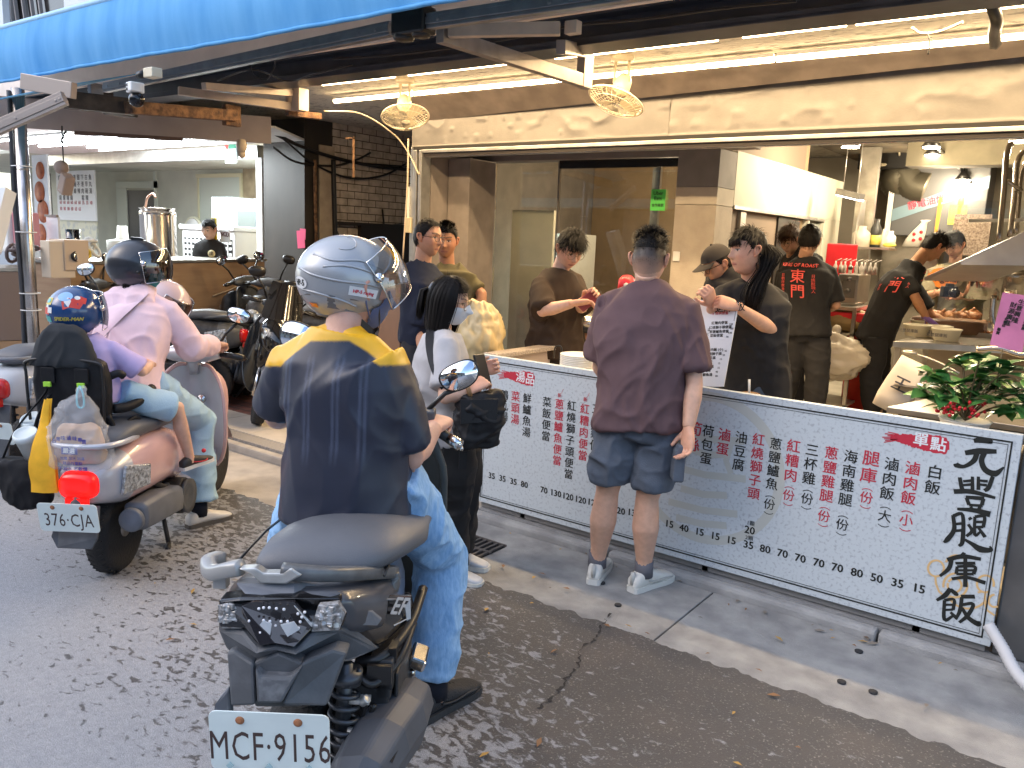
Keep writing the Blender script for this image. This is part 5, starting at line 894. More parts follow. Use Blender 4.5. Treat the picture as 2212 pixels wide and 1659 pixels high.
single('bottle_rack',k,mat('bottles_pale',(.55,.5,.46),.4),'row of pump bottles standing on the oven','bottles')
k=MB();c=at(*z3(1660,1430),9.3)
for i in range(6):k.bb(c+A(-.14,0,-.25+.09*i),c+A(.16,.1,-.20+.09*i))
single('drawer_rack',k,mat('rack_brown',(.22,.10,.04),.5),'brown slatted rack below the exhaust unit','rack')
k=MB();c=at(*z3(1760,1420),9.2);V,F=sheet(-.18,.18,14,10,lambda x,v:(c[0]+x,c[1]-.03*math.sin(x*30+v),c[2]+.26-.6*v));k.add(V,F,True);k.add(A(V)+A(0,.01,0),F,True);single('orange_apron',k,mat('orange_cloth',(.62,.24,.03),.7),'orange cloth hanging below the exhaust unit','apron')
c=at(*z3(1550,1500),9.0);k=MB();k.loft([ell(c+A(-.03+z*.25,0,z*.6),a*.55,.03,A(1,0,0),A(0,1,0),16)for z,a in((-.25,.16),(-.1,.17),(.05,.12),(.16,.07),(.2,.06),(.24,.1))]);k.cur=1;[k.ball(c+A(-.03+dz*.25+dx*.6,-.032,dz*.6),(.02,.008,.02),8)for dx,dz in((-.05,-.02),(.05,.02),(0,-.13),(.1,-.1))];single('hanging_bag',k,[mat('cab_white'),mat('bright_red')],'white hanging bag with red spots behind the cook\'s head','bag')
k=MB();c=at(*z6(1870,70),8.8);k.box(c,(.36,.05,.44));single('stone_board',k,mat('stone_speck',(.36,.28,.22),.7,col2=(.14,.09,.07),vs=60),'speckled stone board behind the man with the camera','board')
for i,(x,y,r_)in enumerate(((1960,400,.17),(2130,400,.16))):c=at(*z6(x,y),7.6);k=MB();k.lathe([(0,0),(r_,0),(r_,.2),(r_*1.08,.22),(r_*.9,.26),(0,.29)],c-UP*.12,UP,28);single('stock_pot',k,mat('chrome_tank'),['steel stock pot left of the stainless pipes','steel stock pot under the range hood'][i],'pot',0,'steel stock pots')
lampm=mat('lit_lamp',(1,.95,.85),.5,emit=25,ecol=(1,.88,.66))
sp_=[(1097,940,7.2),(1620,915,7.6),(1625,995,8.2),(1715,1065,8.6),(1820,1155,9.0),(1860,1185,9.1),(2180,890,7.0)]
lbs=['track lamp nearest the white partition','track lamp at the front of the middle row','second track lamp of the middle row','third track lamp of the middle row','track lamp over the exhaust unit label','last track lamp of the middle row','track lamp above the stainless pipes']
for(x,y,d),lb in zip(sp_,lbs):
 c=at(*z3(x,y),d);c[2]=min(c[2],2.66);t=thing('track_lamp','black '+lb,'lamp',tuple(c),'track lamps under the kitchen ceiling')
 k=MB();k.lathe([(.0,.09),(.03,.09),(.085,.0),(.08,-.002),(.03,.07),(0,.07)],c,UP,18);obj('shade',k,black_pl,t);k=MB();k.tube([c+UP*.09,A(c[0],c[1],2.80)],.008,6);k.box(A(c[0],c[1],2.785),(.12,.05,.03));obj('stem',k,black_pl,t);k=MB();k.lathe([(0,-.012),(.074,-.012),(.074,-.004),(0,-.004)],c,UP,18);obj('bulb',k,lampm,t)
 l=bpy.data.lights.new('spot_light','POINT');l.energy=28 if d<8 else 13;l.color=(1,.82,.55);l.shadow_soft_size=.07;o=bpy.data.objects.new('spot_light',l);COL.objects.link(o);o.location=(0,0,-.09);o.parent=t
k=MB();k.beam(at(*z3(1640,930),7.8),at(*z3(1815,1095),9.0),.03,.03);single('lamp_track',k,black_pl,'black lighting track along the middle row of kitchen lamps','track')
t=thing('pendant_lamp','slim grey pendant tube lamp beside the steel column','lamp',tuple(at(*z3(1095,1250),8.2)));p,q=at(*z3(1018,1232),8.2),at(*z3(1170,1268),8.0)
k=MB();k.beam(p,q,.09,.06);obj('housing',k,alu_dk,t);k=MB();k.beam(p-UP*.034,q-UP*.034,.07,.012);obj('lit_strip',k,mat('lit_strip',(.9,.95,1),.5,emit=6,ecol=(.95,1,.95)),t);k=MB();[k.tube([c_+UP*.03,A(c_[0],c_[1],2.8)],.003,5)for c_ in(p*.8+q*.2,p*.2+q*.8)];obj('wire',k,alu,t)
# figure builder
def g2(x,z,cx,cz,sx,sz):return np.exp(-((x-cx)/sx)**2-((z-cz)/sz)**2)
def head_surface(nlon=104,nlat=84):
 s=np.linspace(-1,1,nlon,endpoint=False);ph=math.pi*(.5*s+.5*s**3);th=np.linspace(-1.5,1.5,nlat);PH,TH=np.meshgrid(ph,th);PH=PH.ravel();TH=TH.ravel()
 x=.075*np.sin(PH)*np.cos(TH)**.9;y=.096*np.cos(PH)*np.cos(TH)**.9;z=.118*np.sin(TH);t=np.clip(-z/.118,0,1)
 x=x*(1-.30*t**1.7);y=np.where(y>0,y*(1-.04*t**2),y*(1-.38*t**1.3));y=np.where(y>.07,.07+(y-.07)*.62,y)
 f=np.clip((y-.02)/.04,0,1);ax=np.abs(x)
 y=y+f*(.024*g2(x,z,0,-.024,.012,.014)+.012*g2(x,z,0,-.002,.009,.022)+.006*g2(x,z,0,.034,.05,.012)-.008*g2(ax,z,.031,.012,.016,.013)+.006*g2(x,z,0,-.060,.020,.011)-.004*g2(x,z,0,-.0615,.022,.003)+.009*g2(x,z,0,-.098,.022,.016)+.005*g2(ax,z,.042,-.022,.02,.02)+.004*g2(ax,z,.013,-.026,.006,.006)+.004*g2(ax,z,.031,.011,.010,.006))
 V=np.stack([x,y,z],1);F=[(r*nlon+c,r*nlon+(c+1)%nlon,(r+1)*nlon+(c+1)%nlon,(r+1)*nlon+c)for r in range(nlat-1)for c in range(nlon)]
 F.append(tuple(range(nlon))[::-1]);F.append(tuple(range((nlat-1)*nlon,nlat*nlon)));return V,F
HV,HF=head_surface()
def hairline(V,front=.070):
 return np.interp(V[:,1],[-.11,-.06,-.025,-.008,.004,.022,.045,.062,.1],[-.072,-.066,-.045,.018,.012,.012,.052,front-.004,front])
def head_colors(V,skin,lip=(.42,.17,.14),brow=(.03,.022,.018),fade=None,female=False):
 x,y,z=V.T;ax=np.abs(x);C=np.tile(A(skin),(len(V),1));fr=y>.03
 def put(w,c):w=np.clip(w,0,1)[:,None];C[:]=C*(1-w)+A(c)*w
 put(.22*g2(ax,z,.045,-.025,.022,.02)*fr+.25*g2(ax,z,.076,0,.02,.03),(.55,.20,.14))
 put(.8*fr*np.clip(1.6-((x/.024)**2+((z+.061)/.0085)**2),0,1),lip);put(.75*fr*(np.abs(z+.0615)<.0014)*(ax<.023),(.12,.04,.035))
 b=.033+.006*np.sin(np.clip((ax-.012)/.042,0,1)*2.6);put(.85*fr*(ax>.012)*(ax<.052)*np.clip(1.5-((z-b)/(.0030 if female else.0044))**2,0,1),brow)
 ex,ez=(ax-.031)/.0135,(z-.0115)/.0052;e=ex**2+ez**2
 put(fr*(e<1)*.9,(.62,.58,.54));put(fr*(e<1.05)*(((ax-.031)/.0058)**2+((z-.0115)/.0062)**2<1),(.018,.011,.009));put(fr*(ax>.016)*(ax<.047)*(np.abs(z-(.0115+.0056*np.sqrt(np.clip(1-ex**2,0,1))))<.0020),(.02,.014,.012))
 put(.6*fr*g2(ax,z,.007,-.036,.0035,.003),(.08,.03,.025))
 if fade is not None:
  m=(z>hairline(V)-.004)*1.;put(m*np.clip(.35+(z+.06)/.12,0,.95),fade)
 return C
def hrot(fwd,up=UP,tilt=0.):
 f=nrm(fwd);s=nrm(np.cross(f,up));u=np.cross(s,f)
 if tilt:s,u=s*math.cos(tilt)+u*math.sin(tilt),u*math.cos(tilt)-s*math.sin(tilt)
 return np.stack([s,f,u],1)
def hand(mb_list,w,f,n,side,curl=(15,25,20),sc=1.,spread=0.):
 f=nrm(f);n=nrm(n-f*np.dot(n,f));s=np.cross(n,f)*side;k=MB();w=A(w)
 R=[ell(w+f*t*sc,a*sc,b*sc,s,n,16,2.5)for t,a,b in((-.03,.026,.020),(0,.027,.019),(.03,.037,.018),(.065,.042,.0165),(.088,.041,.014),(.095,.036,.010))];k.loft(R)
 for off,L_,r in((.0310,.070,.0088),(.0105,.078,.009),(-.0100,.072,.0086),(-.0300,.056,.0078)):
  p=w+f*.086*sc+s*off*sc*1.02;a=0.;P=[p-f*.015*sc,p];d0=nrm(f+s*spread*off*8)
  for fr_,c in zip((.46,.30,.24),curl):a+=rad(c);d=d0*math.cos(a)-n*math.sin(a);p=p+d*L_*fr_*sc;P.append(p)
  k.tube(P,[r*sc,r*sc*1.02,r*sc*.98,r*sc*.92,r*sc*.72],10);k.ball(P[-1],r*sc*.74,8)
 p=w+f*.022*sc+s*.030*sc-n*.004;d=nrm(f*.75+s*.62-n*(.25+curl[0]/120.));P=[p-d*.012,p,p+d*.038*sc];d2=nrm(d+f*.35-n*curl[1]/110.-s*curl[0]/110.);P.append(P[-1]+d2*.032*sc)
 k.tube(P,[.013*sc,.0125*sc,.0108*sc,.0085*sc],10);k.ball(P[-1],.0086*sc,8)
 V,F,N=remesh(k,.0036,3);mb_list.append((V,F))
def folds(V,N,amp,seed=0,fr=(7,7,3),diag=.5):
 P=V*1.;Q=np.stack([(P[:,0]+diag*P[:,2])*fr[0],(P[:,1]-diag*.6*P[:,2])*fr[1],P[:,2]*fr[2]],1)
 w=fbm(P*2.5+seed,2,seed);Q=Q+w[:,None]*1.6;a=vnoise(Q+seed*3.1,seed);b=vnoise(Q*2.3+7,seed+1);c=vnoise(np.stack([(P[:,0]-diag*P[:,2])*fr[0]*1.6,P[:,1]*fr[1]*1.6,(P[:,2]+.4*P[:,0])*fr[2]*2.2],1)+w[:,None]*2,seed+2)
 r=(1-np.abs(2*a-1))**2.6*.6+(1-np.abs(2*b-1))**2.5*.3+(1-np.abs(2*c-1))**4*.45;return V+N*((r-.35)*amp*1.35)[:,None]
def relax(V,F,it=2):
 E=np.array([(q[i],q[(i+1)%len(q)])for q in F for i in range(len(q))]);n=np.bincount(E[:,0],minlength=len(V)).astype(float)[:,None]+1e-9
 for _ in range(it):V=V*.45+.55*np.stack([np.bincount(E[:,0],V[E[:,1],j],len(V))for j in range(3)],1)/n
 return V
def skel(pos,face,h=1.7,**o):
 """joint positions of a standing figure; o overrides any joint with a world point (3 numbers)"""
 k=h/1.7;f=nrm(A(face[0],face[1],0));r=A(f[1],-f[0],0);p=A(pos)
 L_=dict(pel=(0,0,.94),che=(0,.01,1.25),nek=(0,-.015,1.455),hd=(0,.03,1.588),sr=(.175,-.012,1.385),er=(.235,-.03,1.115),wr=(.245,.05,.875),sl=(-.175,-.012,1.385),el=(-.235,-.03,1.115),wl=(-.245,.05,.875),qr=(.09,0,.90),kr=(.105,.03,.49),ar=(.11,-.02,.085),ql=(-.09,0,.90),kl=(-.105,.03,.49),al=(-.11,-.02,.085))
 J={n:p+(r*a+f*b+UP*c)*k for n,(a,b,c)in L_.items()};J.update(hf=f,f=f,r=r,k=k,tr=nrm(f+r*.25),tl=nrm(f-r*.25),hr=nrm(J['wr']-J['er']),hl=nrm(J['wl']-J['el']),nr=r,nl=-r)
 for a,b in o.items():J[a]=A(b)if not np.isscalar(b)else b
 return J
def shoe(mb_u,mb_s,ank,d,k=1.,gz=None,L=1.):
 d=nrm(A(d));up=UP if abs(d[2])<.05 else nrm(np.cross(np.cross(d,UP),d));s=np.cross(d,up);g=A(ank)-up*(.085*k)if gz is None else A(ank[0],ank[1],gz)
 T=[(-.080,.020,.045),(-.072,.031,.078),(-.035,.036,.098),(.02,.0365,.10),(.06,.040,.085),(.11,.047,.064),(.155,.0465,.05),(.185,.038,.041),(.2,.020,.032)]
 mb_u.loft([ell(g+d*t*k*L+up*((h+.016)/2*k),w*k,(h-.016)/2*k,s,up,20,2.6)for t,w,h in T])
 mb_s.loft([np.concatenate([[g+d*(t*1.03)*k*L+s*(w*1.07*k)*q+up*z*k]for q,z in((-1,.0),(-1.02,.026),(1.02,.026),(1,.0))])for t,w,h in T],sm=False)
def mask_mesh(T,hc,col=(.70,.71,.72)):
 x,y,z=HV.T;idx=(y>.012)&(z<-.004+.022*np.exp(-(x/.02)**2))&(z>-.108)&(np.abs(x)<.066)
 map_=-np.ones(len(HV),int);map_[idx]=np.arange(idx.sum());P=HV[idx]*1.;P[:,1]+=.007+.012*g2(P[:,0],P[:,2],0,-.045,.03,.05);P*=A(1.06,1.03,1)
 F=[tuple(map_[list(f)])for f in HF if len(f)==4 and all(map_[i]>=0 for i in f)];k=MB();k.add(hc+P@T.T,F,True)
 for s in(-1,1):
  for z0 in(-.012,-.08):k.tube([hc+T@A(s*.062,.025,z0),hc+T@A(s*.08,-.004,z0*.4),hc+T@A(s*.078,-.02,.012)],.0022,5)
 return k
def glasses_mesh(T,hc):
 k=MB()
 for s in(-1,1):
  k.ring(hc+T@A(s*.034,.098,.010),T@A(s*.12,1,0),.024,.0016,22,5);k.tube([hc+T@A(s*.058,.094,.014),hc+T@A(s*.079,.01,.016),hc+T@A(s*.08,-.015,.006)],.0018,5)
 k.tube([hc+T@A(-.011,.102,.014),hc+T@A(0,.106,.016),hc+T@A(.011,.102,.014)],.0016,5);return k
def hair_mesh(style,T,hc,n=1300,seed=0,L=.03,front=.07,top=.016,sides=.006,zmin=None,keep=None,w=.0028,flow=1.,shell=True,k=None):
 """dark shell over the scalp plus many thin strands"""
 rs=np.random.RandomState(seed);z=HV[:,2];hl=hairline(HV,front)if zmin is None else zmin(HV);m=z>hl
 if keep is not None:m&=keep(HV)
 nr=HV/np.linalg.norm(HV,axis=1)[:,None];th=sides+(top-sides)*np.clip((z-.01)/.08,0,1)**1.2;th=th*(.75+.5*vnoise(HV*60,seed))*np.clip((z-hl)/.03,.08,1);P=HV+nr*th[:,None]*A(1,1,1)
 mp=-np.ones(len(HV),int);mp[m]=np.arange(m.sum());F=[tuple(mp[list(f)])for f in HF if all(mp[i]>=0 for i in f)];k=k or MB()
 if shell:k.add(hc+P[m]@T.T,F,True)
 ids=np.where(m)[0]
 if len(ids)and n:
  cr=A(0,-.045,.125)
  for i in rs.choice(ids,n):
   p=P[i]-nr[i]*.004;nn=nr[i];fl=p-cr;fl=fl-nn*np.dot(fl,nn);fl=nrm(fl+rs.normal(0,.012,3));zz=HV[i,2];up_=np.clip((zz-.03)/.06,0,1)
   if style=='spiky':d=nn*(.35+.75*up_)+fl*(.8-.5*up_)+A(0,.1,0)*up_;ln=L*(.45+.75*up_)
   elif style=='fringe':d=nn*.22+fl;ln=L*(.7+.6*rs.rand())*(1.35 if HV[i,1]>.03 else.8)
   else:d=nn*.16+fl;ln=L*(.6+.5*rs.rand())
   d=nrm(d+rs.normal(0,.12,3));q=p+d*ln*.5+nn*.002;e=q+nrm(d+fl*.5*flow-A(0,0,.35))*ln*.5;sd=nrm(np.cross(d,nn))*w*.5
   k.add([hc+T@v for v in(p-sd,p+sd,q+sd*.8,q-sd*.8,e)],[(0,1,2,3),(3,2,4)],True)
 return k
def curtain(T,hc,z_end,n=420,a0=70,a1=290,seed=1,spread=.012,w=.006,k=None,bulge=.014,taper=.7):
 """long strands falling from the crown round the head to z_end"""
 rs=np.random.RandomState(seed);k=k or MB()
 for i in range(n):
  a=rad(rs.uniform(a0,a1));s_,c_=math.sin(a),math.cos(a);pts=[];j=rs.normal(0,.004,2);ze=z_end*(.9+.16*rs.rand())
  for z in np.linspace(.118,ze,9):
   q=max(0.,1-(max(z,-.01)/.128)**2)**.5;rx=(.075+bulge)*q;ry=(.094+bulge)*q
   if z<-.02:u=(z+.02)/(ze+.02-1e-6);rx=rx*(1-.10*u);ry=ry*(1-.25*u)
   pts.append(A(s_*rx+j[0]*2,c_*ry+j[1]*2,z+.008))
  V=[];
  for q_,p in enumerate(pts):t=A(c_,-s_,0)*w*.5*(1 if q_<6 else taper);V+=[hc+T@(p-t),hc+T@(p+t)]
  k.add(V,[(2*q_,2*q_+1,2*q_+3,2*q_+2)for q_ in range(8)],True)
 return k
SKIN=(.52,.29,.19);SKIN_L=(.62,.37,.26)
skin_m=mat('skin',SKIN,.5,tint=True,sss=.12,var=.06,vs=40,bump=.06,bs=220)
hair_m=mat('hair_black',(.010,.008,.007),.55,spec=.18);hair_b=mat('hair_brown',(.05,.022,.010),.55,spec=.18)
def wrinkle(m,sc=13.,st_=.5,dist=.03):
 n=m.node_tree.nodes;L=m.node_tree.links;b=n['Principled BSDF'];tc=n.new('ShaderNodeTexCoord');ns=n.new('ShaderNodeTexNoise');ns.inputs['Scale'].default_value=sc;ns.inputs['Detail'].default_value=3;ns.inputs['Distortion'].default_value=1.2
 ns.noise_type='RIDGED_MULTIFRACTAL' if hasattr(ns,'noise_type')else 'FBM';mp=n.new('ShaderNodeMapping');mp.inputs['Scale'].default_value=(1,1,.55);mp.inputs['Rotation'].default_value=(.3,.4,0);L.new(tc.outputs['Object'],mp.inputs[0]);L.new(mp.outputs[0],ns.inputs[0])
 bp=n.new('ShaderNodeBump');bp.inputs['Strength'].default_value=st_;bp.inputs['Distance'].default_value=dist;L.new(ns.outputs[0],bp.inputs['Height'])
 if b.inputs['Normal'].is_linked:L.new(b.inputs['Normal'].links[0].from_socket,bp.inputs['Normal'])
 L.new(bp.outputs[0],b.inputs['Normal']);return m
def cloth(name,c=(.5,.5,.5),var=.06,bump=.12,bs=350,rough=.85,wr=.28,**k):
 new='cloth_'+name not in _M;m=mat('cloth_'+name,c,rough,var=var,vs=18,bump=bump,bs=bs,spec=.25,**k)
 return wrinkle(m,9,wr*.6,.010)if new and wr else m
denim_l=mat('denim_light',(.42,.60,.74),.85,col2=(.30,.48,.64),vs=3.2,bump=.35,bs=260,detail=6);denim_b=mat('denim_blue',(.30,.50,.76),.85,col2=(.20,.38,.64),vs=95,bump=.18,bs=190,detail=6,stretch=(1,1,.35))
def person(label,J,st):
 """J joints in world space, st looks. One body mesh; clothes, hair, shoes and so on are its children."""
 k=J['k'];g=st.get('g',1.);w=st.get('w',1.);sk=st.get('skin',SKIN);vox=st.get('vox',.009);feet=(J['ar']+J['al'])/2
 t=thing('person',label,'person',(feet[0],feet[1],min(J['ar'][2],J['al'][2])-.085*k),st.get('group'))
 latS=nrm(J['sr']-J['sl']);latH=nrm(J['qr']-J['ql']);T=hrot(J['hf'],J.get('hu',UP),J.get('tilt',0.));hc=J['hd'];hs=st.get('hs',1.)*k;TS=T*hs
# body
 b=MB();spine=[J['pel']-nrm(J['che']-J['pel'])*.07,J['pel'],(J['pel']+J['che'])/2,J['che'],J['che']*.35+(J['sr']+J['sl'])*.325,(J['sr']+J['sl'])/2+(J['nek']-J['che'])*.08,J['nek']]
 dims=[(.13,.10),(.155,.105),(.135,.098),(.155,.108),(.165,.10),(.12,.075),(.058,.058)]
 def torso(mb,dims,extra=0.,spine=spine,n=40,p=2.3):
  R=[];m=len(spine)
  for i,(c,(a_,b_))in enumerate(zip(spine,dims)):
   u=i/(m-1);lat=nrm(latH*(1-u)+latS*u);d=nrm(spine[min(i+1,m-1)]-spine[max(i-1,0)]);fw=nrm(np.cross(d,lat));lat=np.cross(fw,d);R.append(ell(c,(a_*w+extra)*k,(b_*w+extra)*k,lat,fw,n,p))
  return R
 b.loft(torso(b,dims));b.tube([J['nek']-(hc-J['nek'])*.3,J['nek'],hc+TS@A(0,-.022,-.05)],[.062*k,.056*k*g,.054*k*g],18)
 hands=[];ao=st.get('arm',1.)*(.86+.14*g)
 for s in 'rl':
  S_,E_,W_=J['s'+s],J['e'+s],J['w'+s];b.tube([S_*.75+J['che']*.25,S_,S_*.5+E_*.5,E_,E_*.7+W_*.3,W_],[.05*k*ao,.054*k*ao,.046*k*ao,.038*k*ao,.042*k*ao,.027*k*ao],16);b.ball(E_,.038*k*ao,10)
  hand(hands,W_,J['h'+s],J['n'+s],1 if s=='r' else-1,J.get('c'+s,(14,24,18)),k*(.92+.08*g))
  Q,K,N_=J['q'+s],J['k'+s],J['a'+s];b.tube([Q+UP*.03,Q*.55+K*.45,K,K*.62+N_*.38-J['f']*.012,N_*.8+K*.2,N_,N_-UP*.03],[.085*k*w,.075*k*w,.055*k,.060*k*w,.042*k,.038*k,.04*k],16);b.ball(K,.055*k,10)
 V,F,N=remesh(b,vox,4);mb=MB();mb.add(V,F,True);C=[np.tile(A(sk),(len(V),1))]
 for hv,hf in hands:mb.add(hv,hf,True);c_=np.tile(A(sk)*A(1.04,.94,.90),(len(hv),1));C.append(c_)
 mb.add(hc+HV@TS.T,HF,True);C.append(head_colors(HV,sk,st.get('lip',(.40,.16,.13)),st.get('brow',(.03,.022,.018)),st.get('fade'),st.get('female',False)))
 for s in(-1,1):
  e=MB();e.tube(catmull([A(s*.073,.008,-.022),A(s*.081,-.006,-.012),A(s*.089,-.02,.012),A(s*.088,-.014,.03),A(s*.078,.003,.027)],4),[.006]*6+[.0055]*11,8);e.ball(A(s*.078,-.004,.004),(.008,.016,.026),10);q=e.arr();mb.add(hc+q@TS.T,e.f,True);C.append(np.tile(A(sk)*A(1.03,.86,.8),(len(q),1)))
 o=obj('body',mb,skin_m,t);set_tint(o,np.concatenate(C))
# shirt
 if st.get('shirt'):
  lo=st.get('loose',.014);m=MB();hem=st.get('hem',.04);sp2=list(spine);dn=nrm(J['che']-J['pel']);sp2[0]=J['pel']-dn*hem*k;bl=st.get('belly',0.)
  dm=[(.165,.118),(.162,.118+bl*.5),(.15,.112+bl),(.168,.118+bl*.3),(.176,.112),(.128,.086),(.067,.069)]
  R=torso(m,dm,lo,sp2);R0=torso(m,[(a_*.9,b_*.9)for a_,b_ in dm],lo*.6,sp2);R.insert(0,R0[0]);R.insert(0,R0[0]+dn*.03*k)
  nk=J['nek']+nrm(J['nek']-J['che'])*.012*k;fw=nrm(np.cross(latS,dn))*-1;fw=np.cross(latS,nrm(J['nek']-J['che']))*-1
  R[-1]=R[-1]+nrm(J['nek']-J['che'])*.004;R.append(ell(nk-nrm(J['nek']-J['che'])*.02,.058*k,.060*k,latS,nrm(np.cross(nrm(J['nek']-J['che']),latS)),40));m.loft(R)
  sl=st.get('sleeve',.75);se=st.get('sloose',.020)*.8;yo=st.get('yoke',.061)
  m.tube([J['sr']+UP*.004,(J['sr']+J['sl'])/2-nrm(np.cross(latS,UP))*.0,J['sl']+UP*.004],[yo*k*ao,(yo+.02)*k,yo*k*ao],20)
  for s in 'rl':m.tube([J['nek']-UP*.012,J['nek']*.5+J['s'+s]*.5+UP*.004,J['s'+s]],[.060*k,.056*k,.058*k*ao],16);m.tube([J['s'+s],J['s'+s]*.45+J['che']*.55,J['che']*.8+J['s'+s]*.2],[(.056*ao+se*.3)*k,.085*k*w,.10*k*w],18)
  for s in 'rl':
   S_,E_,W_=J['s'+s],J['e'+s],J['w'+s];inn=S_*.72+J['che']*.28
   if sl<=1:e=S_+(E_-S_)*sl;P=[inn,S_+UP*.004,S_+(E_-S_)*sl*.5,e];rr=[.060*w,.058*ao+.006,.053*ao+se*.7,.050*ao+se*1.1]
   else:e=E_+(W_-E_)*(sl-1);P=[inn,S_+UP*.004,S_*.5+E_*.5,E_,E_*.5+W_*.5,e];rr=[.060*w,.058*ao+.006,.052*ao+se,.046*ao+se,.043*ao+se,.033*ao+se*.8]
   d=nrm(P[-1]-P[-2]);P+=[e+d*.004,e-d*.03];rr+=[rr[-1]*.82,rr[-1]*.74];m.tube(P,[r_*k for r_ in rr],22)
   if sl>1:m.ball(E_,(.047*ao+se)*k,10)
  V,F,N=remesh(m,vox,st.get('ssm',9));V0=V;up_=nrm(J['nek']-J['pel']);hh=(V-J['nek'])@up_;wf=.25+.75*np.clip((-.06-hh)/.22,0,1);V=V0+(folds(V,N,st.get('fold',.012)*k,st.get('seed',3),st.get('ffr',(7,7,3)))-V0)*wf[:,None];V=relax(V,F,2);mb=MB();mb.add(V,F,True);ms=st['shirt'];mi=None
  if callable(st.get('paint')):mi=st['paint'](V0,J)
  so_=obj('shirt',mb,ms,t)
  if mi is not None:set_tint(so_,mi)
  J['shirt_o']=so_
# trousers
 if st.get('pants'):
  m=MB();lp=st.get('ploose',.014);ln=st.get('plen',1.92);d=nrm(J['che']-J['pel'])
  m.loft([ell(J['pel']+d*z*k,(a_*w+lp*.35)*k,(b_*w+lp*.35)*k,latH,nrm(np.cross(d,latH)),30,2.2)for z,a_,b_ in((-.10,.11,.09),(-.05,.155,.11),(0,.165,.116),(.06,.148,.104),(.10,.128,.09))])
  for s in 'rl':
   Q,K,N_=J['q'+s],J['k'+s],J['a'+s];P=[Q+UP*.03,Q*.5+K*.5];rr=[.088*w+lp*.35,.080*w+lp*.9]
   if ln<=1:e=Q+(K-Q)*ln;P[1]=Q*.5+e*.5;P.append(e);rr.append(.068*w+lp*1.5)
   else:e=K+(N_-K)*(ln-1);P+=[K,K*.5+e*.5-J['f']*.008,e];rr+=[.060*w+lp,.057*w+lp,.046+lp*st.get('pflare',1.)]
   dd=nrm(P[-1]-P[-2]);P+=[e+dd*.004,e-dd*.04];rr+=[rr[-1]*.85,rr[-1]*.78];m.tube(P,[r_*k for r_ in rr],22)
   if ln>1:m.ball(K,(.060*w+lp)*k,12)
  V,F,N=remesh(m,vox,5);V=folds(V,N,st.get('pfold',.011)*k,st.get('seed',3)+5,(6,6,5),.3);mb=MB();mb.add(V,F,True);obj('shorts' if ln<=1 else 'trousers',mb,st['pants'],t)
 if st.get('shoes'):
  for s in 'rl':
   u,q=MB(),MB();shoe(u,q,J['a'+s],J['t'+s],k,st.get('gz'),st.get('shoeL',1.));n_=len(u.f);u.merge(q.arr(),q.f,1,False);so2=obj('shoe',u,list(st['shoes']),t)
   if st.get('laces'):
    q=MB();d_=nrm(J['t'+s]*A(1,1,0));s_=np.cross(d_,UP);g_=A(J['a'+s])-UP*(.085*k)
    for i_,(tt,hh)in enumerate(((.035,.098),(.055,.088),(.075,.080),(.095,.072))):c_=g_+d_*tt*k+UP*hh*k;q.tube([c_-s_*.026*k-UP*.010*k,c_+UP*.002,c_+s_*.026*k-UP*.010*k],.0032,5)
    q.tube([g_+d_*-.078*k+UP*z*k for z in(.04,.075,.10)],.012*k,8);q.tube(catmull([g_+d_*a*k+s_*b*k+UP*c*k for a,b,c in((.0,.040,.05),(.06,.045,.04),(.12,.050,.045),(.17,.046,.035))],4),.004,5);obj('lace',q,st['shoes'][1]if st['shoes'][1]is not wsole else mat('lace_grey',(.50,.50,.47),.7),so2)
   if st.get('socks'):q=MB();q.tube([J['a'+s]+UP*.06,J['a'+s]-UP*.02],[.045*k,.046*k],16);obj('sock',q,st['socks'],t)
 if st.get('hair'):
  for nm,fn in[('hair',st['hair'])]:obj(nm,fn(TS,hc),st.get('hairm',hair_m),t)
 if st.get('glasses'):obj('glasses',glasses_mesh(TS,hc),st['glasses'],t)
 if st.get('mask'):obj('face_mask',mask_mesh(TS,hc),st['mask'],t)
 J['TS']=TS;return t
# people
black_c=cloth('black',(.022,.021,.022));wsole=mat('sole_white',(.66,.66,.62),.6);bsole=mat('sole_black',(.02,.02,.02),.6)
black_sh=mat('shoe_black',(.02,.02,.022),.6,bump=.2,bs=120);white_sh=mat('shoe_white',(.66,.65,.60),.55,bump=.2,bs=90,var=.06)
gold=mat('wire_frame',(.25,.18,.10),.3,.8);blackf=mat('frame_black',(.012,.012,.012),.35)
def short(n=1300,seed=1,style='spiky',L=.03,**kw):return lambda T,hc:hair_mesh(style,T,hc,n,seed,L,**kw)
FZ=.15
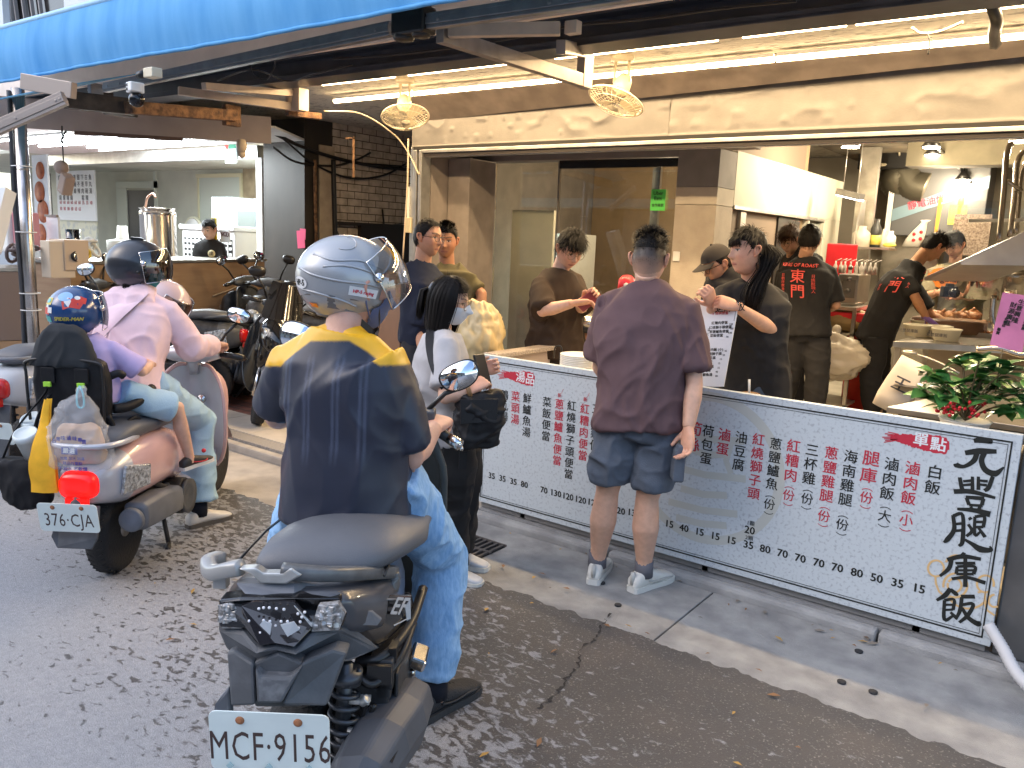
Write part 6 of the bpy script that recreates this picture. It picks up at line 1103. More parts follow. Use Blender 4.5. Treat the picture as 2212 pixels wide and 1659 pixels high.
# customer in mauve
def crop(T,hc):
 k=hair_mesh('spiky',T,hc,2800,2,.036,zmin=lambda V:np.interp(V[:,1],[-.11,0,.1],[.040,.048,.068]),top=.014,sides=.001,w=.0024)
 return hair_mesh('flat',T,hc,1500,3,.011,zmin=lambda V:np.interp(V[:,1],[-.11,-.03,-.01,0,.1],[-.030,-.02,.02,.02,.07]),top=.002,sides=.001,w=.0016,shell=False,k=k)
pR,pL=atz(1400,1285,.0),atz(1288,1262,.0)
f7=nrm(A(-.38,.92,0));J=skel((pR+pL)/2,f7,1.70)
dM=3.86
J.update(ar=atz(1390,1235,.09),al=atz(1290,1215,.09),kr=at(1398,1075,3.82),kl=at(1312,1062,3.86),qr=at(1432,925,3.72),ql=at(1335,910,3.74),pel=at(1385,900,3.73),che=at(1388,755,3.70),nek=at(1397,628,3.72),hd=at(1402,563,3.66),hf=nrm(f7+A(.14,0,-.18)),sr=at(1486,672,3.64),sl=at(1314,660,3.74),er=at(1500,830,3.62),wr=at(1487,925,3.58),el=at(1296,795,3.90),wl=at(1330,830,4.05),tr=nrm(atz(1440,1290,0)-atz(1372,1300,0)+f7*.1),tl=nrm(atz(1305,1235,0)-atz(1282,1272,0)+f7*.1))
J['hr']=nrm(at(1484,985,3.56)-J['wr']);J['nr']=nrm(CR*.6-CV*.1+f7*.5);J['cr']=(22,30,25);J['hl']=nrm(J['wl']-J['el'])
mauve=cloth('mauve',(.118,.072,.078),.05)
person('man in a mauve T-shirt and grey cargo shorts standing at the menu board',J,dict(w=1.09,skin=SKIN_L,shirt=mauve,loose=.032,hem=.05,sleeve=.80,sloose=.032,fold=.022,seed=4,belly=.012,pants=cloth('cargo',(.105,.125,.16),.1,.3,200),plen=.80,ploose=.016,pfold=.02,shoes=(white_sh,wsole),socks=cloth('sock_grey',(.14,.14,.16)),fade=(.022,.018,.016),vox=.0075,hair=crop,glasses=blackf,shoeL=1.05,laces=True))
o=COL.objects['person']
pk=MB();c=at(1462,1000,3.66);pk.box(c,(.05,.14,.15),np.stack([CR,CV,UP],1));pk.box(c+UP*.075+CR*.006,(.05,.15,.05),np.stack([CR,CV,UP],1));V,F,N=remesh(pk,.008,3);pk=MB();pk.add(V,F,True);obj('cargo_pocket',pk,COL.objects['shorts'].data.materials[0],COL.objects['shorts'])
# woman with mask, grey T-shirt
f=nrm(A(.86,.42,0));pf=atz(975,1225,0);J=skel(pf+A(-.02,.05,0),f,1.50);dW=3.75
J.update(hd=at(972,652,3.66),nek=at(955,722,3.70),che=at(952,810,3.72),pel=at(972,920,3.78),sr=at(965,752,3.52),sl=at(945,742,3.88),er=at(962,858,3.46),wr=at(1018,842,3.48),el=at(990,850,3.85),wl=at(1035,800,3.72),hf=nrm(A(.90,.40,-.22)))
J['hr']=nrm(at(1052,818,3.52)-J['wr']);J['nr']=nrm(UP+CR*.2-CV*.4);J['cr']=(50,60,40);J['hl']=nrm(CR+UP*.3);J['nl']=nrm(-UP*.2+CV);J['cl']=(50,60,40)
J.update(qr=at(975,935,3.70),ql=at(985,935,3.86),kr=at(975,1085,3.86),kl=at(992,1080,3.98),ar=atz(968,1222,.08),al=atz(985,1190,.08),tr=nrm(A(.9,.3,0)),tl=nrm(A(.9,.3,0)))
def bob(T,hc):
 k=hair_mesh('flat',T,hc,900,3,.05,top=.016,sides=.016,front=.066,w=.002);curtain(T,hc,-.165,1500,62,300,3,k=k,bulge=.020,w=.0032);
 for i in range(90):a=np.random.uniform(-.03,.03,3);k.tube([hc+T@A(a[0]*.5,-.105,.055),hc+T@A(a[0],-.15+a[1]*.3,.02),hc+T@A(a[0]*1.3,-.145+a[1]*.4,-.05),hc+T@A(a[0],-.14+a[1]*.4,-.11+a[2])],[.004,.005,.004,.001],4)
 return k
PW=person('short haired woman with a face mask and grey T-shirt carrying a black bag',J,dict(female=True,g=.85,w=.98,skin=SKIN_L,shirt=cloth('light_grey',(.42,.41,.42),.05),loose=.030,hem=.06,sleeve=.80,sloose=.034,fold=.020,seed=8,pants=black_c,plen=1.94,ploose=.050,pflare=1.2,pfold=.018,shoes=(mat('shoe_pale',(.55,.58,.62),.5,bump=.3,bs=60),wsole),hair=bob,mask=mat('mask_white',(.68,.69,.70),.8),glasses=gold,vox=.0085))
k=MB();k.ring(J['hd']+J['TS']@A(0,-.112,.05),J['TS']@A(0,-1,.3),.018,.008,14,6);obj('hair_tie',k,mat('tie_grey',(.4,.42,.45),.4),PW)
k=MB();k.ring(J['wr']*.6+J['er']*.4+(J['wr']-J['er'])*.3,J['wr']-J['er'],.036,.007,18,6);k.ring(J['wr']-(J['wr']-J['er'])*.16,J['wr']-J['er'],.035,.007,18,6);obj('bracelet',k,mat('bead_brown',(.22,.12,.05),.4),PW)
t=thing('shoulder_bag','black nylon shoulder bag hanging on the masked woman\'s hip','bag',tuple(at(1035,915,3.5)));c=at(1036,905,3.52);ln=nrm(CR*.9+CV*.3);m=MB()
m.loft([ell(c+UP*z,a,b,ln,np.cross(UP,ln),26,3)for z,a,b in((-.125,.05,.03),(-.11,.085,.05),(-.03,.10,.065),(.05,.095,.06),(.10,.09,.045),(.115,.085,.03))]);V,F,N=remesh(m,.008,3);V=folds(V,N,.022,2,(9,9,7),.8);k=MB();k.add(V,F,True);nyl=cloth('nylon',(.012,.012,.014),rough=.5);obj('bag_body',k,nyl,t)
k=MB();k.slab([c+UP*.10-ln*.085-CV*.062,c+UP*.10+ln*.085-CV*.062,c+UP*.0+ln*.08-CV*.075,c+UP*-.005-ln*.08-CV*.075],.008);obj('flap',k,nyl,t,.003)
k=MB();P=catmull([at(1000,868,3.50),at(962,838,3.44),at(938,790,3.46),at(928,740,3.55),at(932,705,3.66),at(950,700,3.78)],6);V=[]
for p in P:V+=[p-CR*.018-UP*.006,p+CR*.018+UP*.006]
k.add(V,[(2*i,2*i+1,2*i+3,2*i+2)for i in range(len(P)-1)],True);k.add(A(V)-CV*.004,[(2*i,2*i+1,2*i+3,2*i+2)for i in range(len(P)-1)],True);k.box(at(1001,960,3.55),(.035,.006,.22),np.stack([ln,np.cross(UP,ln),UP],1));obj('strap',k,nyl,t)
k=MB();c=J['wl']+J['hl']*.09;c=at(1042,800,3.6);k.box(c,(.012,.075,.15),np.array(Matrix.Rotation(-.35,3,'Y')));single('mobile_phone',k,black_pl,'dark phone held by the masked woman','phone',.005)
# navy man and olive man by the post
f=nrm(A(.93,.2,0));b_=at(915,700,5.25);J=skel((b_[0],b_[1],.08),f,1.70);dz=at(922,515,5.2)
J.update(hd=at(924,515,5.2),nek=at(912,580,5.25),hf=nrm(A(.93,.12,-.05)),sr=at(915,620,5.05),sl=at(925,612,5.4));J.update(er=at(905,720,5.1),wr=at(935,800,5.05),el=at(960,720,5.4),wl=at(960,790,5.3))
person('man in a navy T-shirt and glasses standing in profile by the shutter post',J,dict(w=1.08,skin=(.50,.25,.15),shirt=cloth('navy',(.014,.018,.035)),loose=.02,sleeve=.8,hem=.06,fold=.014,seed=11,pants=cloth('dark_trouser',(.03,.03,.035)),shoes=(black_sh,bsole),hair=short(1000,5,'flat',.022,front=.085,top=.008,sides=.006),glasses=blackf,vox=.010))
f=nrm(A(.25,-.97,0));b_=at(970,700,5.75);J=skel((b_[0],b_[1],FZ),f,1.69)
J.update(hd=at(963,522,5.65),nek=at(966,580,5.72),sr=at(935,605,5.72),sl=at(1008,608,5.72),hf=nrm(A(.55,-.83,-.08)))
person('man in an olive polo shirt behind the navy shirted man',J,dict(w=1.05,skin=(.42,.20,.11),shirt=cloth('olive',(.11,.095,.05)),sleeve=.8,seed=12,pants=black_c,shoes=(black_sh,bsole),hair=short(1000,6,'spiky',.026,front=.068,top=.014),vox=.010))
# young man with a phone
f=nrm(A(.90,-.35,0));b_=at(1215,700,5.35);J=skel((b_[0],b_[1],FZ),f,1.73);dP=5.25
J.update(hd=at(1230,540,5.2),nek=at(1208,590,5.28),che=at(1205,655,5.3),pel=at(1198,745,5.35),sr=at(1168,618,5.18),sl=at(1240,610,5.36),er=at(1172,672,5.06),wr=at(1238,655,4.95),el=at(1256,665,5.2),wl=at(1262,648,5.02),hf=nrm(A(.80,-.42,-.50)))
J['hr']=nrm(CR+UP*.12);J['nr']=nrm(-CV*.4-UP+CR*.1)*-1;J['cr']=(20,35,25);J['hl']=nrm(CR*.6+UP*.5-CV*.4);J['nl']=nrm(CV+UP*.2);J['cl']=(40,50,40)
person('young man in a dark brown T-shirt looking down at his phone',J,dict(w=.92,skin=SKIN_L,shirt=cloth('dark_brown',(.040,.026,.018)),loose=.035,sleeve=.98,sloose=.036,hem=.08,fold=.024,seed=14,pants=cloth('brown_trouser',(.03,.022,.016)),ploose=.03,shoes=(black_sh,bsole),hair=short(2600,7,'fringe',.040,front=.058,top=.026,sides=.012,w=.0026),hairm=hair_b if False else hair_m,glasses=gold,vox=.009))
k=MB();c=at(1272,648,4.95);k.box(c,(.075,.010,.15),np.stack([nrm(CR*.5-UP*.5),nrm(UP*.6+CV*.3),nrm(CR*.6+UP*.5)],1));single('mobile_phone',k,mat('phone_red',(.25,.05,.05),.3),'phone in the hands of the young man in brown','phone',.004)
# woman in black holding the menu card
f=nrm(A(-.25,-.97,0));b_=at(1625,700,4.35);J=skel((b_[0],b_[1],FZ),f,1.62)
J.update(hd=at(1615,545,4.2),nek=at(1622,612,4.28),che=at(1622,690,4.3),pel=at(1632,850,4.4),sr=at(1562,640,4.28),sl=at(1680,650,4.3),er=at(1540,705,4.18),wr=at(1538,655,4.02),el=at(1672,715,4.2),wl=at(1590,662,3.98),hf=nrm(A(-.62,-.78,-.02)),tilt=-.05)
J['hr']=nrm(-CR*.2+UP*.3-CV*.3);J['nr']=nrm(-CV+UP*.4);J['cr']=(55,65,45);J['hl']=nrm(-CR+UP*.25);J['nl']=nrm(-CV*.8+UP*.6);J['cl']=(45,55,40)
def pony(T,hc):
 k=hair_mesh('flat',T,hc,700,9,.05,top=.016,sides=.012,front=.060);rs=np.random.RandomState(3)
 for i in range(120):x=rs.uniform(-.055,.05);k.tube([hc+T@A(x*.7,.045,.105),hc+T@A(x,.098-x*x*6,.062),hc+T@A(x*1.1,.100-x*x*8,.028+rs.uniform(-.008,.014))],[.0022,.0022,.0008],4)
 for i in range(420):
  a=rs.normal(0,.020,3);P=[A(.03,-.085,.03),A(.072,-.085,-.02),A(.088,-.055,-.09),A(.085,-.02,-.15),A(.08,.005,-.22),A(.075,.015,-.27-rs.rand()*.06)];P=[hc+T@(p*A(-1,1,1)+a*A(1,1,.6)*(.5+.5*math.sin(q*1.3)**2))for q,p in enumerate(P)];k.tube(catmull(P,2),[.0026]*8+[.002,.0015,.001],4)
 return k
PB=person('woman in a black T-shirt with a long ponytail holding the menu card',J,dict(female=True,g=.95,w=1.10,skin=(.62,.36,.25),lip=(.45,.16,.14),shirt=black_c,loose=.022,sleeve=.85,sloose=.030,hem=.05,seed=17,fold=.020,pants=cloth('jeans_dark',(.06,.08,.11)),shoes=(black_sh,bsole),hair=pony,vox=.008,hs=1.05))
# man in a cap
f=nrm(A(-.6,-.8,0));b_=at(1565,700,4.9);J=skel((b_[0],b_[1],FZ),f,1.62);J.update(hd=at(1552,572,4.85),nek=at(1575,625,4.92),hf=nrm(-CR*.86-CV*.2-UP*.45))
PC=person('man in a dark cap and glasses bowing his head behind the menu card',J,dict(skin=(.50,.27,.17),shirt=black_c,seed=21,pants=black_c,shoes=(black_sh,bsole),hair=short(500,8,'flat',.02,top=.006),glasses=blackf,vox=.010))
k=MB();T=J['TS'];m=HV[:,2]>.042;nr=HV/np.linalg.norm(HV,axis=1)[:,None];mp=-np.ones(len(HV),int);mp[m]=np.arange(m.sum());k.add(J['hd']+(HV[m]+nr[m]*.016)@T.T,[tuple(mp[list(q)])for q in HF if all(mp[i]>=0 for i in q)],True)
V=[];
for i in range(11):a=rad(-62+12.4*i);V+=[A(.088*math.sin(a),.088*math.cos(a)+.012,.046),A(.088*math.sin(a),.088*math.cos(a)+.012+.075*math.cos(a),.034-.012*abs(math.sin(a)))]
V=A(V);k.add(J['hd']+V@T.T,[(2*i,2*i+1,2*i+3,2*i+2)for i in range(10)],True);k.add(J['hd']+(V-A(0,0,.004))@T.T,[(2*i,2*i+1,2*i+3,2*i+2)for i in range(10)],True);k.ball(J['hd']+T@A(0,0,.136),.008,8);obj('cap',k,cloth('cap',(.035,.03,.028)),PC)
# workers with red print on the back
neon=mat('print_neon',(.80,.10,.08),.6)
def back_print(J,t,items,off):
 """lettering laid on the shirt's back; items: (text, dx, dz, size, bold)"""
 so_=J['shirt_o'];me=so_.data;inv=wm(so_);V=np.empty(len(me.vertices)*3);me.vertices.foreach_get('co',V);V=V.reshape(-1,3)+np.array(inv.translation);b=-J['bf'];s=np.cross(UP,b)*1.;s=nrm(np.cross(b,UP))*-1;up=nrm(J['nek']-J['pel']);k=MB()
 o0=J['nek']*.62+J['pel']*.38
 for it in items:text_mb(k,it[0],o0+s*it[1]*J['k']+up*it[2]*J['k']+b*.4,nrm(s+up*(it[5]if len(it)>5 else 0)),nrm(up-s*(it[5]if len(it)>5 else 0)),it[3]*J['k'],0,it[4],vert=len(it)>6)
 P=k.arr();d=(V-o0)@b;U=np.stack([(V-o0)@s,(V-o0)@up],1);m=d>-.02;U=U[m];d=d[m];Q=np.stack([(P-o0)@s,(P-o0)@up],1);out=[]
 for i in range(0,len(Q),400):D=((Q[i:i+400,None]-U[None])**2).sum(2);j=np.argpartition(D,3,axis=1)[:,:3];out.append(d[j].max(1))
 dep=np.concatenate(out);k.v=[P-b*((P-o0)@b)[:,None]+b*(dep+.003)[:,None]];obj('back_print',k,neon,t)
PRT=[('KING OF ROAST',0,.17,.038,.001),('東',0,.075,.115,.0012),('門',0,-.045,.115,.0012),('日燒臘職人',.115,.085,.03,0,0,1),('日朝烤飲食店',-.115,.085,.028,0,0,1)]
f=nrm(A(-.05,1,0));b_=at(1740,700,6.65);J=skel((b_[0],b_[1],FZ),f,1.72);J['bf']=f
J.update(hd=at(1748,522,6.6),nek=at(1738,560,6.66),che=at(1738,618,6.62),hf=nrm(A(-.1,.95,-.3)),sr=at(1792,590,6.6),sl=at(1692,592,6.7),er=at(1806,660,6.6),wr=at(1770,672,6.9),el=at(1685,660,6.75),wl=at(1705,680,7.0),pel=at(1735,712,6.65),qr=at(1760,725,6.65),ql=at(1715,725,6.68),kr=at(1765,810,6.6),kl=at(1705,810,6.75),ar=at(1760,905,6.7),al=at(1690,880,6.95))
PK=person('worker in a black T-shirt with red print seen from behind by the oven',J,dict(w=1.12,skin=(.55,.30,.19),shirt=black_c,loose=.03,sleeve=.9,sloose=.03,hem=.05,fold=.010,seed=23,pants=black_c,ploose=.022,shoes=(black_sh,bsole),hair=short(1300,10,'fringe',.04,top=.024,sides=.014),vox=.010));back_print(J,PK,PRT,0)
f=nrm(A(-.5,-.8,0));b_=at(1715,700,7.3);J=skel((b_[0],b_[1],FZ),f,1.74);J.update(hd=at(1708,520,7.2),hf=nrm(A(-.3,-.85,-.45)),nek=at(1712,566,7.3))
person('brown haired worker with glasses half hidden behind the printed T-shirt',J,dict(skin=(.58,.33,.21),shirt=black_c,seed=25,pants=black_c,shoes=(black_sh,bsole),hair=short(1500,11,'fringe',.05,front=.058,top=.026,sides=.016,w=.003),hairm=hair_b,glasses=gold,vox=.011))
# bending cook
f=nrm(CR*.95+CV*.3);b_=at(1890,880,7.2);J=skel((b_[0],b_[1],FZ),f,1.74)
J.update(hd=at(2015,535,6.95),nek=at(1978,570,7.0),che=at(1935,625,7.05),pel=at(1890,725,7.15),hf=nrm(CR*.8-UP*.72+CV*.1),sr=at(1962,610,6.85),sl=at(1955,590,7.2),er=at(1985,690,6.8),wr=at(2015,735-42,6.85),el=at(2010,680,7.2),wl=at(2050,700,7.15),qr=at(1890,735,7.05),ql=at(1892,735,7.25),kr=at(1880,810,7.1),kl=at(1900,815,7.3),ar=at(1885,895,7.15),al=at(1898,885,7.4),tr=f,tl=f)
J['wr']=at(2002,668+20,6.85);J['er']=at(1976,640,6.8);J['hr']=nrm(CR*.8-UP*.5);J['hl']=nrm(CR-UP*.4);J['nr']=nrm(UP+CR*.4);J['nl']=nrm(UP+CR*.4);J['cr']=J['cl']=(30,40,30);J['bf']=nrm(CR*.55+CV*.62-UP*.3)
PK=person('cook in a black T-shirt with red back print bending over the roast meat',J,dict(w=1.08,skin=(.50,.24,.12),shirt=black_c,loose=.024,sleeve=.85,sloose=.026,hem=.06,fold=.012,seed=27,pants=black_c,ploose=.024,shoes=(black_sh,bsole),hair=short(1200,12,'spiky',.03,top=.018,sides=.005,front=.066),fade=(.05,.035,.025),vox=.010));back_print(J,PK,[(a,b+.02,c,d,e)+tuple(r)for a,b,c,d,e,*r in PRT],0)
gl=[];hand(gl,J['wr']+J['hr']*-.005,J['hr'],J['nr'],1,J['cr'],1.13);k=MB();[k.add(v,q,True)for v,q in gl];obj('glove',k,mat('glove_purple',(.22,.12,.42),.5),PK)
# man with a camera
f=nrm(A(-.35,-.94,0));b_=at(2065,700,8.0);J=skel((b_[0],b_[1],FZ),f,1.78)
J.update(hd=at(2062,530,7.9),nek=at(2062,575,8.0),sr=at(2012,592,8.0),sl=at(2118,592,8.0),er=at(2000,640,7.9),wr=at(2025,632,7.72),el=at(2115,645,7.85),wl=at(2078,640,7.7),hf=nrm(A(-.3,-.82,-.50)))
J['hr']=nrm(CR-UP*.1);J['hl']=nrm(-CR+UP*.05);J['nr']=nrm(-CV+UP*.5);J['nl']=J['nr'];J['cr']=J['cl']=(40,45,35)
PM=person('man in an olive grey printed T-shirt looking down at a camera',J,dict(w=1.08,skin=(.52,.30,.20),shirt=cloth('grey_olive',(.17,.15,.10)),loose=.035,sleeve=.98,sloose=.035,hem=.08,seed=30,pants=black_c,shoes=(black_sh,bsole),hair=short(1400,13,'fringe',.045,front=.062,top=.024,sides=.014),glasses=gold,vox=.011))
b=A(J['f']);J['bf']=-b
def front_print(J,t,c,mats):
 k=MB();s=np.cross(b,UP)*-1.;s=nrm(np.cross(UP,b));q=c+b*.012
 k.add([q+s*.15*math.cos(a)*(1+.06*math.sin(9*a))+UP*.095*math.sin(a)for a in np.linspace(0,6.28,40)[:-1]],[tuple(range(39))],False);k.cur=1;text_mb(k,'Original',q+b*.004-UP*.01,s,UP,.085,.001,.0025,shear=.3,sx=1.15);k.cur=2;text_mb(k,'California',q+b*.004+UP*.115,s,UP,.04,.001,.001);obj('chest_print',k,mats,t)
front_print(J,PM,at(2038,600,7.80),[mat('print_orange',(.72,.22,.03),.6),mat('ink'),mat('print_cream',(.62,.52,.28),.6)])
t=thing('photo_camera','black camera held by the man in the olive grey T-shirt','camera',tuple(at(2050,632,7.6)));c=at(2050,630,7.62);k=MB();k.box(c,(.14,.07,.10),np.stack([CR,CV,UP],1));k.box(c+UP*.06,(.06,.06,.035),np.stack([CR,CV,UP],1));obj('camera_body',k,black_pl,t,.008);k=MB();k.cyl(c,c-CV*.12-UP*.01,.042,18);obj('lens',k,mat('lens_dark',(.02,.02,.025),.15),t)
# woman in the left shop
c=at(452,520,9.2);f=nrm(A(.5,-.85,0));J=skel((c[0],c[1],.08),f,1.64);J.update(hd=at(452,497,9.15),nek=at(452,522,9.2),hf=nrm(A(.35,-.85,-.25)),sr=at(429,534,9.2),sl=at(476,534,9.2),er=at(426,568,9.15),el=at(481,568,9.15),wr=at(435,590,9.0),wl=at(470,590,9.0))
def bun(T,hc):k=hair_mesh('flat',T,hc,700,15,.04,top=.010,sides=.008,front=.064);k.ball(hc+T@A(0,-.11,.03),.035,12);return k
PL=person('woman in a black T-shirt standing behind the counter of the left shop',J,dict(female=True,g=.85,w=.92,skin=(.64,.42,.32),shirt=black_c,sleeve=.8,seed=33,pants=black_c,shoes=(black_sh,bsole),hair=bun,vox=.011))
k=MB();q=at(457,548,9.02);k.lathe([(0,0),(.042,0),(.042,.004),(0,.004)],q,-CV,20);k.cur=1;text_mb(k,'出',q-CV*.006,CR,UP,.05,.001,.002);obj('chest_emblem',k,[mat('print_cream'),mat('ink')],PL)
# scooters
def frameM(o,fwd,lean=0.,pitch=0.):
 f=nrm(A(fwd[0],fwd[1],0));r=A(f[1],-f[0],0);M_=np.eye(4);R=np.stack([r,f,UP],1)
 if lean:R=R@np.array(Matrix.Rotation(lean,3,'Y'))
 if pitch:R=R@np.array(Matrix.Rotation(pitch,3,'X'))
 M_[:3,:3]=R;M_[:3,3]=o;return Matrix(M_.tolist())
tyre_m=mat('tyre',(.022,.022,.023),.8,bump=.5,bs=90);rim_g=mat('rim_grey',(.30,.29,.28),.4,.7,var=.2,vs=20);plast=mat('scuffed_plastic',(.072,.078,.088),.55,var=.2,vs=14,bump=.08,bs=120);plast_l=mat('grey_plastic',(.14,.15,.17),.5,var=.12,vs=10)
gloss_k=mat('gloss_black',(.010,.010,.011),.12,coat=.6);engine_m=mat('engine_grey',(.045,.045,.047),.5,.4,var=.3,vs=20);chrome=mat('chrome',(.68,.68,.68),.12,1.0);mirror_g=mat('mirror_glass',(.82,.86,.90),.02,1.0)
vinyl=mat('seat_vinyl',(.095,.10,.112),.48,bump=.12,bs=260,var=.08,vs=5);lens_c=mat('lens_clear',(.55,.58,.60),.08,.6,var=.5,vs=60,bump=.9,bs=70);lens_o=mat('lens_orange',(.75,.20,.02),.2);lens_r=mat('lens_red',(.55,.01,.01),.15,coat=.5);plate_w=mat('plate_white',(.66,.74,.72),.45,var=.04,vs=12);plate_ink=mat('plate_ink',(.06,.035,.03),.6);rust_b=mat('rust_bolt',(.30,.12,.05),.7)
Xl,Yl,Zl=A(1,0,0),A(0,1,0),A(0,0,1)
def loftv(k,S,n=28,p=3.):
 """rings across the machine: (v, half width, z bottom, z top)"""
 k.loft([ell((0,v,(a+b)/2),w,(b-a)/2,Xl,Zl,n,p)for v,w,a,b in S]);return k
def wheel(parent,c,R,w,rim=rim_g,spokes=5):
 c=A(c);k=MB();k.lathe([(R*.68,-w*.45),(R*.8,-w*.52),(R*.92,-w*.46),(R*.98,-w*.25),(R,0),(R*.98,w*.25),(R*.92,w*.46),(R*.8,w*.52),(R*.68,w*.45)],c,Xl,44)
 for i in range(40):
  a=i*.157;e=A(0,math.cos(a),math.sin(a))
  for s in(-1,1):k.box(c+e*R*.965+Xl*s*w*.22,(w*.34,.006,.012),np.stack([Xl,np.cross(e,Xl),e],1)@np.array(Matrix.Rotation(s*.5,3,'Z')))
 o=obj('wheel',k,tyre_m,parent,local=True);k=MB();k.lathe([(R*.70,-w*.40),(R*.62,-w*.40),(R*.58,-w*.1),(R*.58,w*.1),(R*.62,w*.40),(R*.70,w*.40)],c,Xl,40);k.cyl(c-Xl*w*.5,c+Xl*w*.5,R*.2,18)
 for i in range(spokes):a=i*6.283/spokes;e=A(0,math.cos(a),math.sin(a));k.beam(c+e*R*.15,c+e*R*.62,.022,.03,Xl)
 obj('rim',k,rim,o,local=True);return o
def plate(parent,c,w,h,s,size,tilt=0.,n=(0,-1,0),sq=.82):
 R=np.array(Matrix.Rotation(tilt,3,'X'));c=A(c);ux=Xl;uz=R@Zl;ny=R@A(0,-1,0);r_=.016;poly=[]
 for sx,sz,a0 in((1,1,0),(-1,1,90),(-1,-1,180),(1,-1,270)):
  for a in(0,30,60,90):poly.append((sx*(w/2-r_)+r_*math.cos(rad(a0+a)),sz*(h/2-r_)+r_*math.sin(rad(a0+a))))
 k=MB();k.prism(poly,c,ux,uz,.003);p=obj('number_plate',k,plate_w,parent,local=True)
 k=MB();text_mb(k,s,c-uz*h*.10+ny*.002,ux,uz,size,.0015,0.,sx=sq,spacing=1.08);obj('plate_lettering',k,plate_ink,p,local=True)
 k=MB()
 for sx in(-1,1):k.lathe([(0,.006),(.006,.006),(.010,.003),(.010,0)],c+ux*sx*w*.24+uz*h*.36+ny*.001,ny,14);k.box(c+ux*sx*(w*.24+.012)+uz*h*.36+ny*.0012,(.022,.002,.006),np.stack([ux,ny,uz],1))
 obj('bolts',k,rust_b,p,local=True);return p
def mirror(parent,base,c,ax=(0,-1,.1),rx=.065,rz=.042,tilt=0.,glass=mirror_g):
 base,c=A(base),A(c);ax=nrm(ax);s=nrm(np.cross(Zl,ax));u=np.cross(ax,s);s,u=s*math.cos(tilt)+u*math.sin(tilt),u*math.cos(tilt)-s*math.sin(tilt);k=MB()
 pts=lambda f,o:[c+ax*o+s*rx*f*math.copysign(abs(math.cos(t))**.8,math.cos(t))*(1+.12*math.sin(t))+u*rz*f*math.copysign(abs(math.sin(t))**.85,math.sin(t))for t in np.arange(28)*6.2832/28]
 k.loft([pts(.5,-.035),pts(.9,-.022),pts(1.06,-.004),pts(1.06,.004),pts(.98,.005)]);j=c-ax*.02-u*rz*.9;k.tube([base,base+(j-base)*.45+Zl*.02,j],.0085,10);o=obj('mirror',k,black_pl,parent,local=True)
 k=MB();k.loft([pts(.97,.0052),pts(.965,.0062)]);obj('mirror_glass',k,glass,o,local=True);return o
def spring(k,p,q,R,r,turns):
 p,q=A(p),A(q);d,s,u=frame(q-p);n=int(turns*14);k.tube([p+(q-p)*i/n+R*(math.cos(6.283*turns*i/n)*s+math.sin(6.283*turns*i/n)*u)for i in range(n+1)],r,7);return k
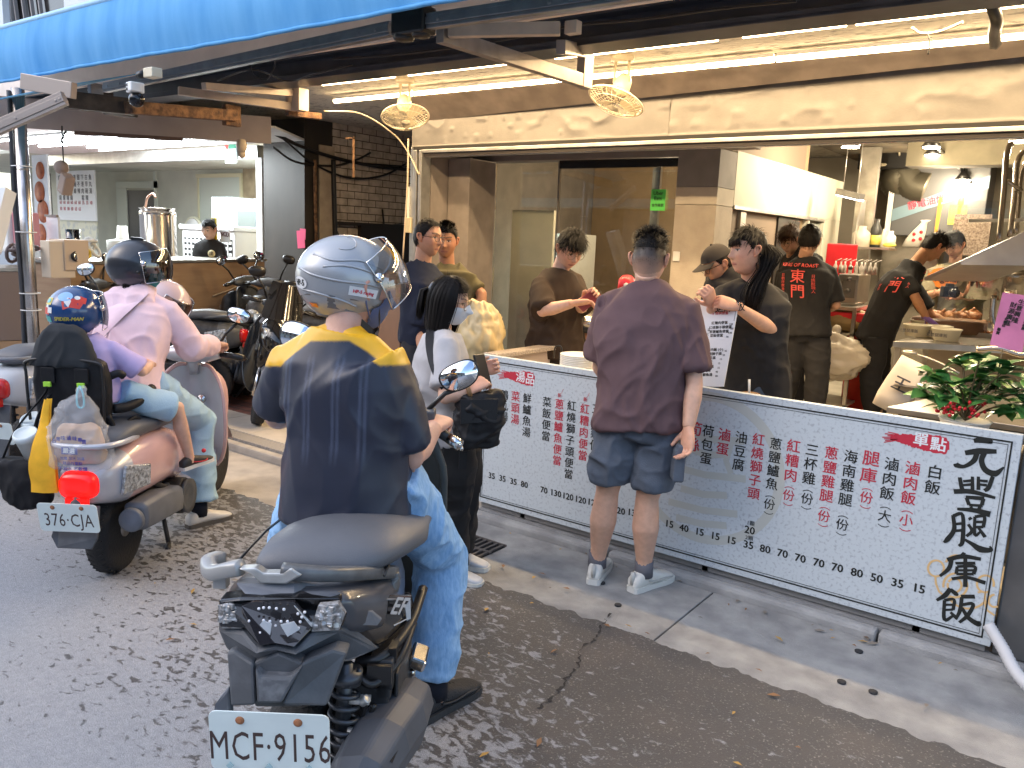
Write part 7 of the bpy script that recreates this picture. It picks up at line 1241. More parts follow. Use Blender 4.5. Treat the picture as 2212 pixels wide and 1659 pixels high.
def scooter(name,label,M_,body,side,trim=plast,R=.215,tall=0.,group=None,screen=False,lit=False,front=True):
 t=thing(name,label,'scooter',group=group,M=M_);L=dict(local=True);h=tall
 k=loftv(MB(),[(-.31,.05,.52,.60),(-.28,.10,.48,.65),(-.12,.16,.43,.70),(.1,.18,.42,.715),(.3,.175,.41,.70),(.45,.15,.37,.66),(.53,.11,.36,.58)]);V=k.arr()+Zl*h;k.v=[V];cen=A([V[f].mean(0)for f in k.f]);k.m=[1 if c[1]>-.02 else 0 for c in cen];obj('body',k,[body,side],t,**L)
 k=MB();k.loft([ell((0,v,(a+b)/2+h),w,(b-a)/2,Xl,Zl,26,2.8)for v,w,a,b in((-.20,.06,.70,.74),(-.17,.115,.695,.775),(0,.135,.70,.795),(.2,.135,.69,.78),(.38,.125,.68,.765),(.5,.09,.67,.735),(.53,.05,.66,.70))]);obj('seat',k,vinyl,t,**L)
 k=MB();k.tube(catmull([A(-.12,.0,.72+h),A(-.14,-.2,.74+h),A(-.08,-.30,.745+h),A(.08,-.30,.745+h),A(.14,-.2,.74+h),A(.12,0,.72+h)],5),.013,8);obj('grab_rail',k,trim,t,**L)
 k=MB();k.loft([ell((0,v,.57+h),w,z,Xl,Zl,20,3)for v,w,z in((-.335,.04,.035),(-.325,.075,.055),(-.29,.085,.065))]);k.box((0,-.32,.495+h),(.09,.03,.05));obj('tail_light',k,mat('tail_lit',(.6,.01,.01),.2,emit=.45,ecol=(1,.006,.004))if lit else lens_r,t,**L)
 for s in(-1,1):k=MB();k.slab([(s*.128,-.20,.50+h),(s*.172,-.02,.50+h),(s*.178,-.02,.60+h),(s*.145,-.19,.635+h)],.016*s);obj('indicator',k,lens_c,t,.004,**L)
 k=MB();k.slab([(-.085,-.30,.48+h),(.085,-.30,.48+h),(.10,-.36,.30),(.075,-.365,.25),(-.075,-.365,.25),(-.10,-.36,.30)],.012);k.tube([(0,-.28,.5),(0,-.34,.4)],.03,8);obj('mudguard',k,plast,t,.003,**L)
 wheel(t,(0,0,R),R,.10);wheel(t,(0,1.22,R),R,.095)
 k=MB();k.box((-.02,.28,.30),(.20,.36,.16));k.box((-.12,.1,.25),(.07,.42,.13));k.cyl((.08,.40,.25),(.17,.40,.25),.095,24);k.cyl((.02,.3,.42),(.02,.3,.30),.07,12);k.tube(catmull([A(.1,.05,.45),A(.14,.2,.36),A(.1,.35,.32)],5),.016,8);obj('engine',k,engine_m,t,.012,**L)
 k=MB();k.lathe([(.075,0),(.09,.012),(.09,.03),(.06,.02),(.03,.012),(0,.012)],(.168,.40,.25),Xl,26);obj('fan_cover',k,plast,t,**L)
 k=MB();k.loft([ell((.155,v,z),a,b,Xl,Zl,10,4)for v,a,b,z in((-.13,.045,.05,.315),(-.11,.06,.068,.315),(.1,.065,.075,.30),(.28,.06,.07,.275),(.32,.04,.05,.27))]);k.lathe([(0,0),(.055,0),(.058,.03),(0,.03)],(.15,-.165,.31),Yl,20);k.tube([(.14,.3,.26),(.10,.5,.22)],.018,8);obj('muffler',k,plast_l,t,.006,**L)
 k=MB();k.tube([(-.06,.36,.2),(-.10,.30,.02)],.012,8);k.tube([(.06,.36,.2),(.12,.30,.02)],.012,8);k.tube([(-.10,.3,.02),(-.13,.24,.01)],.013,8);k.tube([(.12,.3,.02),(.14,.24,.01)],.013,8);obj('stand',k,engine_m,t,**L)
 k=spring(MB(),(-.11,-.02,.24),(-.12,-.03,.48+h),.028,.006,7);k.cyl((-.11,-.02,.22),(-.12,-.03,.48+h),.016,10);obj('shock_absorber',k,engine_m,t,**L)
 k=loftv(MB(),[(.42,.13,.25,.34),(.6,.15,.25,.31),(.92,.15,.25,.31),(.98,.13,.26,.36)]);obj('floorboard',k,trim,t,**L)
 O2=[(0,.90+h),(.09,.90+h),(.155,.84+h),(.195,.70),(.205,.55),(.19,.40),(.14,.27),(.06,.22),(0,.22)];P=catmull([A(u,0,z)for u,z in O2],4);V,F=[],[];m=9
 for p in P:
  for j in range(m):q=-1+2*j/(m-1);u=p[0]*q;V.append(A(u,1.06-.11*(abs(u)/.2)**2-.10*max(0,(p[2]-.3))-.03*max(0,1-abs(u)/.12)*0,p[2]))
 F=[(r*m+c,r*m+c+1,(r+1)*m+c+1,(r+1)*m+c)for r in range(len(P)-1)for c in range(m-1)];k=MB();k.add(V,F,True);k.add(A(V)+A(0,.02,0),F,True);ls=obj('leg_shield',k,body,t,**L)
 k=MB();k.tube([V[i*m]for i in range(2,len(P))],.012,8);k.tube([V[i*m+m-1]for i in range(2,len(P))],.012,8);obj('edge_trim',k,side,ls,**L)
 k=MB();[k.lathe([(0,.01),(.022,.01),(.028,0),(0,0)],(u,.995,z+h),(0,-1,0),16)for u,z in((.04,.70),)];k.box((-.03,.985,.70+h),(.05,.02,.012));obj('ignition',k,chrome,t,**L)
 if front:
  k=loftv(MB(),[(1.085,.10,.34,.86+h),(1.13,.15,.42,.86+h),(1.2,.12,.48,.82+h),(1.26,.06,.56,.74+h)],24,2.6);obj('front_cowl',k,side,t,**L);k=MB();k.ball((0,1.245,.68+h),(.075,.045,.055),16);obj('headlight',k,lens_c,t,**L)
 k=MB();k.tube([(.075,1.22,R),(.07,1.12,.48)],.017,10);k.tube([(-.075,1.22,R),(-.07,1.12,.48)],.017,10);obj('fork',k,chrome if screen else engine_m,t,**L)
 V,F=[],[]
 for i in range(12):
  a=rad(20+i*12.5)
  for j,u in enumerate((-.07,-.05,.05,.07)):rr=R+.03-(.03 if j in(0,3)else 0);V.append(A(u,1.22+rr*math.cos(a),R+rr*math.sin(a)))
 k=MB();F=[(i*4+j,i*4+j+1,i*4+j+5,i*4+j+4)for i in range(11)for j in range(3)];k.add(V,F,True);k.add(A(V)*A(1,1,1)-A(0,0,.004),F,True);obj('front_fender',k,side if not screen else plast_l,t,**L)
 k=MB();k.loft([ell((u,.96,.97+h),.05,z,Yl,Zl,16)for u,z in((-.17,.02),(-.10,.045),(0,.055),(.10,.045),(.17,.02))]);k.tube([(-.20,.955,.975+h),(.20,.955,.975+h)],.012,10);k.tube([(0,1.0,.85+h),(0,.97,.96+h)],.03,10);obj('handlebar',k,trim,t,**L)
 for s in(-1,1):
  k=MB();k.tube([(s*.18,.95,.975+h),(s*.32,.915,.965+h)],.019,12);k.tube(catmull([A(s*.16,.985,.975+h),A(s*.24,.985,.965+h),A(s*.33,.94,.955+h)],5),.006,6);obj('grip',k,black_pl,t,**L);mirror(t,(s*.14,.97,1.0+h),(s*.27,.99,1.20+h),tilt=-s*.25)
 if screen:
  k=MB();V,F=sheet(-.17,.17,11,9,lambda x,v:(x*(1-.25*v),1.22-.22*v-3.2*x*x,.86+h+.30*v));k.add(V,F,True);k.add(A(V)-A(0,.006,0),F,True);obj('windscreen',k,gloss_k,t,**L)
  k=MB();k.loft([ell((0,v,z),w,hh,Xl,Zl,20,2.2)for v,w,hh,z in((1.02,.17,.18,.74),(1.18,.15,.16,.73),(1.30,.09,.10,.70),(1.34,.03,.03,.68))]);obj('nose',k,gloss_k,t,**L)
  k=MB();[k.slab([(s*.03,1.335,.66),(s*.12,1.25,.70),(s*.13,1.24,.78),(s*.06,1.32,.71)],.012*s)for s in(-1,1)];obj('headlights',k,lens_c,t,**L)
 return t
# pink scooter
pinkp=mat('pearl_pink',(.66,.42,.41),.25,coat=.5,var=.04);silv=mat('pearl_silver',(.54,.54,.58),.28,.25,coat=.4,var=.05)
hP=nrm(A(-.59,.807,0));oP=A(-3.685,1.80,0)+A(.0125,.07,0);rP=A(hP[1],-hP[0],0)
TP=scooter('scooter','pearl pink and silver scooter with a lit red tail lamp and a child seat',frameM(oP,hP),silv,pinkp,silv,lit=True,tall=-.055)
plate(TP,(0,-.392,.40),.255,.135,'376·CJA',.088,.18,sq=.66)
def PW_(u,v,z):return oP+rP*(u-.10)+hP*v+UP*z
# far left scooters
SL=scooter('scooter','white and grey scooter half hidden at the far left edge',frameM(atz(55,1060,0)+A(-.06,.1,0),(-.50,.86)),mat('pale_grey_paint',(.50,.52,.54),.3,coat=.4),mat('white_paint',(.66,.68,.70),.3,coat=.4),plast_l,R=.235,tall=.10,front=True)
plate(SL,(0,-.345,.42),.255,.135,'·EJ',.095,.18,sq=.7)
k=MB();text_mb(k,'JET',(.185,-.02,.72),Yl,Zl,.085,.002,.002,shear=.3);obj('side_lettering',k,mat('ink'),SL,local=True)
# parked black scooters in the arcade
oA=atz(552,916,.08);hA=nrm(A(.80,-.60,0));rot=frameM(oA,(.84,-.54),-.26)
SA=scooter('scooter','glossy black scooter with a tall dark windscreen and chrome fork facing the street',frameM(np.array(rot@Vector((0,-1.22,0))),(.84,-.54),-.26),gloss_k,gloss_k,plast,R=.225,tall=-.01,group='scooters parked in the arcade',screen=True,front=True)
SB=copy_tree(SA,'black scooter parked tail first with its seat beside the mother\'s handlebar',frameM(atz(505,880,.08)+A(-.5,.35,0),(.55,.83),-.08),'scooters parked in the arcade')
SC=scooter('scooter','dark scooter with a round mirror parked against the wooden counter',frameM(at(430,800,7.4)*A(1,1,0)+A(.3,-.1,.08),(-.78,-.62),.06),plast,engine_m,plast,R=.215,tall=.06,group='scooters parked in the arcade')
SD=copy_tree(SC,'dark scooter parked behind the windscreen of the glossy black scooter',frameM(at(720,800,8.1)*A(1,1,0)+A(-.1,0,.08),(-.9,-.2),-.08),'scooters parked in the arcade')
SE=copy_tree(SC,'dark scooter parked deepest by the stainless pillar',frameM(at(640,760,8.8)*A(1,1,0)+A(0,.4,.08),(.3,-.95),.05),'scooters parked in the arcade')
# the grey scooter in front
oH=A(-1.353,1.01,0);hH=A(-.590,.807,0);rH=A(.807,.590,0)
MH=frameM(oH,hH);H=thing('scooter','scuffed dark grey scooter in front with plate MCF 9156','scooter',M=MH)
LK=dict(local=True)
def zr(x,y):return 414.8+x*.3437,1088.8+y*.3437
def lp(x,y,v,V=False):
 """photo point -> the scooter's own coordinates at distance v along it"""
 r=ray(*((x,y)if V else zr(x,y)));o=oH+hH*v;p=O_+r*(np.dot(o-O_,hH)/np.dot(r,hH))-oH;return A(p@rH,v,p[2])
k=MB();k.loft([ell((.005+.02*q,v,(a+b)/2),w,(b-a)/2,Xl,Zl,36,2.15)for q,(v,w,a,b)in enumerate(((.272,.06,.815,.832),(.278,.115,.80,.845),(.295,.150,.79,.866),(.33,.172,.782,.884),(.39,.190,.775,.895),(.47,.200,.765,.894),(.58,.200,.745,.872),(.70,.170,.76,.835),(.85,.150,.75,.81),(.98,.125,.74,.785),(1.02,.08,.73,.76)))]);V=k.arr();V[:,0]=V[:,0]*.93-.025;k.v=[V];seat=obj('seat',k,vinyl,H,local=True)
k=MB();k.tube([(.196*s,v,z)for s in(1,)for v,z in((.31,.80),(.45,.80),(.6,.795),(.8,.77))],.004,6);k.tube([(-.19,v,z)for v,z in((.31,.80),(.45,.80),(.6,.795),(.8,.77))],.004,6);obj('piping',k,black_pl,seat,**LK)
gr_m=mat('rail_grey',(.13,.135,.14),.4,.3,var=.15,vs=30);gr_s=mat('rail_silver',(.52,.52,.50),.35,.7,var=.12,vs=20)
def bar(P,w,h_,m=None):
 k=MB();P=catmull(P,5);n=len(P);R=[]
 for i in range(n):
  d=nrm(P[min(i+1,n-1)]-P[max(i-1,0)]);s=nrm(np.cross(d,Zl));u=np.cross(s,d);R.append(ell(P[i],w,h_,s,u,12,4))
 k.loft(R);return k
k=bar([lp(565,418,.155),lp(700,432,.16),lp(900,440,.20),lp(1100,432,.30),lp(1262,425,.45)],.018,.017);k2=bar([lp(1255,430,.44),lp(1262,480,.44),lp(1245,540,.43)],.018,.02);k.merge(k2.arr(),k2.f,0,True);obj('grab_rail',k,gr_m,H,**LK)
k=bar([lp(310,398,.16),lp(225,412,.17),lp(130,428,.20),A(-.222,.245,.842),A(-.215,.30,.832)],.019,.018);k.box(lp(185,480,.2),(.03,.03,.03));obj('grab_rail',k,mat('rail_pale',(.36,.36,.35),.4,.4),H,**LK)
k=MB();k.ext([lp(x,y,.135)for x,y in((290,410),(400,405),(450,438),(570,438),(620,405),(690,450),(590,505),(430,500),(370,445))],(0,.03,0));obj('rail_centre',k,gr_s,H,.004,**LK)
k=MB();k.loft([ell((.0,v,(a+b)/2),w,(b-a)/2,Xl,Zl,36,3.2)for v,w,a,b in((.135,.13,.76,.825),(.17,.155,.70,.83),(.30,.198,.61,.80),(.45,.215,.56,.77),(.65,.205,.50,.75),(.85,.16,.42,.74),(.95,.12,.36,.70))]);body=obj('body',k,mat('dark_grey_paint',(.050,.053,.062),.3,coat=.35,var=.15,vs=6),H,**LK)
k=MB();k.ext([lp(270,500,.14),lp(330,480,.16),lp(640,500,.15),lp(920,500,.22),lp(1060,560,.25),lp(900,575,.15),lp(640,585,.12),lp(330,570,.115)],(0,.02,0));obj('tail_cover',k,plast_l,H,.005,**LK)
sp_k=MB();sp_k.ext([lp(960,590,.17),lp(1375,585,.45),lp(1400,700,.46),lp(1290,800,.36),lp(1180,905,.28),lp(960,800,.17)],(0,.02,0));obj('side_panel',sp_k,gloss_k,H,.006,**LK)
k=MB();k.ext([lp(965,620,.158),lp(1130,680,.232),lp(1190,730,.262),lp(1165,765,.247),lp(970,760,.158)],(0,.012,0));k.ext([lp(1020,600,.192),lp(1370,600,.442),lp(1370,606,.442),lp(1020,610,.192)],(0,.01,0));obj('panel_rib',k,plast_l,H,.003,**LK)
c=lp(1262,628,.38);ux=nrm(lp(1350,632,.44)-lp(1200,620,.33));uz=nrm(Zl-ux*ux[2]);k=MB();text_mb(k,'EF',c+A(.014,-.014,0),ux,uz,.062,.003,.002,shear=.35,sx=1.3);c2=lp(1320,680,.41);k.slab([c2+A(.01,-.012,.02),c2+A(.022,0,.035),c2+A(.024,0,-.02),c2+A(.016,-.006,-.03)],.004);k.slab([lp(1245,745,.36)+A(.012,-.012,0),lp(1340,700,.42)+A(.012,-.012,0),lp(1342,704,.42)+A(.012,-.012,0),lp(1247,752,.36)+A(.012,-.012,0)],.003);obj('badge',k,mat('badge_pale',(.60,.60,.60),.3,.3),H,**LK)
k=MB();k.ext([lp(x,y,v)for x,y,v in((165,605,.10),(300,592,.10),(650,598,.10),(930,598,.13),(978,680,.145),(938,785,.125),(745,797,.09),(642,905,.05),(520,882,.048),(420,897,.05),(328,785,.08),(168,775,.09))],(0,.05,0));lc=obj('lamp_housing',k,gloss_k,H,.005,**LK)
k=MB();k.ext([lp(x,y,v-.004)for x,y,v in((310,640,.094),(380,615,.094),(640,615,.094),(750,740,.088),(735,795,.085),(640,895,.05),(520,872,.048),(425,885,.05),(335,775,.08))],(0,.01,0));k.cur=1
for x,y in((420,658),(450,652),(486,652),(530,657),(578,662),(360,735),(380,765),(402,788),(430,808),(450,732),(490,738),(525,765),(560,738),(600,738),(665,690),(708,680),(690,710),(680,740),(670,780),(615,812)):k.ball(lp(x,y,.074 if y<800 else.06),.0036,8)
k.cur=2;k.ext([lp(425,760,.048),lp(445,735,.048),lp(500,755,.048),lp(490,825,.044)],(0,.003,0));k.ext([lp(555,760,.048),lp(640,740,.048),lp(675,790,.048),lp(600,835,.044)],(0,.003,0));obj('tail_light',k,[mat('tail_smoke',(.016,.015,.018),.06,coat=1.),mat('led_dot',(.75,.75,.78),.3),mat('reflector_pale',(.42,.45,.48),.2)],lc,**LK)
for P in(((172,625),(235,612),(290,640),(325,770),(180,768)),((800,625),(925,612),(968,682),(930,780),(755,790),(775,700))):
 ctr=sum((lp(x,y,.11)for x,y in P))/len(P);k=MB();k.ext([lp(x,y,.105)-A(0,.012,0)for x,y in P],(0,.02,0));rs=np.random.RandomState(1)
 for j in range(26):q=lp(*P[0],.1);w_=rs.dirichlet(np.ones(len(P)));q=sum(lp(x,y,.098)*a for(x,y),a in zip(P,w_));k.box(q-A(0,.006,0),(.014,.008,.014),np.array(Matrix.Rotation(rs.uniform(-.6,.6),3,'Z'))@np.array(Matrix.Rotation(rs.uniform(-.6,.6),3,'X')))
 tl=obj('turn_signal',k,mat('signal_clear',(.50,.50,.50),.18,.35,col2=(.16,.15,.14),vs=70),lc,.002,**LK)
k=MB();k.ext([lp(640,640,.085),lp(760,760,.08),lp(752,775,.08),lp(690,700,.082)],(0,.01,0));obj('lens_edge',k,lens_c,lc,**LK)
k=MB();k.ext([lp(x,y,v)for x,y,v in((150,775,.11),(325,795,.085),(418,908,.052),(520,893,.05),(642,915,.052),(748,805,.09),(940,795,.13),(1185,915,.28),(990,1000,.18),(700,1000,.09),(540,935,.06),(385,1000,.07),(215,925,.10))],(0,.06,0));obj('tail_apron',k,plast,H,.010,**LK)
k=MB();k.ext([lp(x,y,v)for x,y,v in((215,935,.075),(260,920,.07),(385,1000,.05),(395,1270,.02),(240,1275,.03))],(0,.05,0));k.ext([lp(x,y,v)for x,y,v in((975,935,.11),(890,915,.09),(690,1000,.05),(560,1270,.02),(845,1275,.05))],(0,.05,0));k.ext([lp(x,y,.055)for x,y in((385,998),(540,935),(695,1000),(690,1280),(390,1280))],(0,.04,0));k.cur=1;k.ext([lp(x,y,v)for x,y,v in((392,1035,.035),(440,1085,.03),(610,1090,.03),(688,1030,.035),(560,1258,.012),(405,1258,.012))],(0,.03,0));k.cur=0;obj('rear_mudguard',k,[plast,mat('plastic_worn',(.13,.138,.15),.6,col2=(.075,.08,.09),vs=40,thr=(.4,.6))],H,.012,**LK)
plate(H,(.002,-.012,.545),.262,.150,'MCF·9156',.104,.08,sq=.575)
k=MB()
for u in(-.085,0,.088):k.box((u,-.018,.488),(.012,.003,.012),np.array(Matrix.Rotation(.78,3,'Y')))
obj('plate_emblem',k,mat('emblem_teal',(.35,.50,.52),.5),H,**LK)
wheel(H,(-.01,.30,.25),.25,.13)
k=spring(MB(),(.118,.17,.33),(.122,.20,.60),.034,.0062,9);k.cyl((.118,.17,.30),(.122,.20,.47),.026,16);k.cyl((.12,.18,.44),(.122,.20,.62),.019,14);k.cyl((.122,.20,.575),(.122,.20,.60),.042,20);k.cyl((.1185,.17,.335),(.119,.17,.35),.04,20);obj('shock_absorber',k,mat('shock_grey',(.07,.075,.085),.35,.6),H,**LK)
k=MB();k.box((.17,.42,.46),(.10,.34,.2));k.box((.20,.40,.56),(.06,.3,.08));k.box((.10,.36,.36),(.14,.3,.14));k.box((.205,.28,.52),(.04,.06,.05));k.cyl((.17,.26,.40),(.24,.26,.40),.05,18);k.box((.235,.42,.42),(.01,.28,.26));k.cyl((.2,.24,.45),(.24,.24,.45),.03,14);obj('engine',k,engine_m,H,.01,**LK)
k=MB();[k.tube(catmull([A(*p)for p in P],6),r,8)for P,r in(([(.14,.26,.59),(.20,.27,.60),(.25,.40,.62),(.27,.55,.66)],.014),([(.15,.22,.57),(.19,.22,.555),(.24,.30,.58),(.26,.42,.62)],.010),([(.175,.2,.52),(.16,.2,.46),(.15,.21,.40)],.006),([(.19,.22,.50),(.175,.21,.45),(.165,.2,.38)],.007))];k.box((.225,.30,.60),(.02,.05,.04));k.box((.20,.23,.575),(.06,.012,.05));obj('hoses',k,black_pl,H,**LK)
k=MB();k.cyl((.135,.17,.455),(.215,.17,.46),.013,12);k.box((.16,.19,.53),(.05,.03,.012));k.box((.165,.19,.41),(.04,.03,.02));k.cyl((.165,.185,.525),(.18,.18,.54),.012,10);k.cyl((.235,.2,.455),(.25,.2,.455),.01,8);obj('bracket',k,gr_s,H,.002,**LK)
k=MB();R=[]
for v,u,z,a,b in((.03,.155,.375,.030,.034),(.035,.165,.38,.058,.062),(.07,.175,.39,.070,.076),(.18,.205,.405,.080,.086),(.30,.235,.40,.080,.088),(.42,.25,.385,.07,.076),(.47,.25,.38,.04,.05)):R.append(ell((u,v,z),a,b,Xl,Zl,9,2.6))
k.smooth=False;k.loft(R);k.smooth=True;mf=obj('muffler',k,mat('heat_shield',(.075,.08,.092),.5,var=.12,vs=8),H,.008,**LK)
k=MB();k.lathe([(0,.012),(.03,.01),(.038,-.002),(.045,.004),(.047,.02),(0,.02)],(.16,.022,.375),Yl,20);k.slab([(.25,.10,.43),(.28,.20,.44),(.285,.22,.39),(.265,.14,.38)],.01);obj('end_cap',k,black_pl,mf,**LK)
k=MB();c=lp(1425,960,.55);k.box(c,(.05,.10,.035),np.array(Matrix.Rotation(.35,3,'Y')));k.box(c+A(-.02,.0,-.035),(.03,.08,.025));obj('foot_peg',k,chrome,H,.008,**LK)
k=MB();k.ext([lp(230,1150,.2),lp(140,1260,.15),lp(110,1500,.12),lp(250,1500,.12)],(0,.03,0));obj('fender_flap',k,plast_l,H,.006,**LK)
k=loftv(MB(),[(.86,.17,.27,.36),(1.0,.19,.27,.33),(1.22,.18,.28,.34)]);obj('floorboard',k,plast,H,**LK)
teal=mat('shield_grey',(.040,.048,.052),.45,var=.12,vs=5)
V,F=sheet(-1,1,15,14,lambda q,v:(.03+(.245-.06*max(0,v-.75)/.25-.04*max(0,.3-v)/.3)*q,1.24-.10*q*q-.06*v,.34+.68*v));k=MB();k.add(V,F,True);k.add(A(V)+A(0,.03,0),F,True);k.tube([V[i*15+14]for i in range(14)],.014,8);k.tube([V[i*15]for i in range(14)],.014,8);sh=obj('leg_shield',k,teal,H,**LK)
c=lp(868,1018,1.13);k=MB();k.lathe([(.030,0),(.052,0),(.056,.012),(.050,.026),(.034,.03),(.030,.02)],c+A(0,.02,0),(0,-1,0),26);k.cur=1;k.lathe([(0,.005),(.031,.005),(.031,.012),(0,.012)],c+A(0,.02,0),(0,-1,0),22);k.cur=0;k.lathe([(0,.02),(.011,.02),(.012,0),(0,0)],c,(0,-1,0),14);ig=obj('ignition',k,[gloss_k,mat('brass_dull',(.34,.31,.22),.4,.6)],H,**LK)
k=MB();k.tube([c+A(.006,-.03,-.01),c+A(.012,-.035,-.05)],.010,8);k.cur=1;k.tube([c+A(.008,-.034,-.05),c+A(.012,-.036,-.11)],.006,8);obj('key',k,[mat('key_red',(.60,.08,.04),.4),chrome],ig,**LK)
k=MB();k.ext([lp(888,1115,.98,True),lp(945,1060,1.05,True),lp(944,1170,1.02,True),lp(925,1240,.95,True),lp(885,1200,.9,True)],(0,.05,0));sd=obj('side_cover',k,teal,H,.012,**LK);k=MB();c=lp(938,1132,.985,True);k.box(c,(.012,.02,.07));obj('reflector',k,lens_o,sd,.004,**LK);k=MB();c=lp(935,1172,.965,True);k.ball(c,.008,8);obj('screw',k,chrome,sd,**LK)
k=MB();k.loft([ell((u+.03,v,z),.06,b,Yl,Zl,18,2.5)for u,v,z,b in((-.22,1.12,1.03,.02),(-.14,1.15,1.02,.05),(0,1.17,1.02,.065),(.12,1.15,1.01,.06),(.19,1.12,1.0,.03))]);k.box(lp(912,905,1.12,True),(.09,.07,.07));k.tube([(.03,1.20,.9),(.03,1.17,1.02)],.04,12);hb=obj('handlebar',k,plast,H,.006,**LK)
gp0,gp1=lp(915,912,1.14,True),lp(975,950,1.09,True);gd_=nrm(gp1-gp0);k=MB();k.tube([gp0,gp1+gd_*.002],.0185,14);obj('grip',k,black_pl,H,**LK);k=MB();k.cyl(gp1-gd_*.01,gp1+gd_*.038,.020,18);k.cyl(gp1+gd_*.038,gp1+gd_*.042,.012,14);obj('bar_end',k,chrome,H,**LK)
k=MB();k.tube(catmull([gp0+A(0,.05,-.01),(gp0+gp1)/2+A(.02,.06,-.03),gp1+A(.03,.03,-.035)],5),.006,8);k.ball(gp1+A(.032,.028,-.036),.010,10);obj('brake_lever',k,chrome,H,**LK)
k=MB();k.tube([(-.20,1.13,1.02),(-.33,1.08,1.02)],.0185,14);obj('grip',k,black_pl,H,**LK)
mirror(H,lp(925,885,1.13,True),lp(993,812,1.15,True),(.06,-1,.12),.068,.046,.48,mirror_g);mirror(H,lp(665,780,1.15,True),lp(640,728,1.22,True),(-.05,-1,.12),.058,.052,-.25,mirror_g)
k=MB();k.loft([ell((.03,v,(a+b)/2),w,(b-a)/2,Xl,Zl,24,2.6)for v,w,a,b in((1.26,.2,.45,.98),(1.38,.17,.52,.96),(1.5,.10,.60,.86),(1.56,.04,.66,.78))]);obj('front_cowl',k,mat('dark_grey_paint'),H,**LK);wheel(H,(.03,1.52,.25),.25,.11);k=MB();[k.tube([(.03+s*.08,1.52,.25),(.03+s*.07,1.38,.62)],.018,10)for s in(-1,1)];obj('fork',k,engine_m,H,**LK)
# riders and their helmets
def helmet(name,parent,hc,T,shell,visor=None,vrot=0.,s=1.,low=-.115,face=.045,trim=None,r=(.128,.152,.138),jet=True,vr=1.07):
 nl,na=56,34;V=[]
 th=np.linspace(.02,2.75,na)
 for a in th:
  for b in np.arange(nl)*2*math.pi/nl:V.append(A(r[0]*math.sin(a)*math.sin(b),r[1]*math.sin(a)*math.cos(b),r[2]*math.cos(a)))
 V=A(V);V[:,1]+=np.where(V[:,2]<0,-.0,0);V[:,1]-=.012
 keep=lambda p:not(p[1]>.035 and p[2]<face)and not(p[1]>-.01 and p[2]<-.05-.0*p[1]and p[1]>.035)and p[2]>low-.25*min(0,p[1]+.02)*0
 F=[];F2=[]
 for i in range(na-1):
  for j in range(nl):
   q=(i*nl+j,i*nl+(j+1)%nl,(i+1)*nl+(j+1)%nl,(i+1)*nl+j);c=V[list(q)].mean(0);lo=low+.05*np.clip((c[1]+.02)/.06,0,1)
   if(c[1]>.045 and c[2]<face)or c[2]<lo:continue
   F.append(q)
 k=MB();k.add(V*s,F,True);me=mesh_of(k,[shell]);b=bmesh.new();b.from_mesh(me);bmesh.ops.delete(b,geom=[v for v in b.verts if not v.link_faces],context='VERTS');bmesh.ops.recalc_face_normals(b,faces=b.faces);bmesh.ops.solidify(b,geom=b.faces[:],thickness=.016*s);b.to_mesh(me);b.free()
 W4=np.eye(4);W4[:3,:3]=T;W4[:3,3]=hc;me.transform(Matrix(W4.tolist()));me.transform(wm(parent).inverted())if parent is not None else None
 me.polygons.foreach_set('use_smooth',[True]*len(me.polygons));o=bpy.data.objects.new(name,me);COL.objects.link(o);o.parent=parent;_W[o.name]=wm(parent).copy()if parent is not None else Matrix.Identity(4)
 P=lambda q:hc+T@(A(q)*s)
 k=MB();pts=[P((x,y,z))for x,y,z in[(r[0]*1.0*math.sin(b),r[1]*math.cos(b)-.012,low+.002)for b in np.linspace(1.25,2*math.pi-1.25,30)]];pts=[hc+(p-hc)*1 for p in pts]
 q=math.sqrt(max(.01,1-(low/r[2])**2));k.tube([P((r[0]*q*math.sin(b),r[1]*q*math.cos(b)-.012,low+.003))for b in np.linspace(1.75,2*math.pi-1.75,30)],.007*s,6);obj('rim_seal',k,trim or black_pl,o)
 if visor:
  Vv,n1,n2=[],25,12;Rx=np.array(Matrix.Rotation(vrot,3,'X'));pv=A(0,.02,.02)
  for i in range(n2):
   zz=np.linspace(-.085,.075,n2)[i]
   for b in np.linspace(-1.42,1.42,n1):qq=math.sqrt(max(.05,1-(zz/.19)**2));p=A(r[0]*vr*qq*math.sin(b),r[1]*vr*qq*math.cos(b)-.012,zz);Vv.append(Rx@(p-pv)+pv)
  k=MB();k.add([P(v)for v in Vv],[(a*n1+c,a*n1+c+1,(a+1)*n1+c+1,(a+1)*n1+c)for a in range(n2-1)for c in range(n1-1)],True);vo=obj('visor',k,visor,o)
  k=MB();edge=[Vv[i*n1]for i in range(n2)]+[Vv[(n2-1)*n1+c]for c in range(n1)]+[Vv[i*n1+n1-1]for i in range(n2)[::-1]];k.tube([P(v)for v in edge],.0022,5);k.tube([P(Vv[c])for c in range(n1)],.0022,5)
  for sx in(-1,1):k.lathe([(0,.012),(.013,.010),(.016,0),(0,0)],P((sx*r[0]*.99,.02,.02)),T@A(sx,0,0),14)
  obj('visor_edge',k,chrome,vo)
 return o,P
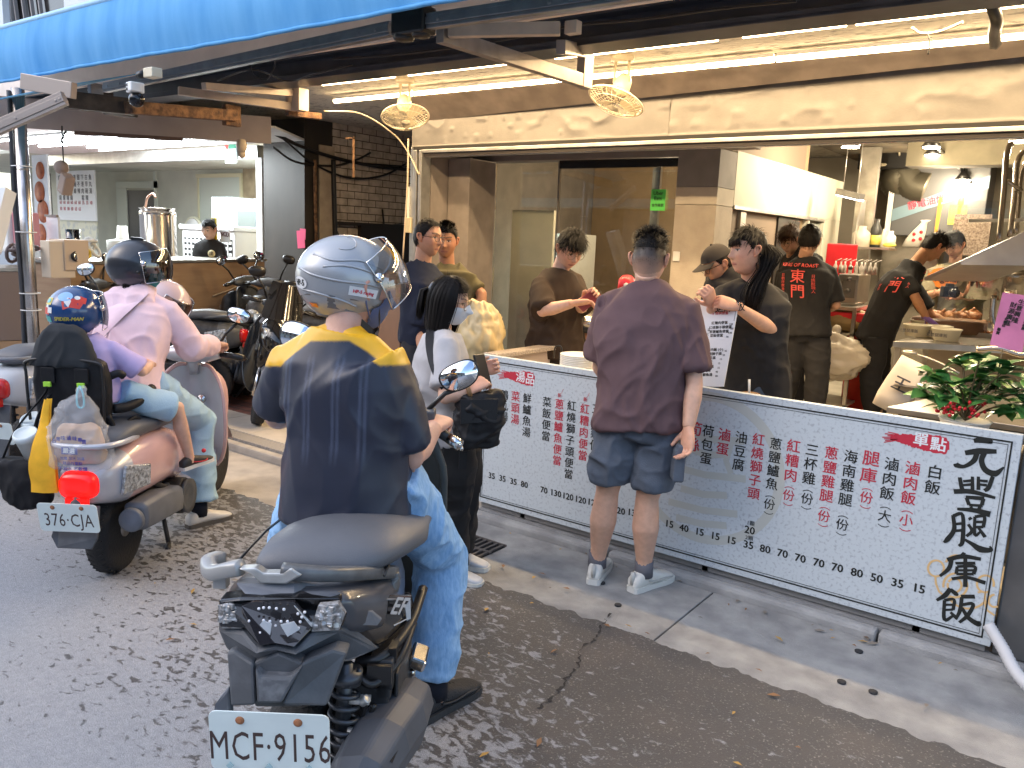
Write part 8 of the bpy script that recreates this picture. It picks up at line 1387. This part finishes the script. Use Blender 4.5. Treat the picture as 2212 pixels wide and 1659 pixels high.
def decal(name,parent,hc,T,r,lon,lat,w,h,mats,text=None,ts=.03,shape='rect',s=1.,tcol=1,bold=.001,sh=0.):
 """patch wrapped on a helmet shell at longitude/latitude (degrees, 0 = front, 90 = right)"""
 def on(x,y):a=rad(lon)-x/(r[1]*.95);b=rad(lat)+y/r[2];return hc+T@(A(r[0]*math.cos(b)*math.sin(a),r[1]*math.cos(b)*math.cos(a)-.012,r[2]*math.sin(b))*1.016*s)
 k=MB()
 if shape=='oval':pts=[(w/2*math.cos(t),h/2*math.sin(t))for t in np.arange(24)*6.283/24]
 elif shape=='rect':pts=[(-w/2,-h/2),(-w/4,-h/2),(0,-h/2),(w/4,-h/2),(w/2,-h/2),(w/2,h/2),(w/4,h/2),(0,h/2),(-w/4,h/2),(-w/2,h/2)]
 else:pts=[(w/2*a,h/2*b)for a,b in shape]
 if mats[0]is not None:
  c0=on(0,0);V=[c0]+[on(*p)for p in pts];n=len(pts);k.add(V,[(0,i+1,(i+1)%n+1)for i in range(n)],True)
 if text:
  tk=MB();text_mb(tk,text,(0,0,0),(1,0,0),(0,1,0),ts,0,bold,shear=sh);Q=tk.arr();k.cur=tcol;k.add([hc+(on(q[0],q[1])-hc)*1.004 for q in Q],tk.f,True)
 return obj(name,k,[m for m in mats if m is not None]if mats[0]is not None else[mats[1],mats[1]],parent)
smoke=glass_mat('visor_clear',(.80,.80,.80),.02,.10);smoke_d=glass_mat('visor_smoke',(.30,.27,.27),.02,.12)
# rider on the grey scooter
def HW(u,v,z):return oH+rH*u+hH*v+UP*z
f=hH;J=skel(HW(.03,.7,0),f,1.72)
J.update(pel=HW(.025,.68,.93),che=HW(.03,.71,1.19),nek=at(742,722,2.36),hd=at(772,628,2.38),hf=nrm(CR*.80+CV*.58-UP*.16),sr=at(838,806,2.33),sl=at(622,790,2.39),er=at(890,988,2.40),wr=at(948,948,2.64),el=at(598,900,2.50),wl=HW(-.27,1.05,1.03),qr=HW(.14,.72,.90),ql=HW(-.06,.72,.90),kr=HW(.275,1.02,.57),kl=HW(-.22,1.02,.60),ar=HW(.275,.955,.10),al=HW(-.17,1.0,.42),tr=nrm(rH*.62+hH*.78),tl=hH)
gdw=nrm(rH*gd_[0]+hH*gd_[1]+UP*gd_[2]);mid=oH+rH*((gp0+gp1)/2)[0]+hH*((gp0+gp1)/2)[1]+UP*((gp0+gp1)/2)[2]
J['wr']=mid-hH*.055+UP*.022-rH*.005;J['hr']=nrm(hH*.75+UP*.10+rH*.25-gdw*.1);J['nr']=nrm(UP*.9-hH*.2+rH*.1);J['cr']=(62,72,45);J['hl']=nrm(hH);J['nl']=UP;J['cl']=(62,72,45)
jersey=mat('cloth_jersey',(.02,.02,.03),.42,tint=True,var=.05,vs=18,bump=.05,bs=400,spec=.55);wrinkle(jersey,7,.10,.010)
def paint(V,J):
 up=nrm(J['nek']-J['pel']);s=nrm(J['sr']-J['sl']);b=nrm(np.cross(s,up));c=V-J['nek'];h=c@up;x=c@s;d=c@b;ax=np.abs(x)
 sd=h-np.maximum(-.092,-.022-.72*np.maximum(0,ax-.055));arm=np.minimum((V-J['sr'])@nrm(J['er']-J['sr']),9)*(x>0)+((V-J['sl'])@nrm(J['el']-J['sl']))*(x<=0)
 y=np.clip(sd/.006,0,1)*np.clip((.045-arm)/.006,0,1);st_=sum(np.clip(1.6-np.abs(ax-e)/.0035,0,1)for e in(.036,.050,.110,.124))*np.clip((h+.37)/.05,0,1)*np.clip((-.05-h)/.03,0,1)*(ax<.16)*(d>-.05)
 col=np.tile(A(.015,.019,.037),(len(V),1));col+=np.clip(st_,0,1)[:,None]*A(.03,.037,.055);ln=np.clip(1-np.abs(sd)/.004,0,1)*(arm<.05);col=col*(1-y[:,None])+y[:,None]*A(.74,.40,.012);return col
PR=person('man in a black and yellow jersey and silver helmet on the grey scooter',J,dict(w=1.0,skin=(.56,.33,.25),shirt=jersey,paint=paint,loose=.022,hem=.12,sleeve=.84,sloose=.028,ffr=(6,6,1.1),fold=.013,seed=41,vox=.006,ssm=9,pants=denim_b,ploose=.024,pfold=.016,plen=1.86,shoes=(mat('shoe_dark',(.020,.021,.024),.65,bump=.5,bs=160),mat('sole_dark',(.03,.032,.035),.7,bump=.3,bs=60)),socks=cloth('sock_navy',(.012,.014,.022)),hair=short(300,14,'flat',.01,top=.004,sides=.003),mask=mat('mask_blue',(.10,.13,.25),.8),shoeL=1.08,laces=True))
hm=mat('helmet_silver',(.36,.37,.385),.33,.35,coat=.35,var=.04,vs=3);hgrey=mat('helmet_grey',(.13,.13,.135),.45,var=.05)
hc=at(762,606,2.40);Th=hrot(J['hf'],UP,0.)
HO,P_=helmet('helmet',PR,hc,Th,hm,smoke,rad(42),1.0,trim=hgrey,r=(.124,.158,.130))
rr=(.124,.158,.130)
decal('lower_band',HO,hc,Th,rr,128,-33,.30,.042,[hgrey,hgrey],shape=[(-1,.2),(-.6,.6),(0,1),(.5,1),(1,.4),(1,-1),(.5,-1),(0,-1),(-.6,-1),(-1,-.6)])
decal('oval_logo',HO,hc,Th,rr,172,-14,.070,.034,[mat('sticker_white',(.70,.70,.70),.5),mat('ink')],'HP-5',.024,'oval',bold=.0008);decal('sticker',HO,hc,Th,rr,92,-13,.085,.026,[mat('sticker_white'),mat('ink_red')],'HP-5 racing',.013,'rect',bold=.0006)
decal('orange_sticker',HO,hc,Th,rr,158,-42,.04,.014,[lens_o,lens_o])
k=MB()
def on_h(lon,lat,e=1.012):a,b=rad(lon),rad(lat);return hc+Th@(A(rr[0]*math.cos(b)*math.sin(a),rr[1]*math.cos(b)*math.cos(a)-.012,rr[2]*math.sin(b))*e)
for P in(((178,4),(150,-2),(120,-4),(90,-2),(66,-4)),((160,24),(130,20),(100,26),(72,20)),((140,10),(115,16),(90,14),(70,8)),((172,-22),(145,-24),(115,-28),(95,-34))):k.tube(catmull([on_h(a,b,1.004)for a,b in P],6),.0035,6)
for a,b,w in((150,50,.03),(-170,40,.03)):pass
k.tube([on_h(125+18*math.cos(t),52+14*math.sin(t),1.001)for t in np.linspace(1.2,5,20)],.0022,5);obj('shell_ridges',k,hm,HO)
k=MB()
for P in(((.110,.03,-.045),(.095,.045,-.10),(.03,.055,-.135)),((.112,-.02,-.085),(.09,.035,-.115),(.03,.055,-.135))):
 Q=catmull([J['hd']+J['TS']@(A(*p)*A(.9,1,1))for p in P],5);V=[]
 for q in Q:V+=[q-J['TS']@A(0,.0,.010),q+J['TS']@A(0,0,.010)]
 F=[(2*i,2*i+1,2*i+3,2*i+2)for i in range(len(Q)-1)];k.add(V,F,True);k.add(A(V)+J['TS']@A(-.003,0,0),F,True)
obj('chin_strap',k,black_pl,HO)
# mother
f=hP;J=skel(PW_(0,.45,0),f,1.62)
J.update(pel=PW_(.0,.36,.86),che=PW_(.0,.47,1.08),nek=PW_(-.03,.56,1.275),sr=PW_(.15,.55,1.20),sl=PW_(-.20,.56,1.21),hd=PW_(-.02,.62,1.405),hf=nrm(CR*.92+CV*.36-UP*.12),er=PW_(.25,.60,1.00),wr=PW_(.27,.86,.99),el=PW_(-.32,.66,1.0),wl=PW_(-.28,.88,1.0),qr=PW_(.10,.38,.82),ql=PW_(-.10,.38,.82),kr=PW_(.24,.70,.58),kl=PW_(-.17,.78,.62),ar=PW_(.265,.60,.09),al=PW_(-.12,.72,.36),tr=nrm(hP*.8+rP*.6),tl=hP)
J['hr']=nrm(hP+rP*.25-UP*.1);J['nr']=nrm(UP-hP*.2);J['cr']=(60,70,45);J['hl']=hP;J['nl']=UP;J['cl']=(60,70,45)
pinkc=cloth('pink_hoodie',(.76,.56,.61),.04,.12,300,wr=.2)
PMo=person('woman in a pink hoodie and light jeans riding the pink scooter',J,dict(female=True,g=.85,w=.95,skin=SKIN_L,shirt=pinkc,loose=.028,hem=.05,sleeve=1.93,sloose=.030,fold=.024,seed=44,vox=.008,pants=denim_l,ploose=.030,pfold=.016,pflare=1.7,plen=1.86,shoes=(mat('sandal_white',(.68,.66,.62),.5),mat('sandal_sole',(.10,.09,.08),.6)),socks=cloth('sock_navy'),hair=lambda T,hc:curtain(T,hc,-.26,260,110,250,6,k=hair_mesh('flat',T,hc,100,4,.03),bulge=.012),mask=mat('mask_teal',(.03,.20,.24),.8)))
hc=J['hd']+UP*.022;Th=hrot(J['hf']+UP*.04);HO,P_=helmet('helmet',PMo,hc,Th,mat('helmet_black',(.022,.024,.030),.30,coat=.5,var=.1,vs=30),smoke_d,rad(14),1.0,r=(.126,.156,.136))
k=MB();k.box(hc+Th@A(.0,-.02,.138),(.05,.06,.014),Th);k.ball(hc+Th@A(.122,.0,-.03),.012,10);k.ball(hc+Th@A(.122,.03,-.03),.012,10);obj('vent',k,black_pl,HO,.003)
m=MB();b_=J['nek'];m.loft([ell(b_+hP*v+UP*z,a,c,rP,nrm(UP*.8-hP*.6),24,2.2)for v,z,a,c in((.06,.035,.085,.02),(.01,.02,.12,.045),(-.06,-.03,.14,.05),(-.12,-.10,.115,.04),(-.15,-.15,.06,.02))]);V,F,N=remesh(m,.008,4);V=folds(V,N,.016,9);k=MB();k.add(V,F,True);obj('hood',k,pinkc,PMo)
def ribbon(P,w,wd,m_,name,parent):
 P=catmull(P,6);V=[]
 for p in P:V+=[p-A(wd)*w/2,p+A(wd)*w/2]
 F=[(2*i,2*i+1,2*i+3,2*i+2)for i in range(len(P)-1)];k=MB();k.add(V,F,True);k.add(A(V)-hP*.004,F,True);return obj(name,k,m_,parent)
ribbon([PW_(.07,.50,1.285),PW_(.05,.42,1.24),PW_(-.02,.345,1.15),PW_(-.12,.32,1.03),PW_(-.19,.36,.93)],.035,nrm(rP*.7+UP*.7),nyl,'bag_strap',PMo)
# child
f=hP;J=skel(PW_(0,.05,0),f,1.08)
J.update(pel=PW_(.0,.06,.83),che=PW_(-.02,.06,.99),nek=PW_(-.05,.07,1.105),hd=PW_(-.075,.09,1.22),hf=nrm(hP*.95+rP*.25),sr=PW_(.085,.07,1.06),sl=PW_(-.15,.08,1.065),er=PW_(.20,.12,.95),wr=PW_(.175,.28,.965),el=PW_(-.17,.14,.95),wl=PW_(-.1,.27,.96),qr=PW_(.12,.08,.83),ql=PW_(-.06,.08,.82),kr=PW_(.295,.28,.745),kl=PW_(-.17,.30,.745),ar=PW_(.325,.34,.475),al=PW_(-.2,.33,.47),tr=nrm(hP*.85+rP*.4+UP*.06),tl=hP,k=.66)
J['hr']=nrm(hP*.5-rP*.8+UP*.2);J['nr']=nrm(UP+rP*.5);J['cr']=(40,55,40)
PCh=person('small child in a lilac T-shirt and blue helmet on the rear child seat',J,dict(female=True,g=.8,w=.95,hs=1.32,skin=(.66,.40,.29),shirt=cloth('lilac',(.50,.40,.66),.04,.12,300,wr=.2),loose=.035,sleeve=.90,sloose=.05,fold=.016,seed=47,vox=.007,pants=denim_l,plen=.88,ploose=.035,shoes=(mat('clog_black',(.028,.027,.028),.55),mat('clog_white',(.70,.68,.66),.5)),hair=short(200,16,'flat',.02,top=.004,sides=.004),shoeL=1.1))
k=MB();q=J['ar']-UP*.025+J['tr']*.05;k.ring(q,UP,.05,.003,20,5);k.ball(q+UP*.042+J['tr']*.02+rP*.02,.012,8);obj('clog_trim',k,mat('bright_red'),PCh)
hc=J['hd']+UP*.012;Th=hrot(J['hf']);rr=(.115,.130,.118);HO,P_=helmet('helmet',PCh,hc,Th,mat('helmet_blue',(.012,.05,.16),.2,coat=.7),glass_mat('visor_pale',(.92,.92,.95),.02,.06),rad(8),1.0,low=-.095,r=rr,vr=1.1)
wht,yel=mat('sticker_white'),mat('label_yellow');teal_s=mat('sticker_teal',(.08,.40,.38),.4);red_s=mat('sticker_tomato',(.60,.05,.03),.4);blu_s=mat('sticker_sky',(.25,.45,.70),.4)
for(lo,la,w,h,m_,sh)in((158,40,.085,.05,blu_s,'oval'),(140,22,.10,.055,red_s,[(-1,.3),(-.3,1),(.5,.8),(1,0),(.6,-.9),(-.2,-.6),(-.8,-1)]),(150,26,.035,.05,wht,[(-1,0),(0,1),(1,.2),(.3,-1)]),(120,30,.06,.04,red_s,[(-1,-.5),(0,1),(1,.3),(.5,-1)]),(128,36,.03,.02,wht,'oval'),(-156,26,.06,.034,yel,'rect'),(-156,27,.04,.022,teal_s,'oval'),(-150,4,.07,.03,red_s,'rect'),(-168,6,.03,.026,wht,'rect'),(-158,-14,.05,.026,teal_s,'rect'),(-140,22,.03,.04,red_s,[(-1,0),(0,1),(1,0),(0,-1)]),(152,-46,.07,.016,wht,'oval')):decal('sticker',HO,hc,Th,rr,lo,la,w,h,[m_,m_],shape=sh)
decal('yellow_lettering',HO,hc,Th,rr,150,-12,.1,.03,[None,yel],'SPIDER-MAN',.023,bold=.0012,sh=.25)
# child seat with its bags
t=thing('child_seat','black padded child seat strapped on the pink scooter','child seat',tuple(PW_(0,-.08,.72)))
m=MB();m.loft([ell(PW_(-.03,v,z),a,b,rP,hP,28,3.5)for z,a,b,v in((.66,.13,.035,-.05),(.68,.15,.045,-.05),(.80,.165,.05,-.06),(.95,.17,.05,-.07),(1.02,.155,.045,-.075),(1.04,.12,.03,-.075))]);V,F,N=remesh(m,.008,4);V=folds(V,N,.006,5);k=MB();k.add(V,F,True);obj('backrest',k,nyl,t)
m=MB();m.loft([ell(PW_(-.06,v,z),a,b,rP,hP,28,2.4)for z,a,b,v in((1.00,.15,.055,-.08),(1.03,.145,.06,-.08),(1.10,.125,.055,-.075),(1.16,.09,.045,-.07),(1.18,.05,.025,-.065))]);V,F,N=remesh(m,.008,4);V=folds(V,N,.012,6);k=MB();k.add(V,F,True);obj('hood_cover',k,cloth('hood_black',(.03,.033,.037)),t)
k=MB();k.tube(catmull([PW_(-.20,-.12,.70),PW_(-.205,-.125,.95),PW_(-.18,-.125,1.03),PW_(.10,-.125,1.03),PW_(.135,-.125,.96),PW_(.13,-.12,.70)],6),.007,6);obj('edge_piping',k,black_pl,t)
k=MB();k.tube(catmull([PW_(.13,-.03,.80),PW_(.17,.02,.80),PW_(.20,.10,.82),PW_(.21,.2,.86)],5),.022,10);obj('arm_bar',k,nyl,t);k=MB();k.tube(catmull([PW_(-.2,-.03,.80),PW_(-.22,.08,.82),PW_(-.2,.2,.86)],5),.022,10);obj('arm_bar',k,nyl,t)
k=MB();k.tube(catmull([PW_(.12,-.04,.95),PW_(.155,-.02,.965),PW_(.17,.0,.95)],5),.018,8);k.tube(catmull([PW_(.15,-.02,.70),PW_(.18,.06,.74),PW_(.19,.12,.70),PW_(.17,.14,.66)],5),.010,8);k.tube(catmull([PW_(.13,-.08,.78),PW_(.15,-.06,.70),PW_(.17,-.06,.62),PW_(.16,-.02,.58)],5),.012,8);obj('strap',k,nyl,t)
k=MB();k.bb(A(-.11,-.19,.70)*0,A(0,0,0))if False else None
k=MB();[k.box(PW_(u,-.05,.69),(.05,.06,.12))for u in(-.15,.1)];k.tube([PW_(.06,.05,.72),PW_(.06,-.1,.70)],.02,8);obj('mount',k,engine_m,t)
for u in(-.105,.045):
 k=MB();k.box(PW_(u,-.13,.965),(.062,.012,.07),np.stack([rP,hP,UP],1));w_=obj('webbing',k,nyl,t,.003);k=MB();k.box(PW_(u,-.14,.925),(.032,.012,.022),np.stack([rP,hP,UP],1));obj('buckle',k,mat('lime',(.38,.72,.06),.5),w_,.002)
t=thing('carabiner','turquoise cord loop hanging from the child seat','hook',tuple(PW_(.045,-.15,.91)));k=MB();k.tube(catmull([PW_(.045,-.15,.925),PW_(.032,-.15,.89),PW_(.03,-.15,.84),PW_(.045,-.15,.825),PW_(.06,-.15,.84),PW_(.058,-.15,.89),PW_(.045,-.15,.925)],5),.0045,6);obj('loop',k,mat('turquoise',(.03,.50,.62),.4),t)
t=thing('plastic_bag','clear plastic bag holding a printed brown paper bag behind the child seat','bag',tuple(PW_(.08,-.26,.62)))
m=MB();m.loft([ell(PW_(.08,-.235,z+.015),a,b,rP,hP,26,3)for z,a,b in((.585,.09,.04),(.60,.105,.05),(.68,.10,.06),(.74,.085,.045),(.755,.05,.02))]);V,F,N=remesh(m,.007,3);V=folds(V,N,.014,3);k=MB();k.add(V,F,True);obj('paper_bag',k,mat('kraft',(.48,.33,.22),.7,var=.06,vs=8,bump=.2,bs=30),t)
bgp=PW_(.08,-.31,.67);k=MB();b2=mat('print_navy',(.05,.05,.28),.6)
for i,c_ in enumerate('台灣味滷味專賣'):a=(i-3)*.34;text_mb(k,c_,bgp+rP*(.075*math.sin(a))+UP*(.03+.03*math.cos(a)),rP,UP,.022,.012,.0006)
for s_,dz,z_ in(('加量 加大 加滿',-.030,.016),('精品竹葉粽',-.052,.017),('不漏水 不軟爛',-.076,.020)):text_mb(k,s_,bgp+UP*dz+rP*.01,rP,UP,z_,.012,.0005)
q=bgp+UP*.005-hP*.014;k.add([q-rP*.035-UP*.016,q+rP*.035-UP*.016,q+rP*.035+UP*.016,q-rP*.035+UP*.016],[(0,1,2,3)],False);k.cur=1;text_mb(k,'嚴選',q-hP*.003,rP,UP,.026,.001,.001);obj('lettering',k,[b2,wht],t)
m=MB();m.loft([ell(PW_(.075+o,-.24,z),a,b,rP,hP,30,2.6)for z,a,b,o in((z_*1.16-.085,a_,b_,o_)for z_,a_,b_,o_ in((.575,.11,.06,0),(.585,.128,.078,0),(.66,.122,.082,0),(.74,.10,.065,0),(.80,.075,.04,0),(.83,.05,.02,.0),(.85,.012,.01,.02),(.875,.022,.014,.03),(.89,.008,.006,.035)))]);V,F,N=remesh(m,.008,3);V=folds(V,N,.020,7,(11,11,6),.6);k=MB();k.add(V,F,True);obj('bag_film',k,mat('film',(.80,.81,.84),.28,alpha=.24),t)
t=thing('black_tote','black cloth bag with two lidded white tumblers hanging left of the plastic bag','bag',tuple(PW_(-.19,-.24,.55)));c=at(50,1012,3.66)
m=MB();m.loft([ell(c+UP*z+rP*o,a,b,rP,hP,24,2.6)for z,a,b,o in((-.17,.06,.04,.02),(-.14,.10,.06,.01),(-.05,.115,.07,0),(.03,.11,.06,-.01),(.045,.09,.04,-.01))]);V,F,N=remesh(m,.008,3);V=folds(V,N,.020,5);k=MB();k.add(V,F,True);obj('bag_body',k,cloth('tote',(.016,.016,.018)),t)
k=MB();k.tube(catmull([c+rP*-.10+UP*.02,c+rP*-.02+UP*.18,PW_(-.115,-.15,.88),PW_(-.105,-.15,.915)],5),.010,6,sq=.4);k.tube(catmull([c+rP*.08+UP*.02,c+rP*.07+UP*.2,PW_(-.09,-.15,.88)],5),.016,6,sq=.4);obj('handle',k,nyl,t)
for i,(u,v,z,lb)in enumerate(((55,938,3.58,'front white tumbler with a pale lid in the black tote'),(70,906,3.66,'rear white tumbler with a pale lid in the black tote'))):
 k=MB();p=at(u,v,z);ax=nrm(UP*.9-hP*.42);k.lathe([(0,-.16),(.035,-.16),(.048,-.02),(.053,-.018),(.053,0),(.048,.010),(.044,.010),(.040,.004),(0,.004)],p,ax,26);tb=thing('tumbler',lb,'tumbler',tuple(p));obj('cup',k,mat('tumbler_white',(.66,.72,.71),.4),tb)
k=MB();P=catmull([PW_(-.075,-.20,.87),PW_(-.07,-.25,.75),PW_(-.055,-.30,.66),PW_(-.05,-.31,.56),PW_(-.045,-.31,.48)],5);V=[]
for i,p in enumerate(P):w_=.012+.045*min(1,i/12)**1.5;V+=[p-rP*w_-hP*.004*math.sin(i),p-hP*.012,p+rP*w_]
k.add(V,[(3*i+j,3*i+j+1,3*i+j+4,3*i+j+3)for i in range(len(P)-1)for j in(0,1)],True);k.add(A(V)+hP*.02,[(3*i+j,3*i+j+1,3*i+j+4,3*i+j+3)for i in range(len(P)-1)for j in(0,1)],True);single('yellow_bag',k,cloth('yellow',(.80,.42,.03),.1),'folded yellow bag hanging between the tote and the plastic bag','bag')
# pearl helmet hung on the parked scooter
hc=at(362,655,4.9);Th=hrot(nrm(CR*.95-UP*.35));HO,P_=helmet('spare_helmet',None,hc,Th,mat('pearl_helmet',(.55,.42,.43),.25,coat=.6),smoke_d,rad(-12),1.0,r=(.126,.15,.135));tag(HO,'pearl pink open helmet hanging beyond the mother\'s right arm','helmet')
